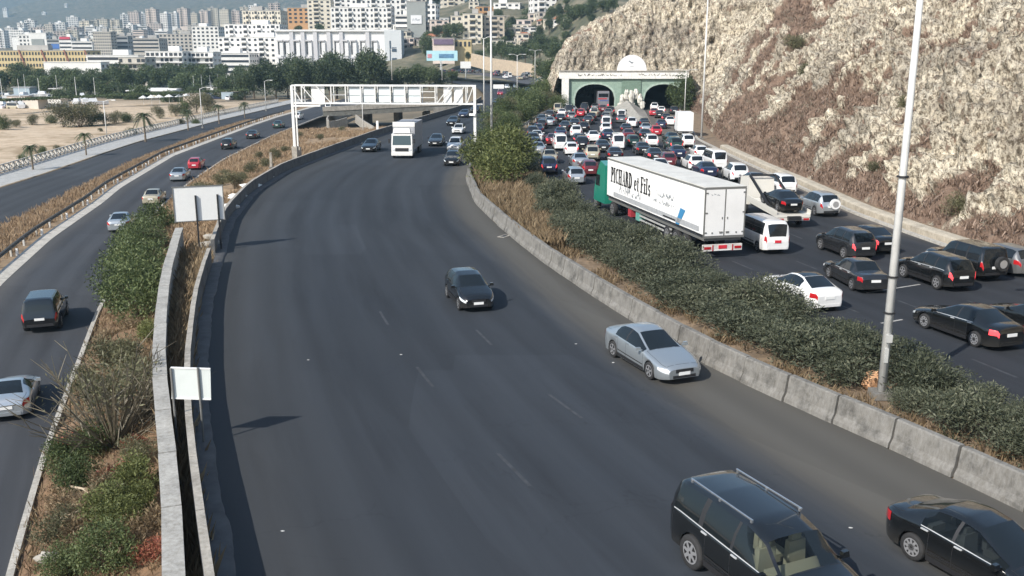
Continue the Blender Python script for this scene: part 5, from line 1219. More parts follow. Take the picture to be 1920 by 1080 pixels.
MB().box(((X_(1165) + X_(1201)) / 2, -.12, 3.1), (X_(1201) - X_(1165), .2, 6.0)).build('centre_panel', M_green2, t)
bm = MB().box(((X_(1049) + X_(1289)) / 2, 1.2, (Z_(134) + Z_(147.5)) / 2), (X_(1289) - X_(1049), 3.6, Z_(134) - Z_(147.5))).build('beam', M_pw, t)
MB().box(((X_(1049) + X_(1289)) / 2, .8, Z_(134) + .10), (X_(1289) - X_(1049) + .3, 3.2, .2)).build('cornice', M_conc2, t)
MB().box(((X_(1053) + X_(1066)) / 2, -.25, Z_(148) / 2), (X_(1066) - X_(1053), .9, Z_(148))).build('pillar', M_pw, t)
# lettering on the beam: two rows of small worn characters, unreadable at this distance
for (pa, pb, seed, sz) in ((1083, 1166, 21, .42), (1196, 1281, 33, .45)):
    P, w_ = scrawl(60, seed, .42, .16, .085); k = (X_(pb) - X_(pa)) / w_; mb = MB()
    for q in P: mb.add([(X_(pa) + a * k, -.615, Z_(142.5) + b_ * 1.1) for a, b_ in q], [(0, 1, 2, 3)])
    stuff(mb.build('lettering', M_ink, t))
# half-round emblem above the beam
sc_ = thing('emblem_board', 'white half-round board with faint mark on top of the tunnel portal', 'sign board', (X_(1183), PY - .3, Z_(134) + .2))
rr_ = (X_(1211) - X_(1156)) / 2; pr = [(rr_ * math.cos(a), rr_ * 1.03 * math.sin(a)) for a in np.linspace(0, math.pi, 22)]
MB().prism_y(pr, 0, .35).build('board', mat('emblem_white', (0.80, 0.80, 0.80), .5, var=.03), sc_)
mb = MB().bar((-.7, -.02, 2.0), (.1, -.02, 1.5), .05, .22); mb.bar((-.1, -.02, 1.75), (.3, -.02, 1.75), .05, .12); mb.bar((-.4, -.02, .9), (.4, -.02, .9), .03, .08); mb.build('emblem_mark', M_ink2, sc_)
# ornamental rocks on the pier and the stone wedge in front of it
def lump(c, r, seed, n_=7, sq=(1, 1, 1), amp=.35):
    mb = MB(); rows = []
    for i in range(n_ + 1):
        th_ = math.pi * i / n_; row = []
        for j in range(2 * n_):
            ph = math.pi * j / n_; d = Vector((math.sin(th_) * math.cos(ph), math.sin(th_) * math.sin(ph), math.cos(th_)))
            k = r * (1 + amp * mnoise.noise(d * 1.7 + Vector((seed * 3.1, 0, 0))) + amp * .5 * mnoise.noise(d * 4 + Vector((seed, 5, 0)))); row.append((c[0] + d.x * k * sq[0], c[1] + d.y * k * sq[1], c[2] + d.z * k * sq[2]))
        rows.append(row)
    mb.grid(rows, close=True); return mb
M_orn = concrete('ornamental_rock', (0.66, 0.64, 0.58), .55)
rk = thing('ornamental_rocks', 'jagged whitish ornamental rocks stacked on the pier between the two bores', 'rocks', (X_(1183), PY - 1.2, 0))
for k, (dx, z, h) in enumerate(((-2.0, 2.0, 2.0), (-1.1, 3.0, 2.2), (-.1, 2.6, 2.4), (.9, 3.2, 1.9), (1.8, 2.2, 2.0), (2.3, 1.0, 1.2), (-2.4, .8, 1.2), (0, .9, 1.2))):
    lump((dx, -.3 * (k % 3), z), .8, k + 2, 6, (.75, .7, h * .75), .5).build('rock', M_orn, rk)
wd = MB(); wd.add([(20.2, 203, 0), (28.0, 203, 0), (24.0, 166, 0), (22.6, 166, 0), (23.8, 200, 2.3), (23.4, 180, .9)], [(0, 5, 4), (0, 3, 5), (3, 2, 5), (2, 1, 5), (5, 1, 4), (0, 4, 1)])
tag(wd.build('stone_wedge', concrete('wedge_stone', (0.34, 0.325, 0.29), .5)), 'pale stone wedge dividing the queue in front of the tunnel pier', 'traffic island')

# ---- bridge and ramp walls beyond the embankment
t = thing('overpass', 'grey concrete overpass with dark openings beyond the brown embankment', 'bridge')
bd = MB(); bd.add([(-42, 214, -1.9), (-13, 224, -.9), (-13, 236, -.9), (-42, 228, -1.9), (-42, 214, -.8), (-13, 224, .2), (-13, 236, .2), (-42, 228, -.8)], [(3, 2, 1, 0), (4, 5, 6, 7), (0, 1, 5, 4), (1, 2, 6, 5), (2, 3, 7, 6), (3, 0, 4, 7)]); bd.build('deck', concrete('bridge_concrete', (0.17, 0.17, 0.155), .35), t)
for x in (-34, -27, -20.5): MB().box((x, 224 + (x + 42) * .3, -3.4), (1.2, 8, 3.4)).build('pier', M_conc, t)
MB().box((-15.5, 222, -2.6), (5, 3, 4.6)).build('abutment', M_conc, t)
MB().bar((-42, 214, -.3), (-13, 224, .7), .25, 1.0).build('parapet', M_conc2, t)
t = thing('ramp_wall', 'low pale wall curving round the loop ramp left of the overpass', 'wall')
pts = [grd(x, y, -1.8) for x, y in ((662, 199), (640, 205), (627, 210), (617, 216), (613, 222), (616, 228), (630, 227), (650, 221))]
for i in range(len(pts) - 1): MB().bar(pts[i] - Vector((0, 0, .9)), pts[i + 1] - Vector((0, 0, .9)), .3, 2.0).build('wall_segment', M_conc2, t)
pts = [grd(x, y, -1.5) for x, y in ((667, 215), (680, 225), (700, 237))]
for i in range(2): MB().bar(pts[i] - Vector((0, 0, .9)), pts[i + 1] - Vector((0, 0, .9)), .3, 1.8).build('wall_segment', M_conc2, t)
# white marker by the parapet
q = grd(707, 246); t = thing('marker_board', 'small white marker standing on the parapet left of the truck', 'marker', (q.x, q.y + .5, 0)); MB().box((0, 0, .9), (.35, .1, 1.3)).build('board', M_white, t)
q = grd(519, 308); t = thing('concrete_post', 'stubby pale concrete post on the embankment edge', 'post', (q.x - .6, q.y, -.4)); MB().box((0, 0, .8), (.28, .28, 1.7), taper=.85).build('shaft', M_conc2, t); MB().box((0, 0, .06), (.5, .5, .12)).build('base', M_conc, t)
# rubble and litter
def litter(name, px, py, z, r, m, label, cat, seed, sq=(1, 1, .7), grp=None):
    q = grd(px, py, z); o = lump((0, 0, r * sq[2] * .7), r, seed, 5, sq, .4).build(name, m); o.location = q; return tag(o, label, cat, grp)
M_bag = mat('plastic_bag', (0.30, 0.33, 0.38), .4, var=.3, scale=4)
litter('rubbish_bag', 349, 868, -.4, .30, M_bag, 'bluish rubbish bag in the channel, upper one', 'rubbish bag', 3)
litter('rubbish_bag', 352, 918, -.4, .32, M_bag, 'bluish rubbish bag in the channel, lower one', 'rubbish bag', 8)
litter('rubbish_bag', 345, 805, -.4, .28, M_bag, 'grey rubbish heap in the channel just below the small sign', 'rubbish bag', 5)
for k, (px, py, r_) in enumerate(((388, 470, .55), (402, 462, .4), (395, 448, .35), (382, 478, .3), (345, 500, .5), (360, 506, .45))):
    litter('rubble', px, py, -.1 if k < 4 else -.7, r_, M_conc2, 'broken concrete rubble where the parapet is interrupted', 'rubble', k + 20, (1.2, .8, .6), 'rubble at the parapet gap')
for k, (px, py, r_) in enumerate(((430, 392, .5), (445, 372, .45), (470, 352, .5), (500, 335, .4), (520, 322, .35))):
    litter('rubble', px, py, .0, r_, M_pw, 'whitish rubble lying along the parapet above the billboard', 'rubble', k + 40, (1.8, 1.0, .5), 'rubble along the parapet')
litter('rubble', 90, 1052, -2.0, .22, M_conc2, 'pale rock lying by the kerb at bottom left', 'rock', 51, (1.6, 1, .7))
litter('rubble', 1632, 727, 0, .33, mat('orange_stone', (0.62, 0.36, 0.20), .8), 'orange block lying beside the lamp post foot', 'block', 61, (.9, .7, 1.1))
for k, (px, py) in enumerate(((752, 665), (1080, 645), (1150, 680), (578, 675), (1595, 990), (530, 996))):
    litter('litter', px, py, .0, .038, mat('paper_scrap', (0.5, 0.5, 0.48), .8), 'tiny white scrap of litter on the main road', 'litter', k + 70, (1.4, .8, .25), 'scraps on the main road')
for k, (px, py) in enumerate(((1695, 800), (1815, 862), (1880, 905), (1440, 690), (1745, 845))):
    litter('litter', px, py, .05, .14, M_white, 'white litter caught in the dry weeds behind the barrier', 'litter', k + 90, (1.3, .8, .5), 'litter behind the barrier')
# rain gully by the barrier
q = grd(945, 443); t = thing('drain_cover', 'flat drain cover beside the barrier', 'drain', (q.x, q.y, 0), R(60)); MB().box((0, 0, .012), (.9, .5, .02)).build('frame', M_conc2, t); MB().box((0, 0, .018), (.6, .3, .02)).build('grate', M_trim, t)
# ================================================================= VEGETATION
def leaf_cloud(n, clumps, size, aspect, rng, up=0.0, shell=.5, droop=0.0):
    C = np.array([c for c, r in clumps]); Rr = np.array([r for c, r in clumps]); w = np.prod(Rr, 1) ** (2 / 3); w /= w.sum()
    k = rng.choice(len(C), n, p=w); d = rng.normal(size=(n, 3)); d /= np.linalg.norm(d, axis=1, keepdims=True)
    rad = shell + (1 - shell) * rng.random(n) ** .6
    P = C[k] + d * Rr[k] * rad[:, None]; P[:, 2] = np.maximum(P[:, 2], .05)
    a = rng.normal(size=(n, 3)); a = a * .8 + d * .7; a[:, 2] += up - droop; a /= np.linalg.norm(a, axis=1, keepdims=True)
    b = np.cross(a, rng.normal(size=(n, 3))); b /= np.linalg.norm(b, axis=1, keepdims=True)
    s = size * (.6 + .8 * rng.random(n))[:, None]
    A, B = a * s, b * s * aspect
    V = np.stack([P - A * .1, P + A * .5 - B * .5, P + A, P + A * .5 + B * .5], 1).reshape(-1, 3)
    return V, np.arange(4 * n).reshape(n, 4)
def blobs(rng, n, rx, ry, rz, z0, rr=(.35, .6), flat=1.0):
    out = []
    for _ in range(n):
        d = rng.normal(size=3); d /= np.linalg.norm(d); k = rng.random() ** .4 * .72; q = rng.uniform(*rr)
        out.append(((d[0] * rx * k, d[1] * ry * k, z0 + d[2] * rz * k), (rx * q, ry * q, rz * q * flat)))
    return out
def stems(rng, n, h, spread, r=.02):
    mb = MB()
    for _ in range(n):
        a = rng.uniform(0, 2 * math.pi); s = rng.uniform(.2, 1) * spread; p1 = (s * .4 * math.cos(a), s * .4 * math.sin(a), h * .5); p2 = (s * math.cos(a), s * math.sin(a), h * rng.uniform(.75, 1))
        mb.tube([(0, 0, -.2), p1, p2], [r, r * .7, r * .3], 4)
    return mb
LM = dict(
    hedge=leafmat('hedge_leaf', (0.034, 0.042, 0.028), (0.080, 0.092, 0.058), (0.19, 0.195, 0.13)),
    bush=leafmat('bush_leaf', (0.030, 0.045, 0.020), (0.075, 0.105, 0.040), (0.17, 0.20, 0.085)),
    olive=leafmat('olive_leaf', (0.06, 0.062, 0.035), (0.12, 0.12, 0.065), (0.22, 0.21, 0.12)),
    pine=leafmat('pine_leaf', (0.026, 0.040, 0.020), (0.056, 0.080, 0.038), (0.11, 0.14, 0.065), .15),
    tree=leafmat('tree_leaf', (0.040, 0.060, 0.028), (0.085, 0.115, 0.050), (0.15, 0.19, 0.085), .2),
    lime=leafmat('lime_leaf', (0.05, 0.064, 0.022), (0.115, 0.135, 0.045), (0.23, 0.245, 0.095)),
    palm=leafmat('palm_leaf', (0.045, 0.06, 0.03), (0.08, 0.10, 0.05), (0.14, 0.16, 0.08)),
    dry=leafmat('dry_leaf', (0.10, 0.070, 0.042), (0.22, 0.16, 0.095), (0.38, 0.30, 0.19)),
    rust=leafmat('rust_leaf', (0.17, 0.11, 0.065), (0.30, 0.21, 0.13), (0.44, 0.33, 0.21)),
    red=leafmat('red_leaf', (0.20, 0.05, 0.04), (0.30, 0.10, 0.07), (0.40, 0.20, 0.11)),
    scrub=leafmat('scrub_twig', (0.13, 0.093, 0.07), (0.25, 0.178, 0.135), (0.40, 0.30, 0.235), .1),
    twig=leafmat('twig_grey', (0.10, 0.085, 0.06), (0.17, 0.15, 0.11), (0.26, 0.24, 0.18), .1))
M_bark = mat('bark', (0.11, 0.085, 0.06), .9, var=.3, scale=4); M_palmbark = mat('palm_bark', (0.17, 0.135, 0.10), .9, var=.3, scale=3)
PROTO = {}
def shrub_proto(key, lm, n, rx, ry, h, nb, size, aspect, up=.3, shell=.5, nst=9):
    rng = np.random.default_rng(sum(map(ord, key)) % 1000 + len(PROTO)); V, F = leaf_cloud(n, blobs(rng, nb, rx, ry, h * .55, h * .52), size, aspect, rng, up, shell)
    PROTO[key] = (np_mesh('foliage', V, F, LM[lm]), stems(rng, nst, h * .8, rx * .7).mesh('stem', M_bark)); return PROTO[key]
def put(key, name, x, y, z, s, label, cat, group=None, rz=None, sz=None, pn=('foliage', 'stem')):
    t = thing(name, label, cat, (x, y, z), random.uniform(0, 6.28) if rz is None else rz, group); t.scale = (s, s, sz or s)
    link(pn[0], PROTO[key][0], t); link(pn[1], PROTO[key][1], t); return t
for k in range(4): shrub_proto('hedge%d' % k, 'hedge', 4600, 1.5, 1.5, 1.9, 20, .15, .30, .5, .35)
for k in range(3): shrub_proto('bush%d' % k, 'bush', 5200, 1.5, 1.5, 2.2, 22, .13, .42, .3, .4)
for k in range(2): shrub_proto('olive%d' % k, 'olive', 2800, 1.4, 1.4, 2.0, 15, .15, .30, .3, .3)
for k in range(2): shrub_proto('lime%d' % k, 'lime', 3000, 1.6, 1.6, 2.6, 16, .20, .36, .3, .3)
for k in range(2): shrub_proto('rust%d' % k, 'red', 1500, .9, .9, 1.0, 9, .11, .4, .3, .3)
for k in range(2): shrub_proto('dry%d' % k, 'dry', 1700, .9, .9, .9, 9, .14, .22, .6, .2)
# bare twiggy bush
for k in range(2):
    rng = np.random.default_rng(31 + k); V, F = leaf_cloud(900, blobs(rng, 12, 1.4, 1.4, 1.3, 1.5), .12, .3, rng, .3, .2)
    mb = MB()
    for _ in range(90):
        a = rng.uniform(0, 6.28); e = rng.uniform(.35, 1.25); l = rng.uniform(1.2, 2.6); d = Vector((math.cos(a) * math.cos(e), math.sin(a) * math.cos(e), math.sin(e))); p = d * (l * .45); q = d * l + Vector((0, 0, .15 * l)); mb.tube([(0, 0, 0), p, q], [.03, .02, .008], 3)
        for _2 in range(3):
            f = rng.uniform(.4, .9); b0 = Vector(p).lerp(q, f); v = (d + Vector(rng.normal(size=3)) * .5).normalized() * rng.uniform(.3, .7); mb.tube([b0, b0 + v], [.014, .006], 3)
    PROTO['twig%d' % k] = (np_mesh('foliage', V, F, LM['olive']), mb.mesh('branch', LM['twig']))

# ---- median hedge
HL = 'dense dark green oleander shrub in the median hedge'
y = 17.0; i = 0
while y < 92:
    a, b_ = float(BR(y)) + 2.4, float(RL(y)) - .3
    if y > 58: a = float(BR(y)) + 2.4 + (y - 58) * .12
    w_ = b_ - a; nrow = 1 if w_ < 3.0 else 2
    for r_ in range(nrow):
        x = a + w_ * (r_ + .5) / nrow + random.uniform(-.25, .25); s = min(1.25, max(.8, w_ / nrow / 2.4)) * random.uniform(.72, 1.22)
        if (x - 12.75) ** 2 + (y - 30.95) ** 2 < 1.6: x += 1.6
        put('hedge%d' % (i % 4), 'oleander_shrub', x, y, -.05, s, HL + ', ' + ordw(int((y - 17) / 1.75 + .01)) + ' from the near end' + (', road side' if nrow == 2 and r_ == 1 else ''), 'shrub', 'oleander shrubs of the median hedge', sz=s * (.62 if 36 < y < 47 else .80 if y < 50 else .98) * random.uniform(.75, 1.2)); i += 1
    y += 1.75
# ---- bushes at the far end of the median
fm = [(-1.2, 83, 'lime0', 1.5), (-.2, 88, 'lime1', 1.9), (-2.2, 92, 'lime0', 1.7), (.4, 94, 'bush0', 1.5), (-2.6, 98, 'bush1', 1.5), (-.6, 101, 'lime1', 1.7), (1.0, 103, 'olive0', 1.4), (-3.0, 106, 'bush2', 1.4), (-.5, 110, 'bush0', 1.6), (-2.8, 116, 'bush1', 1.5), (0, 119, 'olive1', 1.6), (-2.6, 125, 'bush2', 1.6), (-.4, 130, 'bush0', 1.7), (-2.5, 136, 'olive0', 1.6), (-.6, 141, 'bush1', 1.7), (-2.6, 148, 'bush2', 1.9), (-.2, 152, 'olive1', 1.7), (-1.8, 160, 'bush0', 2.0), (1.4, 163, 'bush1', 2.0), (-.6, 172, 'olive0', 2.2), (2.2, 176, 'bush2', 2.2), (1.0, 186, 'bush0', 2.4), (4.0, 190, 'bush1', 2.4), (3.6, 200, 'bush2', 2.5), (6.5, 204, 'olive1', 2.3), (6.2, 214, 'bush0', 2.6), (9.0, 222, 'bush1', 2.8), (8.0, 234, 'bush2', 3.0), (11.5, 244, 'bush0', 3.2), (12.5, 262, 'bush1', 3.2), (15, 282, 'bush2', 3.4), (9, 200, 'bush0', 1.4), (8.2, 209, 'olive0', 1.9), (9.9, 206.5, 'bush2', 1.6), (10.4, 203, 'olive1', 1.1)]
for k, (x, y, key, s) in enumerate(fm):
    put(key, 'roadside_bush', x, y, -.05, s * .92, {'l': 'yellow-green bush on the median near the gantry right post', 'b': 'green bush on the far median beside the tunnel queue', 'o': 'dusty olive bush on the far median'}[key[0]] + ', ' + ordw(sum(1 for q in fm[:k] if q[2][0] == key[0])) + ' from the truck end', 'bush', 'bushes of the far median')
# ---- bushes on the left bank
def bankz(x, y):
    a, c_ = float(LR(y)), float(emb_top(np.float64(y))); t_ = min(1, max(0, (x - a) / (c_ - a + 1e-6))); zt_ = -1.2 if y < 58.5 else -.35 - max(0, (y - 150)) * .05
    return ZL - .05 + (zt_ - ZL) * t_ ** .9
lb = [('bush0', 262, 600, 1.30, 'leafy green bush filling the bank beside the retaining wall, lowest of the big clump'), ('bush1', 230, 575, 1.25, 'leafy green bush of the big clump overhanging the service road'), ('bush2', 270, 540, 1.35, 'leafy green bush in the middle of the big clump'), ('bush0', 235, 520, 1.2, 'leafy green bush at the road side of the big clump'), ('bush1', 275, 490, 1.3, 'leafy green bush high in the big clump by the wall'), ('bush2', 262, 462, 1.2, 'leafy green bush near the top of the big clump'), ('bush0', 292, 440, 1.1, 'topmost leafy bush of the big clump just left of the billboard'),
      ('twig0', 215, 835, 1.4, 'bare grey twiggy bush fanning out above the retaining wall'), ('twig1', 265, 790, .9, 'smaller bare twiggy bush behind the grey twiggy bush'), ('olive0', 250, 700, .75, 'dusty grey-green bush above the bare twiggy bush'), ('olive1', 190, 760, .7, 'dusty olive bush at the kerb below the black suv'),
      ('bush1', 150, 915, .62, 'dark green bush at the kerb left of the brown weeds'), ('olive1', 262, 880, .55, 'dusty bush tucked against the wall below the twigs'), ('rust0', 130, 850, .8, 'reddish-leaved bush beside the silver two-seater'), ('rust1', 210, 905, .7, 'reddish weeds beside the retaining wall'), ('rust0', 255, 845, .6, 'small reddish bush under the twiggy bush'),
      ('lime0', 240, 1000, .42, 'yellow-green bush by the wall near the bottom edge'), ('bush0', 200, 1075, .62, 'green bush at the bottom edge left of the wall'), ('lime1', 270, 960, .35, 'small yellow-green bush against the wall cap'), ('bush2', 130, 1080, .5, 'green bush at the bottom left corner of the bank'), ('dry0', 230, 660, .8, 'straw-coloured weeds under the leafy clump'), ('dry1', 205, 640, .8, 'straw-coloured weeds at the kerb by the leafy clump'), ('lime0', 283, 640, .4, 'yellowing leafy sprig beside the wall'),
      ('dry0', 120, 960, .9, 'brown dry weeds on the lower bank by the kerb'), ('dry1', 180, 960, .9, 'brown dry weeds on the lower bank by the wall'), ('rust1', 290, 1050, .6, 'rust-brown weeds in the bottom corner by the wall'), ('dry0', 150, 1010, .9, 'brown dry weeds nearest the bottom kerb'), ('olive1', 225, 945, .5, 'dusty bush amid the brown weeds'),
      ('olive0', 205, 690, .7, 'large dusty bush on the bank below the leafy clump'), ('olive1', 275, 745, .85, 'dusty bush against the wall above the small sign'), ('olive0', 165, 735, .6, 'low dusty bush leaning over the kerb'), ('bush0', 120, 880, .55, 'green bush overhanging the kerb beside the two-seater'), ('bush1', 185, 850, .6, 'green bush under the bare twigs'), ('rust1', 165, 830, .8, 'red-leaved bush below the bare twigs'), ('lime1', 255, 930, .5, 'pale flowering bush by the wall'), ('lime0', 215, 985, .5, 'pale flowering bush lower on the bank'), ('dry1', 165, 1045, 1.0, 'dense straw-brown weeds above the bottom edge'), ('olive1', 110, 1020, .55, 'dusty bush by the kerb near the bottom edge'), ('dry0', 245, 1040, 1.0, 'straw-brown weeds beside the wall near the bottom edge'), ('dry1', 245, 620, .9, 'tall straw weeds at the foot of the leafy clump'), ('dry0', 285, 690, .9, 'tall straw weeds by the wall above the sign'), ('dry0', 200, 920, 1.0, 'orange-brown weeds in the middle of the bank'), ('dry1', 280, 1000, .9, 'brown weeds against the wall cap'), ('olive0', 300, 470, .8, 'grey-green bush behind the wall below the billboard')]
for key, px, py, s, lb_ in lb:
    q = grd(px, py, -1.9); z = bankz(q.x, q.y); q = grd(px, py, z); z = bankz(q.x, q.y)
    put(key, 'bush' if key[:3] != 'dry' else 'dry_weeds', q.x, q.y, z - .05, s, lb_, 'bush', pn=('foliage', 'branch' if key[0] == 't' else 'stem'))
# fallen branches on the bank
for k, (xa, ya, xb, yb) in enumerate(((130, 917, 185, 938), (105, 990, 130, 975))):
    p, q = grd(xa, ya, -2.0), grd(xb, yb, -1.7); mb = MB().tube([p + Vector((0, 0, .1)), (p + q) / 2 + Vector((0, 0, .2)), q], [.05, .04, .02], 5); mb.tube([(p + q) / 2 + Vector((0, 0, .2)), q + Vector((.3, .3, .2))], [.03, .01], 4)
    tag(mb.build('fallen_branch', mat('dead_wood', (0.40, 0.33, 0.24), .9)), ('pale dead branch lying across the bank', 'short dead branch near the lower kerb')[k], 'branch')
# ---- dry grass as stuff
def blades(P, h, wdt, lean, per, rng):
    P = np.repeat(np.asarray(P, float), per, 0); n = len(P); P = P + np.concatenate([rng.normal(size=(n, 2)) * .18, np.zeros((n, 1))], 1)
    a = rng.uniform(0, 2 * np.pi, n); hh = h * rng.uniform(.45, 1.15, n); d = np.stack([np.cos(a), np.sin(a), np.zeros(n)], 1); l = lean * rng.random(n) * hh
    tip = P + d * l[:, None]; tip[:, 2] += hh; mid = P + d * (l * .35)[:, None]; mid[:, 2] += hh * .6
    s = np.stack([-np.sin(a), np.cos(a), np.zeros(n)], 1) * wdt
    V = np.stack([P - s, P + s, mid + s * .8, tip], 1).reshape(-1, 3); V2 = np.stack([mid + s * .8], 1)
    F = np.arange(4 * n).reshape(n, 4); return V, F
def grass(name, pts, h, w_, lean, per, lm, label, seed):
    V, F = blades(pts, h, w_, lean, per, np.random.default_rng(seed)); return stuff_thing(link(name, np_mesh(name, V, F, LM[lm])), label, 'dry grass')
r_ = np.random.default_rng(5); pts = []
for _ in range(2600):
    y = r_.uniform(16, 92); x = float(BR(y)) + .65 + r_.random() ** 1.2 * 2.2
    if fbm(x, y, 0, .35, 3) < -.02: continue
    pts.append((x, y, -.03))
grass('dry_grass', pts, .42, .012, .7, 9, 'dry', 'straw-coloured weeds between the barrier and the hedge', 1)
pts = []
for _ in range(1800):
    y = r_.uniform(56, 92); a = float(BR(y)) + .8; pts.append((a + r_.random() * min(6.0, 1.2 + (y - 56) * .2), y, -.03))
grass('dry_grass', pts, 1.1, .03, .55, 7, 'dry', 'tall brown grass on the median between the barrier bend and the hedge', 2)
pts = []
for _ in range(7500):
    y = r_.uniform(60, 186); t_ = r_.random(); a, c_ = float(LR(y)), float(emb_top(np.float64(y)))
    x = a + .5 + (c_ - a - .9) * t_
    if fbm(x, y, 0, .12, 3) < -.25: continue
    pts.append((x, y, bankz(x, y) - .03))
grass('dry_grass', pts, .6, .03, .7, 8, 'rust', 'orange-brown dry grass covering the embankment beyond the billboard', 3)
pts = []
for _ in range(3600):
    y = r_.uniform(45, 215); a, c_ = float(OR(y)), float(LL(y)) - 1.7; pts.append((a + (c_ - a) * r_.random(), y, ZL - .08))
grass('dry_grass', pts, .48, .022, .6, 9, 'rust', 'rust-coloured dry grass strip between the guard rail and the coast road', 4)
pts = []
for _ in range(640):
    y = r_.uniform(34, 57.5) if _ < 420 else r_.uniform(15, 34); pts.append((float(PL(y)) + .35 + r_.random() * max(.1, float(DL(y)) - float(PL(y)) - .7), y, -.43))
grass('dry_grass', pts, .95, .016, .5, 11, 'dry', 'brown dead reeds filling the upper channel below the billboard', 5)
pts = []
for _ in range(1700):
    y = r_.uniform(15, 58); a, c_ = float(LR(y)), float(emb_top(np.float64(y))); x = a + .3 + (c_ - a - .5) * r_.random(); pts.append((x, y, bankz(x, y) - .03))
grass('dry_grass', pts, .32, .010, .8, 12, 'dry', 'brown weeds on the bank left of the retaining wall', 6)
eb = [(395, 400, .7), (440, 355, .9), (470, 330, .8), (500, 318, .7), (520, 300, .8), (455, 345, .6), (415, 345, .7), (380, 365, .9), (560, 250, .6), (600, 262, .6), (640, 240, .6), (420, 320, .5), (485, 292, .6), (535, 285, .6), (365, 410, .8)]
for k, (px, py, s) in enumerate(eb):
    q = grd(px, py, -1.4); put('olive%d' % (k % 2), 'embankment_bush', q.x, q.y, bankz(q.x, q.y) - .1, s, 'dusty olive bush in the dry grass of the embankment, ' + ordw(sorted(e[0] for e in eb).index(px)) + ' from the left', 'bush', 'bushes of the embankment')
# ---- scrub on the rock slope
sel = np.where((cliffS > .45) & (cliffV[:, 2] > .2) & (cliffV[:, 2] < 34))[0]; sel = r_.choice(sel, 8000); P = cliffV[sel]
V, F = blades(P, .55, .035, 1.1, 9, r_); stuff_thing(link('dry_scrub', np_mesh('dry_scrub', V, F, LM['scrub'])), 'brown dry scrub covering the earthy parts of the rock slope', 'scrub')
cl = []
for k in range(520):
    p = cliffV[r_.choice(np.where((cliffV[:, 2] > 1.0) & (cliffV[:, 2] < 30) & (cliffS > .15))[0])]; q = r_.uniform(.35, 1.0); cl.append(((p[0], p[1], p[2] + q * .2), (q, q, q * .7)))
V, F = leaf_cloud(34000, cl, .17, .35, r_, .3, .3); stuff_thing(link('slope_bushes', np_mesh('slope_bushes', V, F, LM['twig'])), 'low grey-brown bushes scattered over the rock slope', 'scrub')
for k, (px, py, Y, s) in enumerate(((1660, 408, 63, .9), (1610, 330, 78, .7), (1380, 150, 118, 1.2), (1395, 95, 130, 1.3), (1345, 30, 170, 1.5), (1570, 205, 84, .8))):
    q = at(px, py, Y); zz = hill(q.x, Y); x = q.x
    for _ in range(40):
        if hill(x, Y) < q.z: x += .3
    put('olive%d' % (k % 2), 'slope_shrub', x, Y, hill(x, Y) - .4, s, 'grey-green shrub rooted in the rock slope, ' + ordw([5, 4, 2, 3, 0, 1][k] if False else sorted([1660, 1610, 1380, 1395, 1345, 1570]).index(px)) + ' from the left', 'shrub', 'shrubs rooted in the rock slope')
# tree right of the right bore
put('bush0', 'portal_tree', 36.3, 205, 0, 2.2, 'green tree covering the right edge of the tunnel portal', 'tree', sz=3.0)

# ---- trees
def tree_proto(key, lm, h, rx, n, nb, size, aspect, trunk=.3, base=.35, shell=.45, flat=1.0, rr=(.28, .5)):
    rng = np.random.default_rng(len(PROTO) * 7 + 3); ch = h * (1 - base); V, F = leaf_cloud(n, blobs(rng, nb, rx, rx, ch / 2, h * base + ch / 2, rr, flat), size, aspect, rng, .1, shell)
    mb = MB(); mb.tube([(0, 0, -.5), (rng.normal() * .1, rng.normal() * .1, h * base), (rng.normal() * .3, rng.normal() * .3, h * .8)], [trunk, trunk * .75, trunk * .25], 7)
    for _ in range(7):
        a = rng.uniform(0, 6.28); z = h * rng.uniform(base * .8, .75); l = rx * rng.uniform(.5, .85); mb.tube([(0, 0, z), (l * .5 * math.cos(a), l * .5 * math.sin(a), z + l * .3), (l * math.cos(a), l * math.sin(a), z + l * .55)], [trunk * .4, trunk * .25, trunk * .08], 5)
    PROTO[key] = (np_mesh('crown', V, F, LM[lm]), mb.mesh('trunk', M_bark))
for k in range(4): tree_proto('pine%d' % k, 'pine', 14, 4.2, 4200, 30, .55, .5, .35, .18)
for k in range(4): tree_proto('tree%d' % k, 'tree', 9, 4.2, 3600, 24, .50, .5, .28, .15)
TP = ('crown', 'trunk')
def ptree(key, px, py, Y, hpx, label, group, name='tree', cat='tree', hbase=14.0, zoff=0.0):
    q = at(px, py, Y); top = at(px, py - hpx, Y); s = (top.z - q.z) / hbase; return put(key, name, q.x, Y, q.z + zoff, s, label, cat, group, pn=TP, sz=s)
# pine grove in front of the white hotel
pg = [(700, 192, 335, 98), (725, 190, 345, 60), (678, 190, 350, 72), (655, 190, 338, 80), (632, 190, 345, 88), (608, 192, 330, 80), (585, 192, 340, 78), (562, 192, 328, 82), (540, 192, 345, 76), (518, 194, 335, 74), (498, 192, 350, 78), (478, 192, 335, 72), (460, 195, 325, 60), (745, 180, 350, 50), (690, 185, 380, 90), (620, 185, 380, 88), (555, 185, 380, 82)]
for k, (px, py, Y, h) in enumerate(pg): ptree('pine%d' % (k % 4), px, py, Y, h * 1.1, ('dark green pine in the grove before the white hotel, ' + ordw(sorted(q[0] for q in pg).index(px)) + ' from the left'), 'pines before the white hotel', 'pine_tree')
for k, (px, py, Y, h) in enumerate([(765, 172, 350, 52), (785, 170, 352, 50), (805, 168, 350, 48), (825, 168, 355, 42), (848, 158, 360, 30)]): ptree('tree%d' % (k % 4), px, py, Y, h, ('green tree behind the gantry right half, ' + ordw(k) + ' from the left'), 'trees behind the gantry', hbase=9.0)
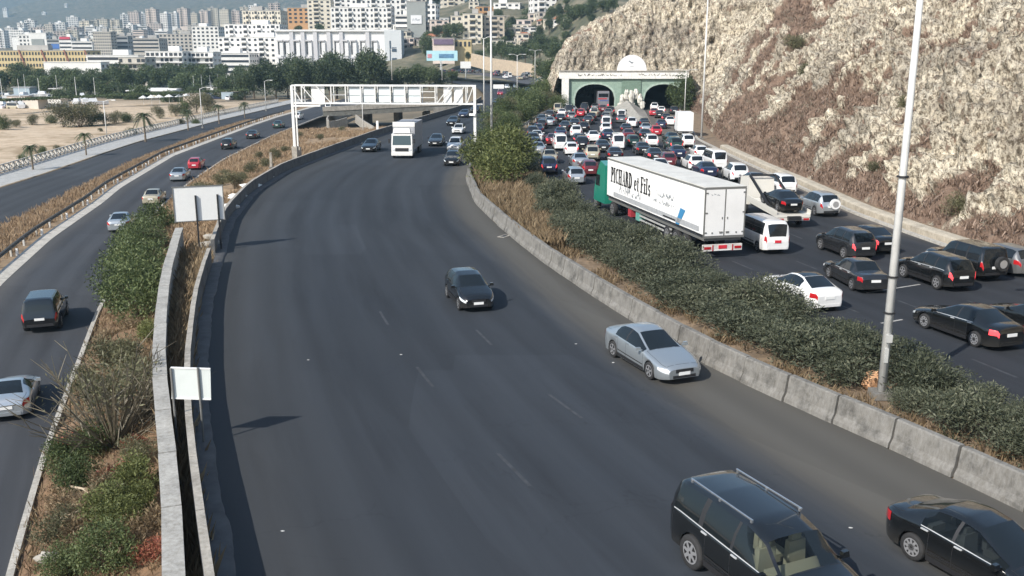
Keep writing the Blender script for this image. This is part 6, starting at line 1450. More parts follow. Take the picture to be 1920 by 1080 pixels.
# grove on the left
k = 0
for row, (y0, Y, h0) in enumerate(((205, 322, 34), (192, 352, 40), (178, 392, 42), (166, 440, 36), (158, 480, 30))):
    col_ = 0
    for px in range(-30, 480, 34):
        x = px + random.uniform(-12, 12)
        if row == 0 and (x < 105 or random.random() < .15): continue
        if row == 1 and (x < 95 or 258 < x < 330): continue
        ptree('tree%d' % (k % 4), x, y0 + random.uniform(-3, 3), Y + random.uniform(-12, 12), h0 * random.uniform(.9, 1.5), 'round green tree in the coastal grove, ' + ('nearest', 'second', 'third', 'fourth', 'farthest')[row] + ' row, ' + ordw(col_) + ' from the left', 'trees of the coastal grove', hbase=9.0); k += 1; col_ += 1
# bushes on the sand
for k, (px, py, s) in enumerate(((8, 245, 1.3), (30, 240, 1.0), (60, 235, 1.2), (95, 232, 1.0), (120, 238, 2.6), (150, 238, 2.8), (172, 236, 1.8), (195, 234, 1.5), (215, 232, 1.4), (235, 230, 1.2), (300, 222, 1.5), (330, 218, 1.6), (345, 215, 1.4), (368, 212, 2.8), (392, 214, 2.5), (40, 300, .5), (110, 285, .6), (90, 300, .7), (245, 258, .8), (290, 245, .8), (340, 237, .9), (368, 236, .8), (190, 248, .5), (35, 318, .5), (80, 290, .6), (255, 250, .6))):
    q = grd(px, py, -3.4); put(('olive%d' if k % 3 else 'bush%d') % (k % 2), 'beach_bush', q.x, q.y, -3.55, s, 'low ' + ('olive' if k % 3 else 'green') + ' bush on the sand, ' + ('upper row, ' if k < 15 else 'near the balustrade, ') + ordw(k if k < 15 else sorted([40, 110, 90, 245, 290, 340, 368, 190, 35, 80, 255]).index(px)) + ' from the left', 'bush', 'bushes on the sand')
# palms of the promenade
def palm_proto(k):
    rng = np.random.default_rng(90 + k); V, F = [], []; Vl = []
    for i in range(26):
        a = i * 2.4 + rng.normal() * .2; e = rng.uniform(-.25, 1.2); l = rng.uniform(1.5, 2.1); d = np.array([math.cos(a), math.sin(a), 0]); sd = np.array([-d[1], d[0], 0])
        pts = []
        for t_ in np.linspace(0, 1, 6): pts.append(np.array([0, 0, 4.0]) + d * l * t_ * math.cos(e * .6) + np.array([0, 0, l * (t_ * math.sin(e) - .85 * t_ * t_)]))
        for j in range(5):
            for s in (-1, 1):
                for q in range(3):
                    f = (j + q / 3) / 5; p = pts[j] + (pts[j + 1] - pts[j]) * q / 3; tip = p + sd * s * .5 * (1 - .6 * f) + (pts[j + 1] - pts[j]) * .9 + np.array([0, 0, -.12]); o = len(V)
                    V += [p, p + (pts[j + 1] - pts[j]) * .33, tip]; F.append((o, o + 1, o + 2))
    me = np_mesh('fronds', V, F, LM['palm']); mb = MB()
    zz = 0
    for i in range(9): mb.cyl((0, 0, -.3 + i * .48), (0, 0, .2 + i * .48), .19 - i * .006, .15 - i * .004, 8)
    PROTO['palm%d' % k] = (me, mb.mesh('trunk', M_palmbark))
for k in range(3): palm_proto(k)
PLB = ['palm tree on the promenade, nearest and leftmost', 'palm tree on the promenade, second from the left', 'palm tree with wide crown on the promenade, third from the left', 'palm tree on the promenade, fourth from the left', 'palm tree on the promenade, fifth from the left', 'palm tree farthest along the promenade']
for k, (px, py, pt) in enumerate(((62, 318, 252), (162, 291, 232), (273, 264, 200), (353, 243, 190), (411, 231, 182), (459, 220, 180))):
    q = grd(px, py, ZO + .14); top = at(px, pt, q.y); s = (top.z - ZO) / 6.4; put('palm%d' % (k % 3), 'palm_tree', q.x, q.y, ZO + .14, s * (1.15 if k == 2 else 1), PLB[k], 'palm tree', 'promenade palms', pn=('fronds', 'trunk'))
# ================================================================= THE TOWN
M_win = mat('far_window', (0.035, 0.04, 0.05), .25); M_winb = mat('far_window_blue', (0.06, 0.09, 0.13), .2)
def wallm(name, c): return mat('wall_' + name, c, .85, var=.10, scale=.12)
WM = dict(white=wallm('white', (0.78, 0.76, 0.72)), cream=wallm('cream', (0.66, 0.60, 0.49)), beige=wallm('beige', (0.50, 0.43, 0.34)), grey=wallm('grey', (0.36, 0.37, 0.37)), pink=wallm('pink', (0.66, 0.56, 0.49)), yellow=wallm('yellow', (0.58, 0.46, 0.25)), orange=wallm('orange', (0.52, 0.30, 0.15)), slab=wallm('slab', (0.30, 0.315, 0.30)), bluegrey=wallm('bluegrey', (0.33, 0.40, 0.45)), stone=wallm('stone', (0.52, 0.48, 0.42)))
M_roof = mat('roof_concrete', (0.42, 0.40, 0.37), .9, var=.15, scale=.2); M_tile = mat('roof_tile', (0.42, 0.16, 0.08), .8, var=.2, scale=.6)
def bld(px0, px1, pyt, pyb, Y, wall, label, floors=None, bays=None, depth=None, rz=0.0, style='apt', group=None, name='apartment_building', cat='building', ext=10, roof='flat', fh=3.2, winm=None):
    a, b_ = at(px0, pyb, Y), at(px1, pyb, Y); zt = at((px0 + px1) / 2, pyt, Y).z; z0 = a.z; w = b_.x - a.x; h = zt - z0; depth = depth or max(10, w * .8)
    t = thing(name, label, cat, ((a.x + b_.x) / 2, Y, z0), rz, group); w *= math.cos(rz) if abs(rz) < .5 else .8
    wm = WM[wall]; floors = floors or max(2, int(round(h / fh))); fh = h / floors; bays = bays or max(2, int(round(w / 4.0))); bw = w / bays
    MB().box((0, depth / 2, (h - ext) / 2), (w, depth, h + ext)).build('wall', wm, t)
    if roof == 'flat':
        mb = MB().box((0, depth / 2, h + .15), (w + .5, depth + .5, .3)); r_ = random.random()
        if h > 9: mb.box((w * (r_ - .5) * .5, depth * .5, h + 1.5), (w * .3, depth * .3, 2.8))
        mb.build('roof', M_roof if wall not in ('white',) else wm, t)
    else:
        k = h; mb = MB().add([(-w / 2 - .5, -.5, k), (w / 2 + .5, -.5, k), (w / 2 + .5, depth + .5, k), (-w / 2 - .5, depth + .5, k), (-w * .2, depth / 2, k + w * .22), (w * .2, depth / 2, k + w * .22)], [(0, 1, 5, 4), (1, 2, 5), (2, 3, 4, 5), (3, 0, 4), (3, 2, 1, 0)]); mb.build('roof', M_tile, t)
    wi, ba = MB(), MB()
    for f in range(floors):
        z = f * fh + fh * .32
        for k in range(bays):
            x = -w / 2 + (k + .5) * bw
            if style == 'apt':
                if (k + f * 0) % 3 == 1: wi.box((x, -.05, z + fh * .22), (bw * .8, .2, fh * .60))
                else: wi.box((x, -.05, z + fh * .2), (bw * .42, .2, fh * .42))
            elif style == 'grid': wi.box((x, -.05, z + fh * .2), (bw * .5, .2, fh * .5))
        if style == 'band': wi.box((0, -.05, z + fh * .2), (w * .94, .2, fh * .42))
        if style == 'void':
            for k in range(bays):
                if random.random() < .8: wi.box((-w / 2 + (k + .5) * bw, -.05, z + fh * .2), (bw * random.uniform(.5, .85), .2, fh * .55))
            ba.box((0, -.9, f * fh + .25), (w + .2, 1.8, .6))
        if style == 'apt' and f > 0:
            for k in range(bays):
                if k % 3 == 1: ba.box((-w / 2 + (k + .5) * bw, -.75, f * fh + .55), (bw * .98, 1.5, 1.0))
        for s in (-1, 1):
            nb = max(1, int(depth / 5))
            for k in range(nb): wi.box((s * (w / 2 + .05), depth * (k + .5) / nb, z + fh * .2), (.2, depth / nb * .4, fh * .42))
    if wi.v: stuff(wi.build('windows', winm or M_win, t))
    if ba.v: stuff(ba.build('balconies', wm, t))
    return t
# ---- hazy skyline towers
sk = [(-4, 12, 57, 95, 'white'), (14, 31, 52, 96, 'white'), (36, 49, 43, 82, 'white'), (51, 69, 38, 86, 'white'), (72, 85, 49, 74, 'cream'), (86, 104, 46, 74, 'cream'), (105, 124, 42, 70, 'white'), (128, 149, 32, 68, 'white'), (150, 170, 39, 68, 'cream'), (172, 184, 38, 62, 'cream'), (185, 203, 36, 64, 'cream'), (205, 225, 37, 58, 'cream'), (228, 242, 27, 58, 'white'), (243, 262, 22, 58, 'pink'), (263, 274, 25, 54, 'white'), (275, 295, 17, 54, 'pink'), (297, 316, 25, 54, 'white'), (318, 333, 24, 50, 'white'), (334, 353, 16, 50, 'pink'), (355, 371, 25, 46, 'cream'), (374, 391, 20, 44, 'pink'), (392, 410, 15, 50, 'cream'), (412, 430, 18, 46, 'cream'), (431, 450, 20, 48, 'pink'), (452, 466, 13, 48, 'cream'), (468, 484, 10, 48, 'white'), (486, 505, 14, 44, 'cream'), (505, 526, 6, 40, 'pink')]
for k, (x0, x1, yt, yb, wl) in enumerate(sk):
    bld(x0, x1, yt, yb, 1500 + (k * 37) % 260, wl, ('tall ' + wl.replace('bluegrey', 'blue-grey') + ' apartment tower in the hazy skyline, ' + ordw(k) + ' from the left'), group='skyline towers', rz=random.uniform(-.25, .25), ext=40, fh=3.6, style=('apt', 'grid', 'apt')[k % 3], name='apartment_tower')
k = 0
for row, (Y, y0) in enumerate(((1430, 66), (1320, 74), (1150, 84), (1020, 92))):
    x = 20 + row * 12; c2 = 0
    while x < 470:
        w_ = random.uniform(14, 30); h = random.uniform(9, 20)
        if random.random() < .93: bld(x, x + w_, y0 - h + random.uniform(-3, 3), y0 + 5, Y + random.uniform(-40, 40), random.choice(['white', 'cream', 'white', 'stone', 'white', 'pink']), 'low block below the skyline towers, ' + ('back', 'second', 'third', 'front')[row] + ' row, ' + ordw(c2) + ' from the left', group='low blocks below the skyline', rz=random.uniform(-.3, .3), ext=25, style=random.choice(['grid', 'apt', 'band']), name='town_block'); k += 1; c2 += 1
        x += w_ + random.uniform(-3, 4)
# scattered far houses on the hazy mountain
for k in range(34):
    px = random.uniform(0, 330); py = random.uniform(8, 46) + (10 if px < 100 else 0); Y = 3700 + random.uniform(-150, 700)
    q = at(px, py, Y); zg = float(gz(q.x, Y)); bld(px, px + random.uniform(4, 9), py - 4, py + 2, Y, 'white', 'tiny pale house on the hazy mountain side', group='houses on the mountain', ext=70, floors=2, bays=2, style='grid', name='far_house')
# ---- shopping buildings at left
bld(38, 60, 66, 100, 900, 'white', 'white box-shaped shop building left of the mall', style='grid', ext=15, name='shop_building')
t = bld(57, 90, 62, 100, 880, 'white', 'white framed mall front with grey panel at far left', style='none', ext=15, name='mall_building'); MB().box((0, -.3, 8), (11, .4, 9)).build('glass_front', WM['slab'], t)
t = bld(90, 117, 74, 100, 870, 'grey', 'low grey store with blue sign panel', style='band', ext=15, name='store_building'); MB().box((1, -.3, 6), (7, .5, 4)).build('sign_panel', mat('sign_blue', (0.06, 0.16, 0.45), .5), t)
t = bld(113, 136, 70, 100, 860, 'white', 'white store with red sign along its top', style='band', ext=15, name='store_building'); MB().box((0, -.3, 13), (9, .5, 2.2)).build('sign_panel', mat('sign_red', (0.55, 0.06, 0.10), .5), t)
bld(136, 175, 78, 102, 850, 'white', 'long low white store right of the red sign', style='band', ext=15, name='store_building')
bld(178, 211, 60, 104, 800, 'stone', 'pale striped office block with many small windows', style='grid', bays=8, floors=8, ext=15, name='office_building')
bld(212, 242, 68, 100, 820, 'grey', 'grey block with large dark panel', style='band', ext=15, name='office_building')
bld(244, 300, 72, 100, 860, 'stone', 'long stone-coloured block on the terrace at centre left', style='band', ext=15, name='town_block'); bld(300, 362, 64, 96, 900, 'stone', 'long beige block above the balconied complex', style='grid', ext=15, name='town_block'); bld(362, 412, 50, 92, 820, 'white', 'white block behind the stepped hotel', style='grid', ext=15, name='town_block')
# long arcaded yellow building
t = bld(-30, 165, 95, 128, 520, 'yellow', 'long orange-yellow arcaded building with dark openings at the left edge', floors=3, bays=34, style='grid', depth=18, ext=8, name='arcade_building')
for x in (-8, 4, 16, 27): MB().bar((x, -.3, 9.5), (x + 3, -.3, 0), .5, .7).build('stair_diagonal', mat('diag_red', (0.30, 0.13, 0.09), .8), t)
t = bld(83, 190, 117, 132, 470, 'white', 'low white wall-like building before the arcade', floors=1, style='none', depth=10, ext=8, name='low_building')
bld(165, 262, 104, 140, 500, 'white', 'white building with shaded upper terrace', floors=3, bays=14, style='band', depth=14, ext=8, name='balcony_complex')
bld(225, 275, 108, 142, 480, 'stone', 'pale concrete frame building with dark bays', floors=3, bays=6, style='void', depth=14, ext=8, name='balcony_complex')
bld(276, 345, 97, 138, 500, 'white', 'white balconied complex with deep dark loggias, left half', floors=4, bays=8, style='void', depth=14, ext=8, name='balcony_complex', fh=3); bld(345, 402, 98, 138, 510, 'white', 'white balconied complex with deep dark loggias, right half', floors=4, bays=7, style='void', depth=14, ext=8, name='balcony_complex')
# stepped white hotel
for k, (x0, x1, yt, lb_) in enumerate(((400, 470, 100, 'lowest white terrace of the stepped hotel'), (412, 530, 70, 'broad white middle block of the stepped hotel'), (425, 528, 46, 'upper white block of the stepped hotel with shaded flat roof'), (460, 530, 20, 'topmost cream block of the stepped hotel'))):
    bld(x0, x1, yt, 140 - k * 12, 560 + k * 22, 'white' if k < 3 else 'cream', lb_, style='apt' if k else 'band', bays=10 + k, depth=20, ext=12, name='stepped_hotel')
bld(540, 590, 15, 45, 760, 'orange', 'ochre villa-like block on the hill left of the grey slab', style='grid', ext=15); bld(578, 622, 0, 55, 740, 'cream', 'cream apartment block on the hill beside the ochre block', style='apt', ext=15)
bld(520, 548, 22, 50, 800, 'stone', 'stone-coloured block left of the ochre block', style='grid', ext=15)
# ---- white hotel with hooded windows
Yh = 560; a, b_ = at(521, 148, Yh), at(742, 148, Yh); zt = at(630, 59, Yh).z; w = b_.x - a.x; h = zt - a.z
t = thing('hotel_building', 'long white hotel with rows of hooded windows behind the pines', 'hotel', ((a.x + b_.x) / 2, Yh, a.z))
M_hot = mat('hotel_white', (0.74, 0.73, 0.72), .8, var=.05, scale=.15); M_hot2 = mat('hotel_grey', (0.56, 0.55, 0.56), .8, var=.05, scale=.15)
MB().box((0, 9, h / 2 - 4), (w, 18, h + 8)).build('wall', M_hot, t)
sx = w / 221.0
for px in (529, 541, 560, 582, 607, 634, 650, 665, 682, 704):
    x = (px - 631.5) * sx
    for z0_, z1_ in ((h * .52, h * .80), (h * .20, h * .44), (-.5, h * .14)):
        wn_ = MB().box((x - .9, -.1, (z0_ + z1_) / 2), (.7, .4, z1_ - z0_)).build('window', M_win, t)
        MB().box((x, -.7, z1_ + .3), (3.2, 1.4, .9)).build('hood', M_hot2, wn_); MB().box((x + .9, -.7, (z0_ + z1_) / 2 - 1), (2.0, 1.4, z1_ - z0_)).build('fin', M_hot, wn_)
for px in (551, 572, 595, 620, 643, 692): MB().box(((px - 631.5) * sx, -.5, h / 2), (2.2, 1.2, h + .6)).build('pier', M_hot2, t)
MB().box((0, 8, h + .5), (w + .4, 19, 1.0)).build('roof_parapet', M_hot, t)
tw = MB().box((w / 2 + .2, -3, h / 2 - 4), (9.5, 14, h + 9)).build('stair_tower', mat('tower_grey', (0.58, 0.60, 0.61), .8, var=.06, scale=.2), t); mb = MB()
for z in (h * .62, h * .40, h * .2): mb.box((w / 2 + .8, -10.1, z), (2.6, .3, 2.4))
mb.box((w / 2 - 1.4, -10.1, h * .45), (.7, .3, h * .7)); stuff(mb.build('slots', M_winb, tw))
# ---- grey slab building behind
bld(622, 735, 14, 75, 690, 'white', 'white terraced apartment block with rows of dark windows behind the hotel', bays=14, floors=6, style='apt', depth=20, ext=20)
bld(660, 770, -12, 40, 740, 'white', 'upper white apartment block stepping up the hill', bays=12, floors=5, style='apt', depth=20, ext=20); bld(618, 670, -10, 30, 780, 'white', 'white apartment block cut by the top edge', style='apt', ext=20)
bld(744, 766, 54, 78, 599, 'slab', 'low grey blank wing attached left of the grey slab building', style='none', depth=14, ext=0, floors=2, bays=2, name='slab_wing')
t = bld(764, 799, 3, 78, 600, 'slab', 'tall grey blank slab building with white logo panel', style='none', depth=16, ext=0, name='slab_building'); MB().box((0, -.25, 13), (6.6, .4, 5)).build('logo_panel', mat('logo_white', (0.74, 0.74, 0.74), .5), t)
P, w_ = scrawl(22, 91, 1.6, .9, .35); mb = MB()
for q in P: mb.add([(-2.6 + a_ / w_ * 5.2, -.5, 12.2 + b__) for a_, b__ in q], [(0, 1, 2, 3)])
stuff(mb.build('logo_mark', M_ink2, t))
bld(742, 766, 28, 78, 602, 'white', 'white windowed wing beside the grey slab building', style='band', floors=5, depth=14, ext=0, name='slab_wing')
for k, px in enumerate((774, 790)): bld(px - 4, px + 4, 78, 115, 604, 'white', ('left', 'right')[k] + ' white leg under the grey slab building', style='none', depth=6, ext=6, floors=2, bays=2, name='building_leg')
# ---- houses on the hill in the middle
hh_ = [(800, 818, 8, 60, 640, 'white', 'white house right of the grey slab'), (806, 842, 38, 66, 600, 'pink', 'rosy house with pale walls beside the slab'), (830, 872, -4, 45, 720, 'cream', 'cream apartment block high in the middle of the hill'), (845, 868, 30, 62, 620, 'cream', 'cream house below the high apartment block'), (868, 905, 26, 96, 560, 'cream', 'cream six-storey block with dark balconies'), (896, 926, 12, 36, 640, 'orange', 'orange-walled house above the cream block'), (908, 946, 30, 92, 565, 'beige', 'beige narrow block with dark window rows'), (925, 975, 6, 48, 660, 'white', 'white slab apartment with blank centre and dark side windows'), (948, 980, -8, 30, 760, 'cream', 'cream block at the top edge behind the white slab'), (998, 1044, -6, 36, 620, 'white', 'white apartment block with window grid at the top edge'), (905, 930, -6, 20, 760, 'cream', 'cream house at the top edge in the middle'), (770, 800, -10, 12, 800, 'cream', 'cream house above the grey slab'), (1044, 1062, -6, 22, 640, 'grey', 'grey shaded block at the top edge beside the trees')]
for x0, x1, yt, yb, Y, wl, lb_ in hh_: bld(x0, x1, yt, yb, Y, wl, lb_, rz=random.uniform(-.2, .2), ext=22, style='apt' if x1 - x0 > 24 else 'grid', name='hill_house')
t = bld(811, 852, 72, 88, 480, 'pink', 'shop with purple banner on the slope below the houses', style='none', ext=8, floors=1, name='shop_building', fh=4); MB().box((0, -.3, 2.4), (9.5, .4, 2.6)).build('banner', mat('banner_purple', (0.15, 0.11, 0.17), .6, var=.3, scale=1), t)
bld(852, 884, 74, 92, 485, 'yellow', 'small yellow house with dark openings right of the purple shop', style='grid', ext=8, floors=1, bays=4, name='shop_building', fh=4)
r4 = random.Random(31); used_ = [(x0, x1, yt, yb) for x0, x1, yt, yb, *_ in hh_]; c3 = 0
for _ in range(2500):
    px, py = r4.uniform(735, 1065), r4.uniform(4, 95); w_ = r4.uniform(15, 30)
    if px > 985 and py > 60: continue
    if any(px < b + 3 and px + w_ > a - 3 and py < d + 1 and py > c__ + 9 for a, b, c__, d in used_): continue
    for Y in np.arange(400, 950, 6.0):
        q = at(px, py, Y)
        if float(gz(q.x, Y)) > q.z:
            if Y > 430 and c3 < 75:
                h_ = r4.uniform(10, 24); used_.append((px, px + w_, py - h_, py)); bld(px, px + w_, py - h_, py, Y, r4.choice(['white', 'white', 'cream', 'cream', 'pink', 'stone']), 'pale house of the hillside quarter among the trees, ' + ordw(c3) + ' of that group', rz=r4.uniform(-.3, .3), ext=14, style=r4.choice(['apt', 'grid']), name='hill_house', group='houses of the hillside quarter', roof='flat' if r4.random() < .8 else 'hip'); c3 += 1
            break
# ---- pale blue billboard
q0, q1 = at(800, 112, 400), at(858, 112, 400)
t = thing('billboard', 'pale blue wide billboard with dark lettering beside the far road', 'billboard', ((q0.x + q1.x) / 2, 400, at(830, 150, 400).z)); zb_ = at(830, 114, 400).z - t.location.z; zt_ = at(830, 95, 400).z - t.location.z; w_ = q1.x - q0.x
MB().box((0, 0, (zt_ + zb_) / 2), (w_, .3, zt_ - zb_)).build('panel', mat('bill_blue', (0.42, 0.66, 0.72), .5, var=.08, scale=.4), t)
MB().box((w_ * .14, -.2, (zt_ + zb_) / 2 - .1), (w_ * .48, .1, (zt_ - zb_) * .4)).build('lettering', mat('bill_ink', (0.10, 0.22, 0.36), .5, var=.4, scale=1.5), t)
MB().box((-w_ * .4, -.2, (zt_ + zb_) / 2 - .1), (w_ * .14, .1, (zt_ - zb_) * .4)).build('lettering', mat('bill_pink', (0.55, 0.25, 0.28), .5, var=.4, scale=1.5), t)
MB().cyl((-w_ * .05, .2, -2), (-w_ * .05, .2, zb_), .3, .3, 8).build('post', M_galv, t)
t = thing('billboard', 'small white billboard right of the pale blue one', 'billboard', (at(873, 120, 410).x, 410, at(873, 130, 410).z)); MB().box((0, 0, 1.8), (4.4, .3, 2.8)).build('panel', M_panw, t); MB().cyl((0, .2, -4), (0, .2, .4), .2, .2, 8).build('post', M_galv, t)
# ---- hillside trees
ht = [(820, 74, 560, 34), (838, 70, 570, 30), (856, 72, 560, 36), (878, 112, 470, 22), (900, 112, 470, 26), (925, 108, 480, 34), (940, 110, 470, 40), (955, 112, 465, 42), (968, 118, 450, 40), (985, 112, 460, 44), (1000, 112, 455, 40), (1012, 100, 470, 44), (1030, 110, 440, 40), (1045, 118, 420, 44), (940, 70, 600, 40), (960, 66, 610, 42), (978, 60, 620, 36), (992, 50, 640, 40), (1050, 40, 560, 36), (1070, 40, 540, 38), (1090, 34, 530, 36), (1110, 28, 520, 32), (1130, 22, 510, 30), (1150, 16, 500, 30), (1030, 60, 560, 34), (1060, 60, 520, 30), (818, 12, 760, 30), (880, 24, 740, 30), (860, 20, 760, 28), (802, 100, 520, 40), (640, 22, 820, 26), (600, 60, 700, 22), (560, 62, 690, 20), (1012, 70, 540, 30), (1080, 20, 600, 30), (1040, 90, 470, 30), (1030, 165, 330, 50), (1018, 150, 360, 44), (1040, 150, 300, 52), (1036, 180, 280, 44)]
for k, (px, py, Y, hp) in enumerate(ht): ptree('tree%d' % (k % 4) if k % 3 else 'pine%d' % (k % 4), px, py, Y, hp * 1.05, ('dark green tree on the wooded slope among the hill houses, ' + ordw(sorted(range(len(ht)), key=lambda q: ht[q][0]).index(k)) + ' from left'), 'trees on the hill', hbase=9.0 if k % 3 else 14.0, zoff=-1.5)
# more trees rooted where the wooded slope meets the sight line
k = 0; r3 = random.Random(12)
for _ in range(900):
    px, py = r3.uniform(790, 1180), r3.uniform(4, 128)
    if px > 1050 and py > 95 - (px - 1050) * .75: continue
    for Y in np.arange(330, 900, 6.0):
        q = at(px, py, Y)
        if float(gz(q.x, Y)) > q.z:
            if 345 < Y < 860 and k < 70:
                s = r3.uniform(.5, .95); put('tree%d' % (k % 4) if k % 3 else 'pine%d' % (k % 4), 'hill_tree', q.x, Y, q.z - .6, s * (.62 if k % 3 == 0 else 1), 'small tree or bush of the thick growth covering the hill slope', 'tree', 'thick growth on the hill slope', pn=TP); k += 1
            break
# retaining wall beside the far road
t = thing('retaining_wall', 'sunlit stone retaining wall beside the far bend', 'wall')
pts = [at(885, 112, 440), at(925, 122, 420), at(965, 128, 395), at(1020, 138, 370)]
for i in range(3): MB().bar(pts[i], pts[i + 1], 1.0, 5.5).build('wall_segment', concrete('sandstone', (0.52, 0.42, 0.31), .3), t)
# ---- far roads with queues
def path(name, pts, w, m, dz=0.0):
    rows = []
    for i, p in enumerate(pts):
        d = Vector(pts[min(i + 1, len(pts) - 1)]) - Vector(pts[max(0, i - 1)]); d.z = 0; d.normalize(); nn = Vector((d.y, -d.x, 0)) * w / 2
        rows.append([Vector(p) - nn + Vector((0, 0, dz)), Vector(p) + nn + Vector((0, 0, dz))])
    V = [q for r in rows for q in r]; F = [(2 * i, 2 * i + 1, 2 * i + 3, 2 * i + 2) for i in range(len(rows) - 1)]; me = np_mesh(name, V, F, m); me.uv_layers.new(name='UVMap'); return struct(link(name, me))
M_far = mat('far_asphalt', (0.075, 0.075, 0.08), .85, var=.2, scale=.2)
fp = [at(1030, 158, 330), at(985, 149, 360), at(940, 142, 395), at(890, 137, 430), at(830, 138, 455), at(760, 146, 450), at(690, 152, 440)]
path('far_road', fp, 16, M_far, .1)
fcol = ['white', 'silver', 'black', 'dark_grey', 'red', 'grey', 'navy', 'beige']
for k in range(46):
    u = random.random() * (len(fp) - 1.001); i = int(u); f = u - i; p = fp[i].lerp(fp[i + 1], f); d = (fp[i + 1] - fp[i]).normalized(); nn = Vector((d.y, -d.x, 0)) * random.choice([-6, -3, 0, 3, 6]); q = p + nn
    car(random.choice(['sedan', 'hatch', 'suv', 'van']), random.choice(fcol), (q.x, q.y, p.z + .12), math.atan2(d.y, d.x), 'tiny car in the distant queue on the far bend', group='cars of the distant queue', detail=0)
for k, (px, py) in enumerate(((951, 166), (967, 165), (989, 173), (962, 185), (938, 178))):
    q = grd(px, py); car('sedan', fcol[k], q, MAINH(min(420, q.y)), (fcol[k].replace('_', ' ') + ' car on the main road far beyond the gantry, at the far bend'), group='cars far along the main road', detail=0)
# white road sign panels by the far bend
q = grd(935, 172); t = thing('road_sign', 'white chevron-like sign board at the far bend', 'sign', (q.x, q.y, 0)); mb = MB().box((0, 0, 1.6), (3.4, .12, 1.3)); mb.build('panel', M_panw, t); MB().cyl((0, .1, 0), (0, .1, 1.2), .08, .08, 6).build('post', M_galv, t)
# ---- boat yard and beach club at left
M_hull = mat('boat_hull', (0.72, 0.73, 0.74), .3, var=.05); M_deck = mat('boat_blue', (0.12, 0.22, 0.42), .5)
def boat(px, py, z, s, yaw, label, mast=True):
    q = grd(px, py, z); t = thing('boat', label, 'boat', (q.x, q.y, z), yaw, 'boats in the yard'); t.scale = (s,) * 3; rows = []
    for x, w_, k in ((-3.5, 1.0, .3), (-2, 1.25, .1), (0, 1.3, 0), (2, .95, .05), (3.2, .4, .25), (3.9, .03, .5)): rows.append([(x, -w_, 1.5 + k * .5), (x, -w_ * .8, .7), (x, 0, .25 + k), (x, w_ * .8, .7), (x, w_, 1.5 + k * .5)])
    mb = MB().grid(rows); mb.add(rows[0], [(0, 1, 2, 3, 4)]); mb.grid([[r[0], r[4]] for r in rows]); mb.build('hull', M_hull, t); MB().box((-.4, 0, 2.0), (2.6, 1.5, .9), taper=.8).build('cabin', M_hull, t)
    if mast: MB().cyl((.4, 0, 1.5), (.4, 0, 8.5), .09, .05, 6).build('mast', M_white, t)
    MB().box((0, 0, .15), (3, 1.4, .3)).build('cradle', M_deck, t)
BP = ((5, 205), (22, 200), (40, 206), (58, 198), (75, 203), (92, 196), (108, 190), (15, 188), (48, 186), (82, 184), (145, 198), (160, 195), (178, 200), (155, 188), (365, 182), (378, 178), (395, 180), (410, 176), (425, 178), (440, 174), (455, 176))
for k, (px, py) in enumerate(BP):
    boat(px, py, -3.6, 1.0 if k < 14 else .9, random.uniform(-.6, .6) + (1.57 if k % 3 else 0), 'white boat ' + ('with mast ' if k % 2 == 0 or k > 13 else '') + 'laid up in the yard beyond the sand, ' + ordw(sorted(BP).index((px, py))) + ' from the left', k % 2 == 0 or k > 13)
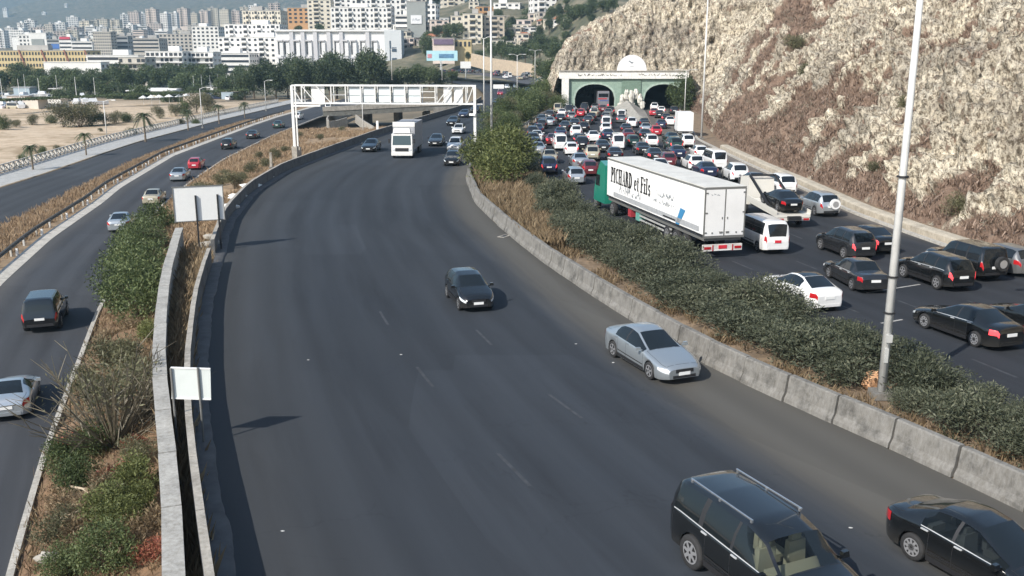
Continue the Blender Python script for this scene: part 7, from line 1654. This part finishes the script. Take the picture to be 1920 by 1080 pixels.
for k in range(34):
    px = random.uniform(-5, 118) if k < 22 else random.uniform(285, 470); py = random.uniform(170, 207) if k < 22 else random.uniform(178, 194) - (px - 285) * .03
    q = grd(px, py, -3.5)
    if k % 4 == 0:
        s_ = thing('yard_shed', 'small pale shed in the boat yard clutter', 'shed', (q.x, q.y, -3.6), random.uniform(-.4, .4), 'sheds in the boat yard'); MB().box((0, 0, 1.5), (random.uniform(4, 8), 4, 3)).build('wall', WM[random.choice(['white', 'stone', 'bluegrey', 'pink'])], s_); MB().box((0, 0, 3.1), (8.4, 4.6, .2)).build('roof', WM[random.choice(['white', 'grey', 'stone'])], s_)
    else: car(random.choice(['sedan', 'van', 'suv', 'hatch']), random.choice(['white', 'silver', 'white', 'grey', 'beige', 'navy']), (q.x, q.y, -3.5), random.uniform(-.3, .3) + (0 if k % 2 else 1.57), 'car parked among the boats in the far yard', group='cars parked in the boat yard', detail=0)
t = bld(254, 332, 168, 192, 345, 'white', 'low white beach pavilion with flat canopy', style='none', floors=1, bays=2, depth=10, ext=2, name='beach_pavilion', cat='pavilion'); MB().box((0, -2.5, 4.3), (16.5, 7, .35)).build('canopy', M_white, t)
for k in range(9): MB().box((-7 + k * 1.75, -.1, 1.6), (.9, .3, 2.2)).build('opening', M_win, t)
for k, (px, py) in enumerate(((270, 198), (285, 197), (300, 196), (318, 195), (337, 195), (350, 193))):
    q = grd(px, py, -3.5); t = thing('parasol', 'white beach parasol in front of the pavilion, ' + ordw(k) + ' from the left', 'parasol', (q.x, q.y, -3.5), 0, 'beach parasols'); MB().cyl((0, 0, 0), (0, 0, 2.6), .06, .05, 6).build('pole', M_white, t); MB().cyl((0, 0, 2.2), (0, 0, 3.0), 1.5, .05, 8).build('canopy', M_white, t)
t = thing('hedge_row', 'clipped dark hedge between the sand and the yard', 'hedge'); r2 = np.random.default_rng(44); cl = []
for px in range(0, 480, 7):
    q = grd(px, 214 - px * .055, -3.5); cl.append(((q.x, q.y, -2.9), (2.2, 1.6, 1.0)))
V, F = leaf_cloud(9000, cl, .45, .5, r2, .2, .4); link('foliage', np_mesh('foliage', V, F, LM['tree']), t)

# ================================================================= HAZE
mh = bpy.data.materials.new('haze_air'); mh.use_nodes = True; n = mh.node_tree
for nd in list(n.nodes):
    if nd.type == 'BSDF_PRINCIPLED': n.nodes.remove(nd)
pv = n.nodes.new('ShaderNodeVolumePrincipled'); pv.inputs['Color'].default_value = (0.50, 0.78, 1.0, 1); pv.inputs['Density'].default_value = 0.00018; pv.inputs['Anisotropy'].default_value = 0.1
n.links.new(pv.outputs[0], n.nodes['Material Output'].inputs['Volume'])
o = MB().box((0, 3700, 600), (14200, 7700, 1300)).build('haze', mh); o['kind'] = 'stuff'; o['label'] = 'thin bluish haze hanging over the town and hills'; o['category'] = 'haze'
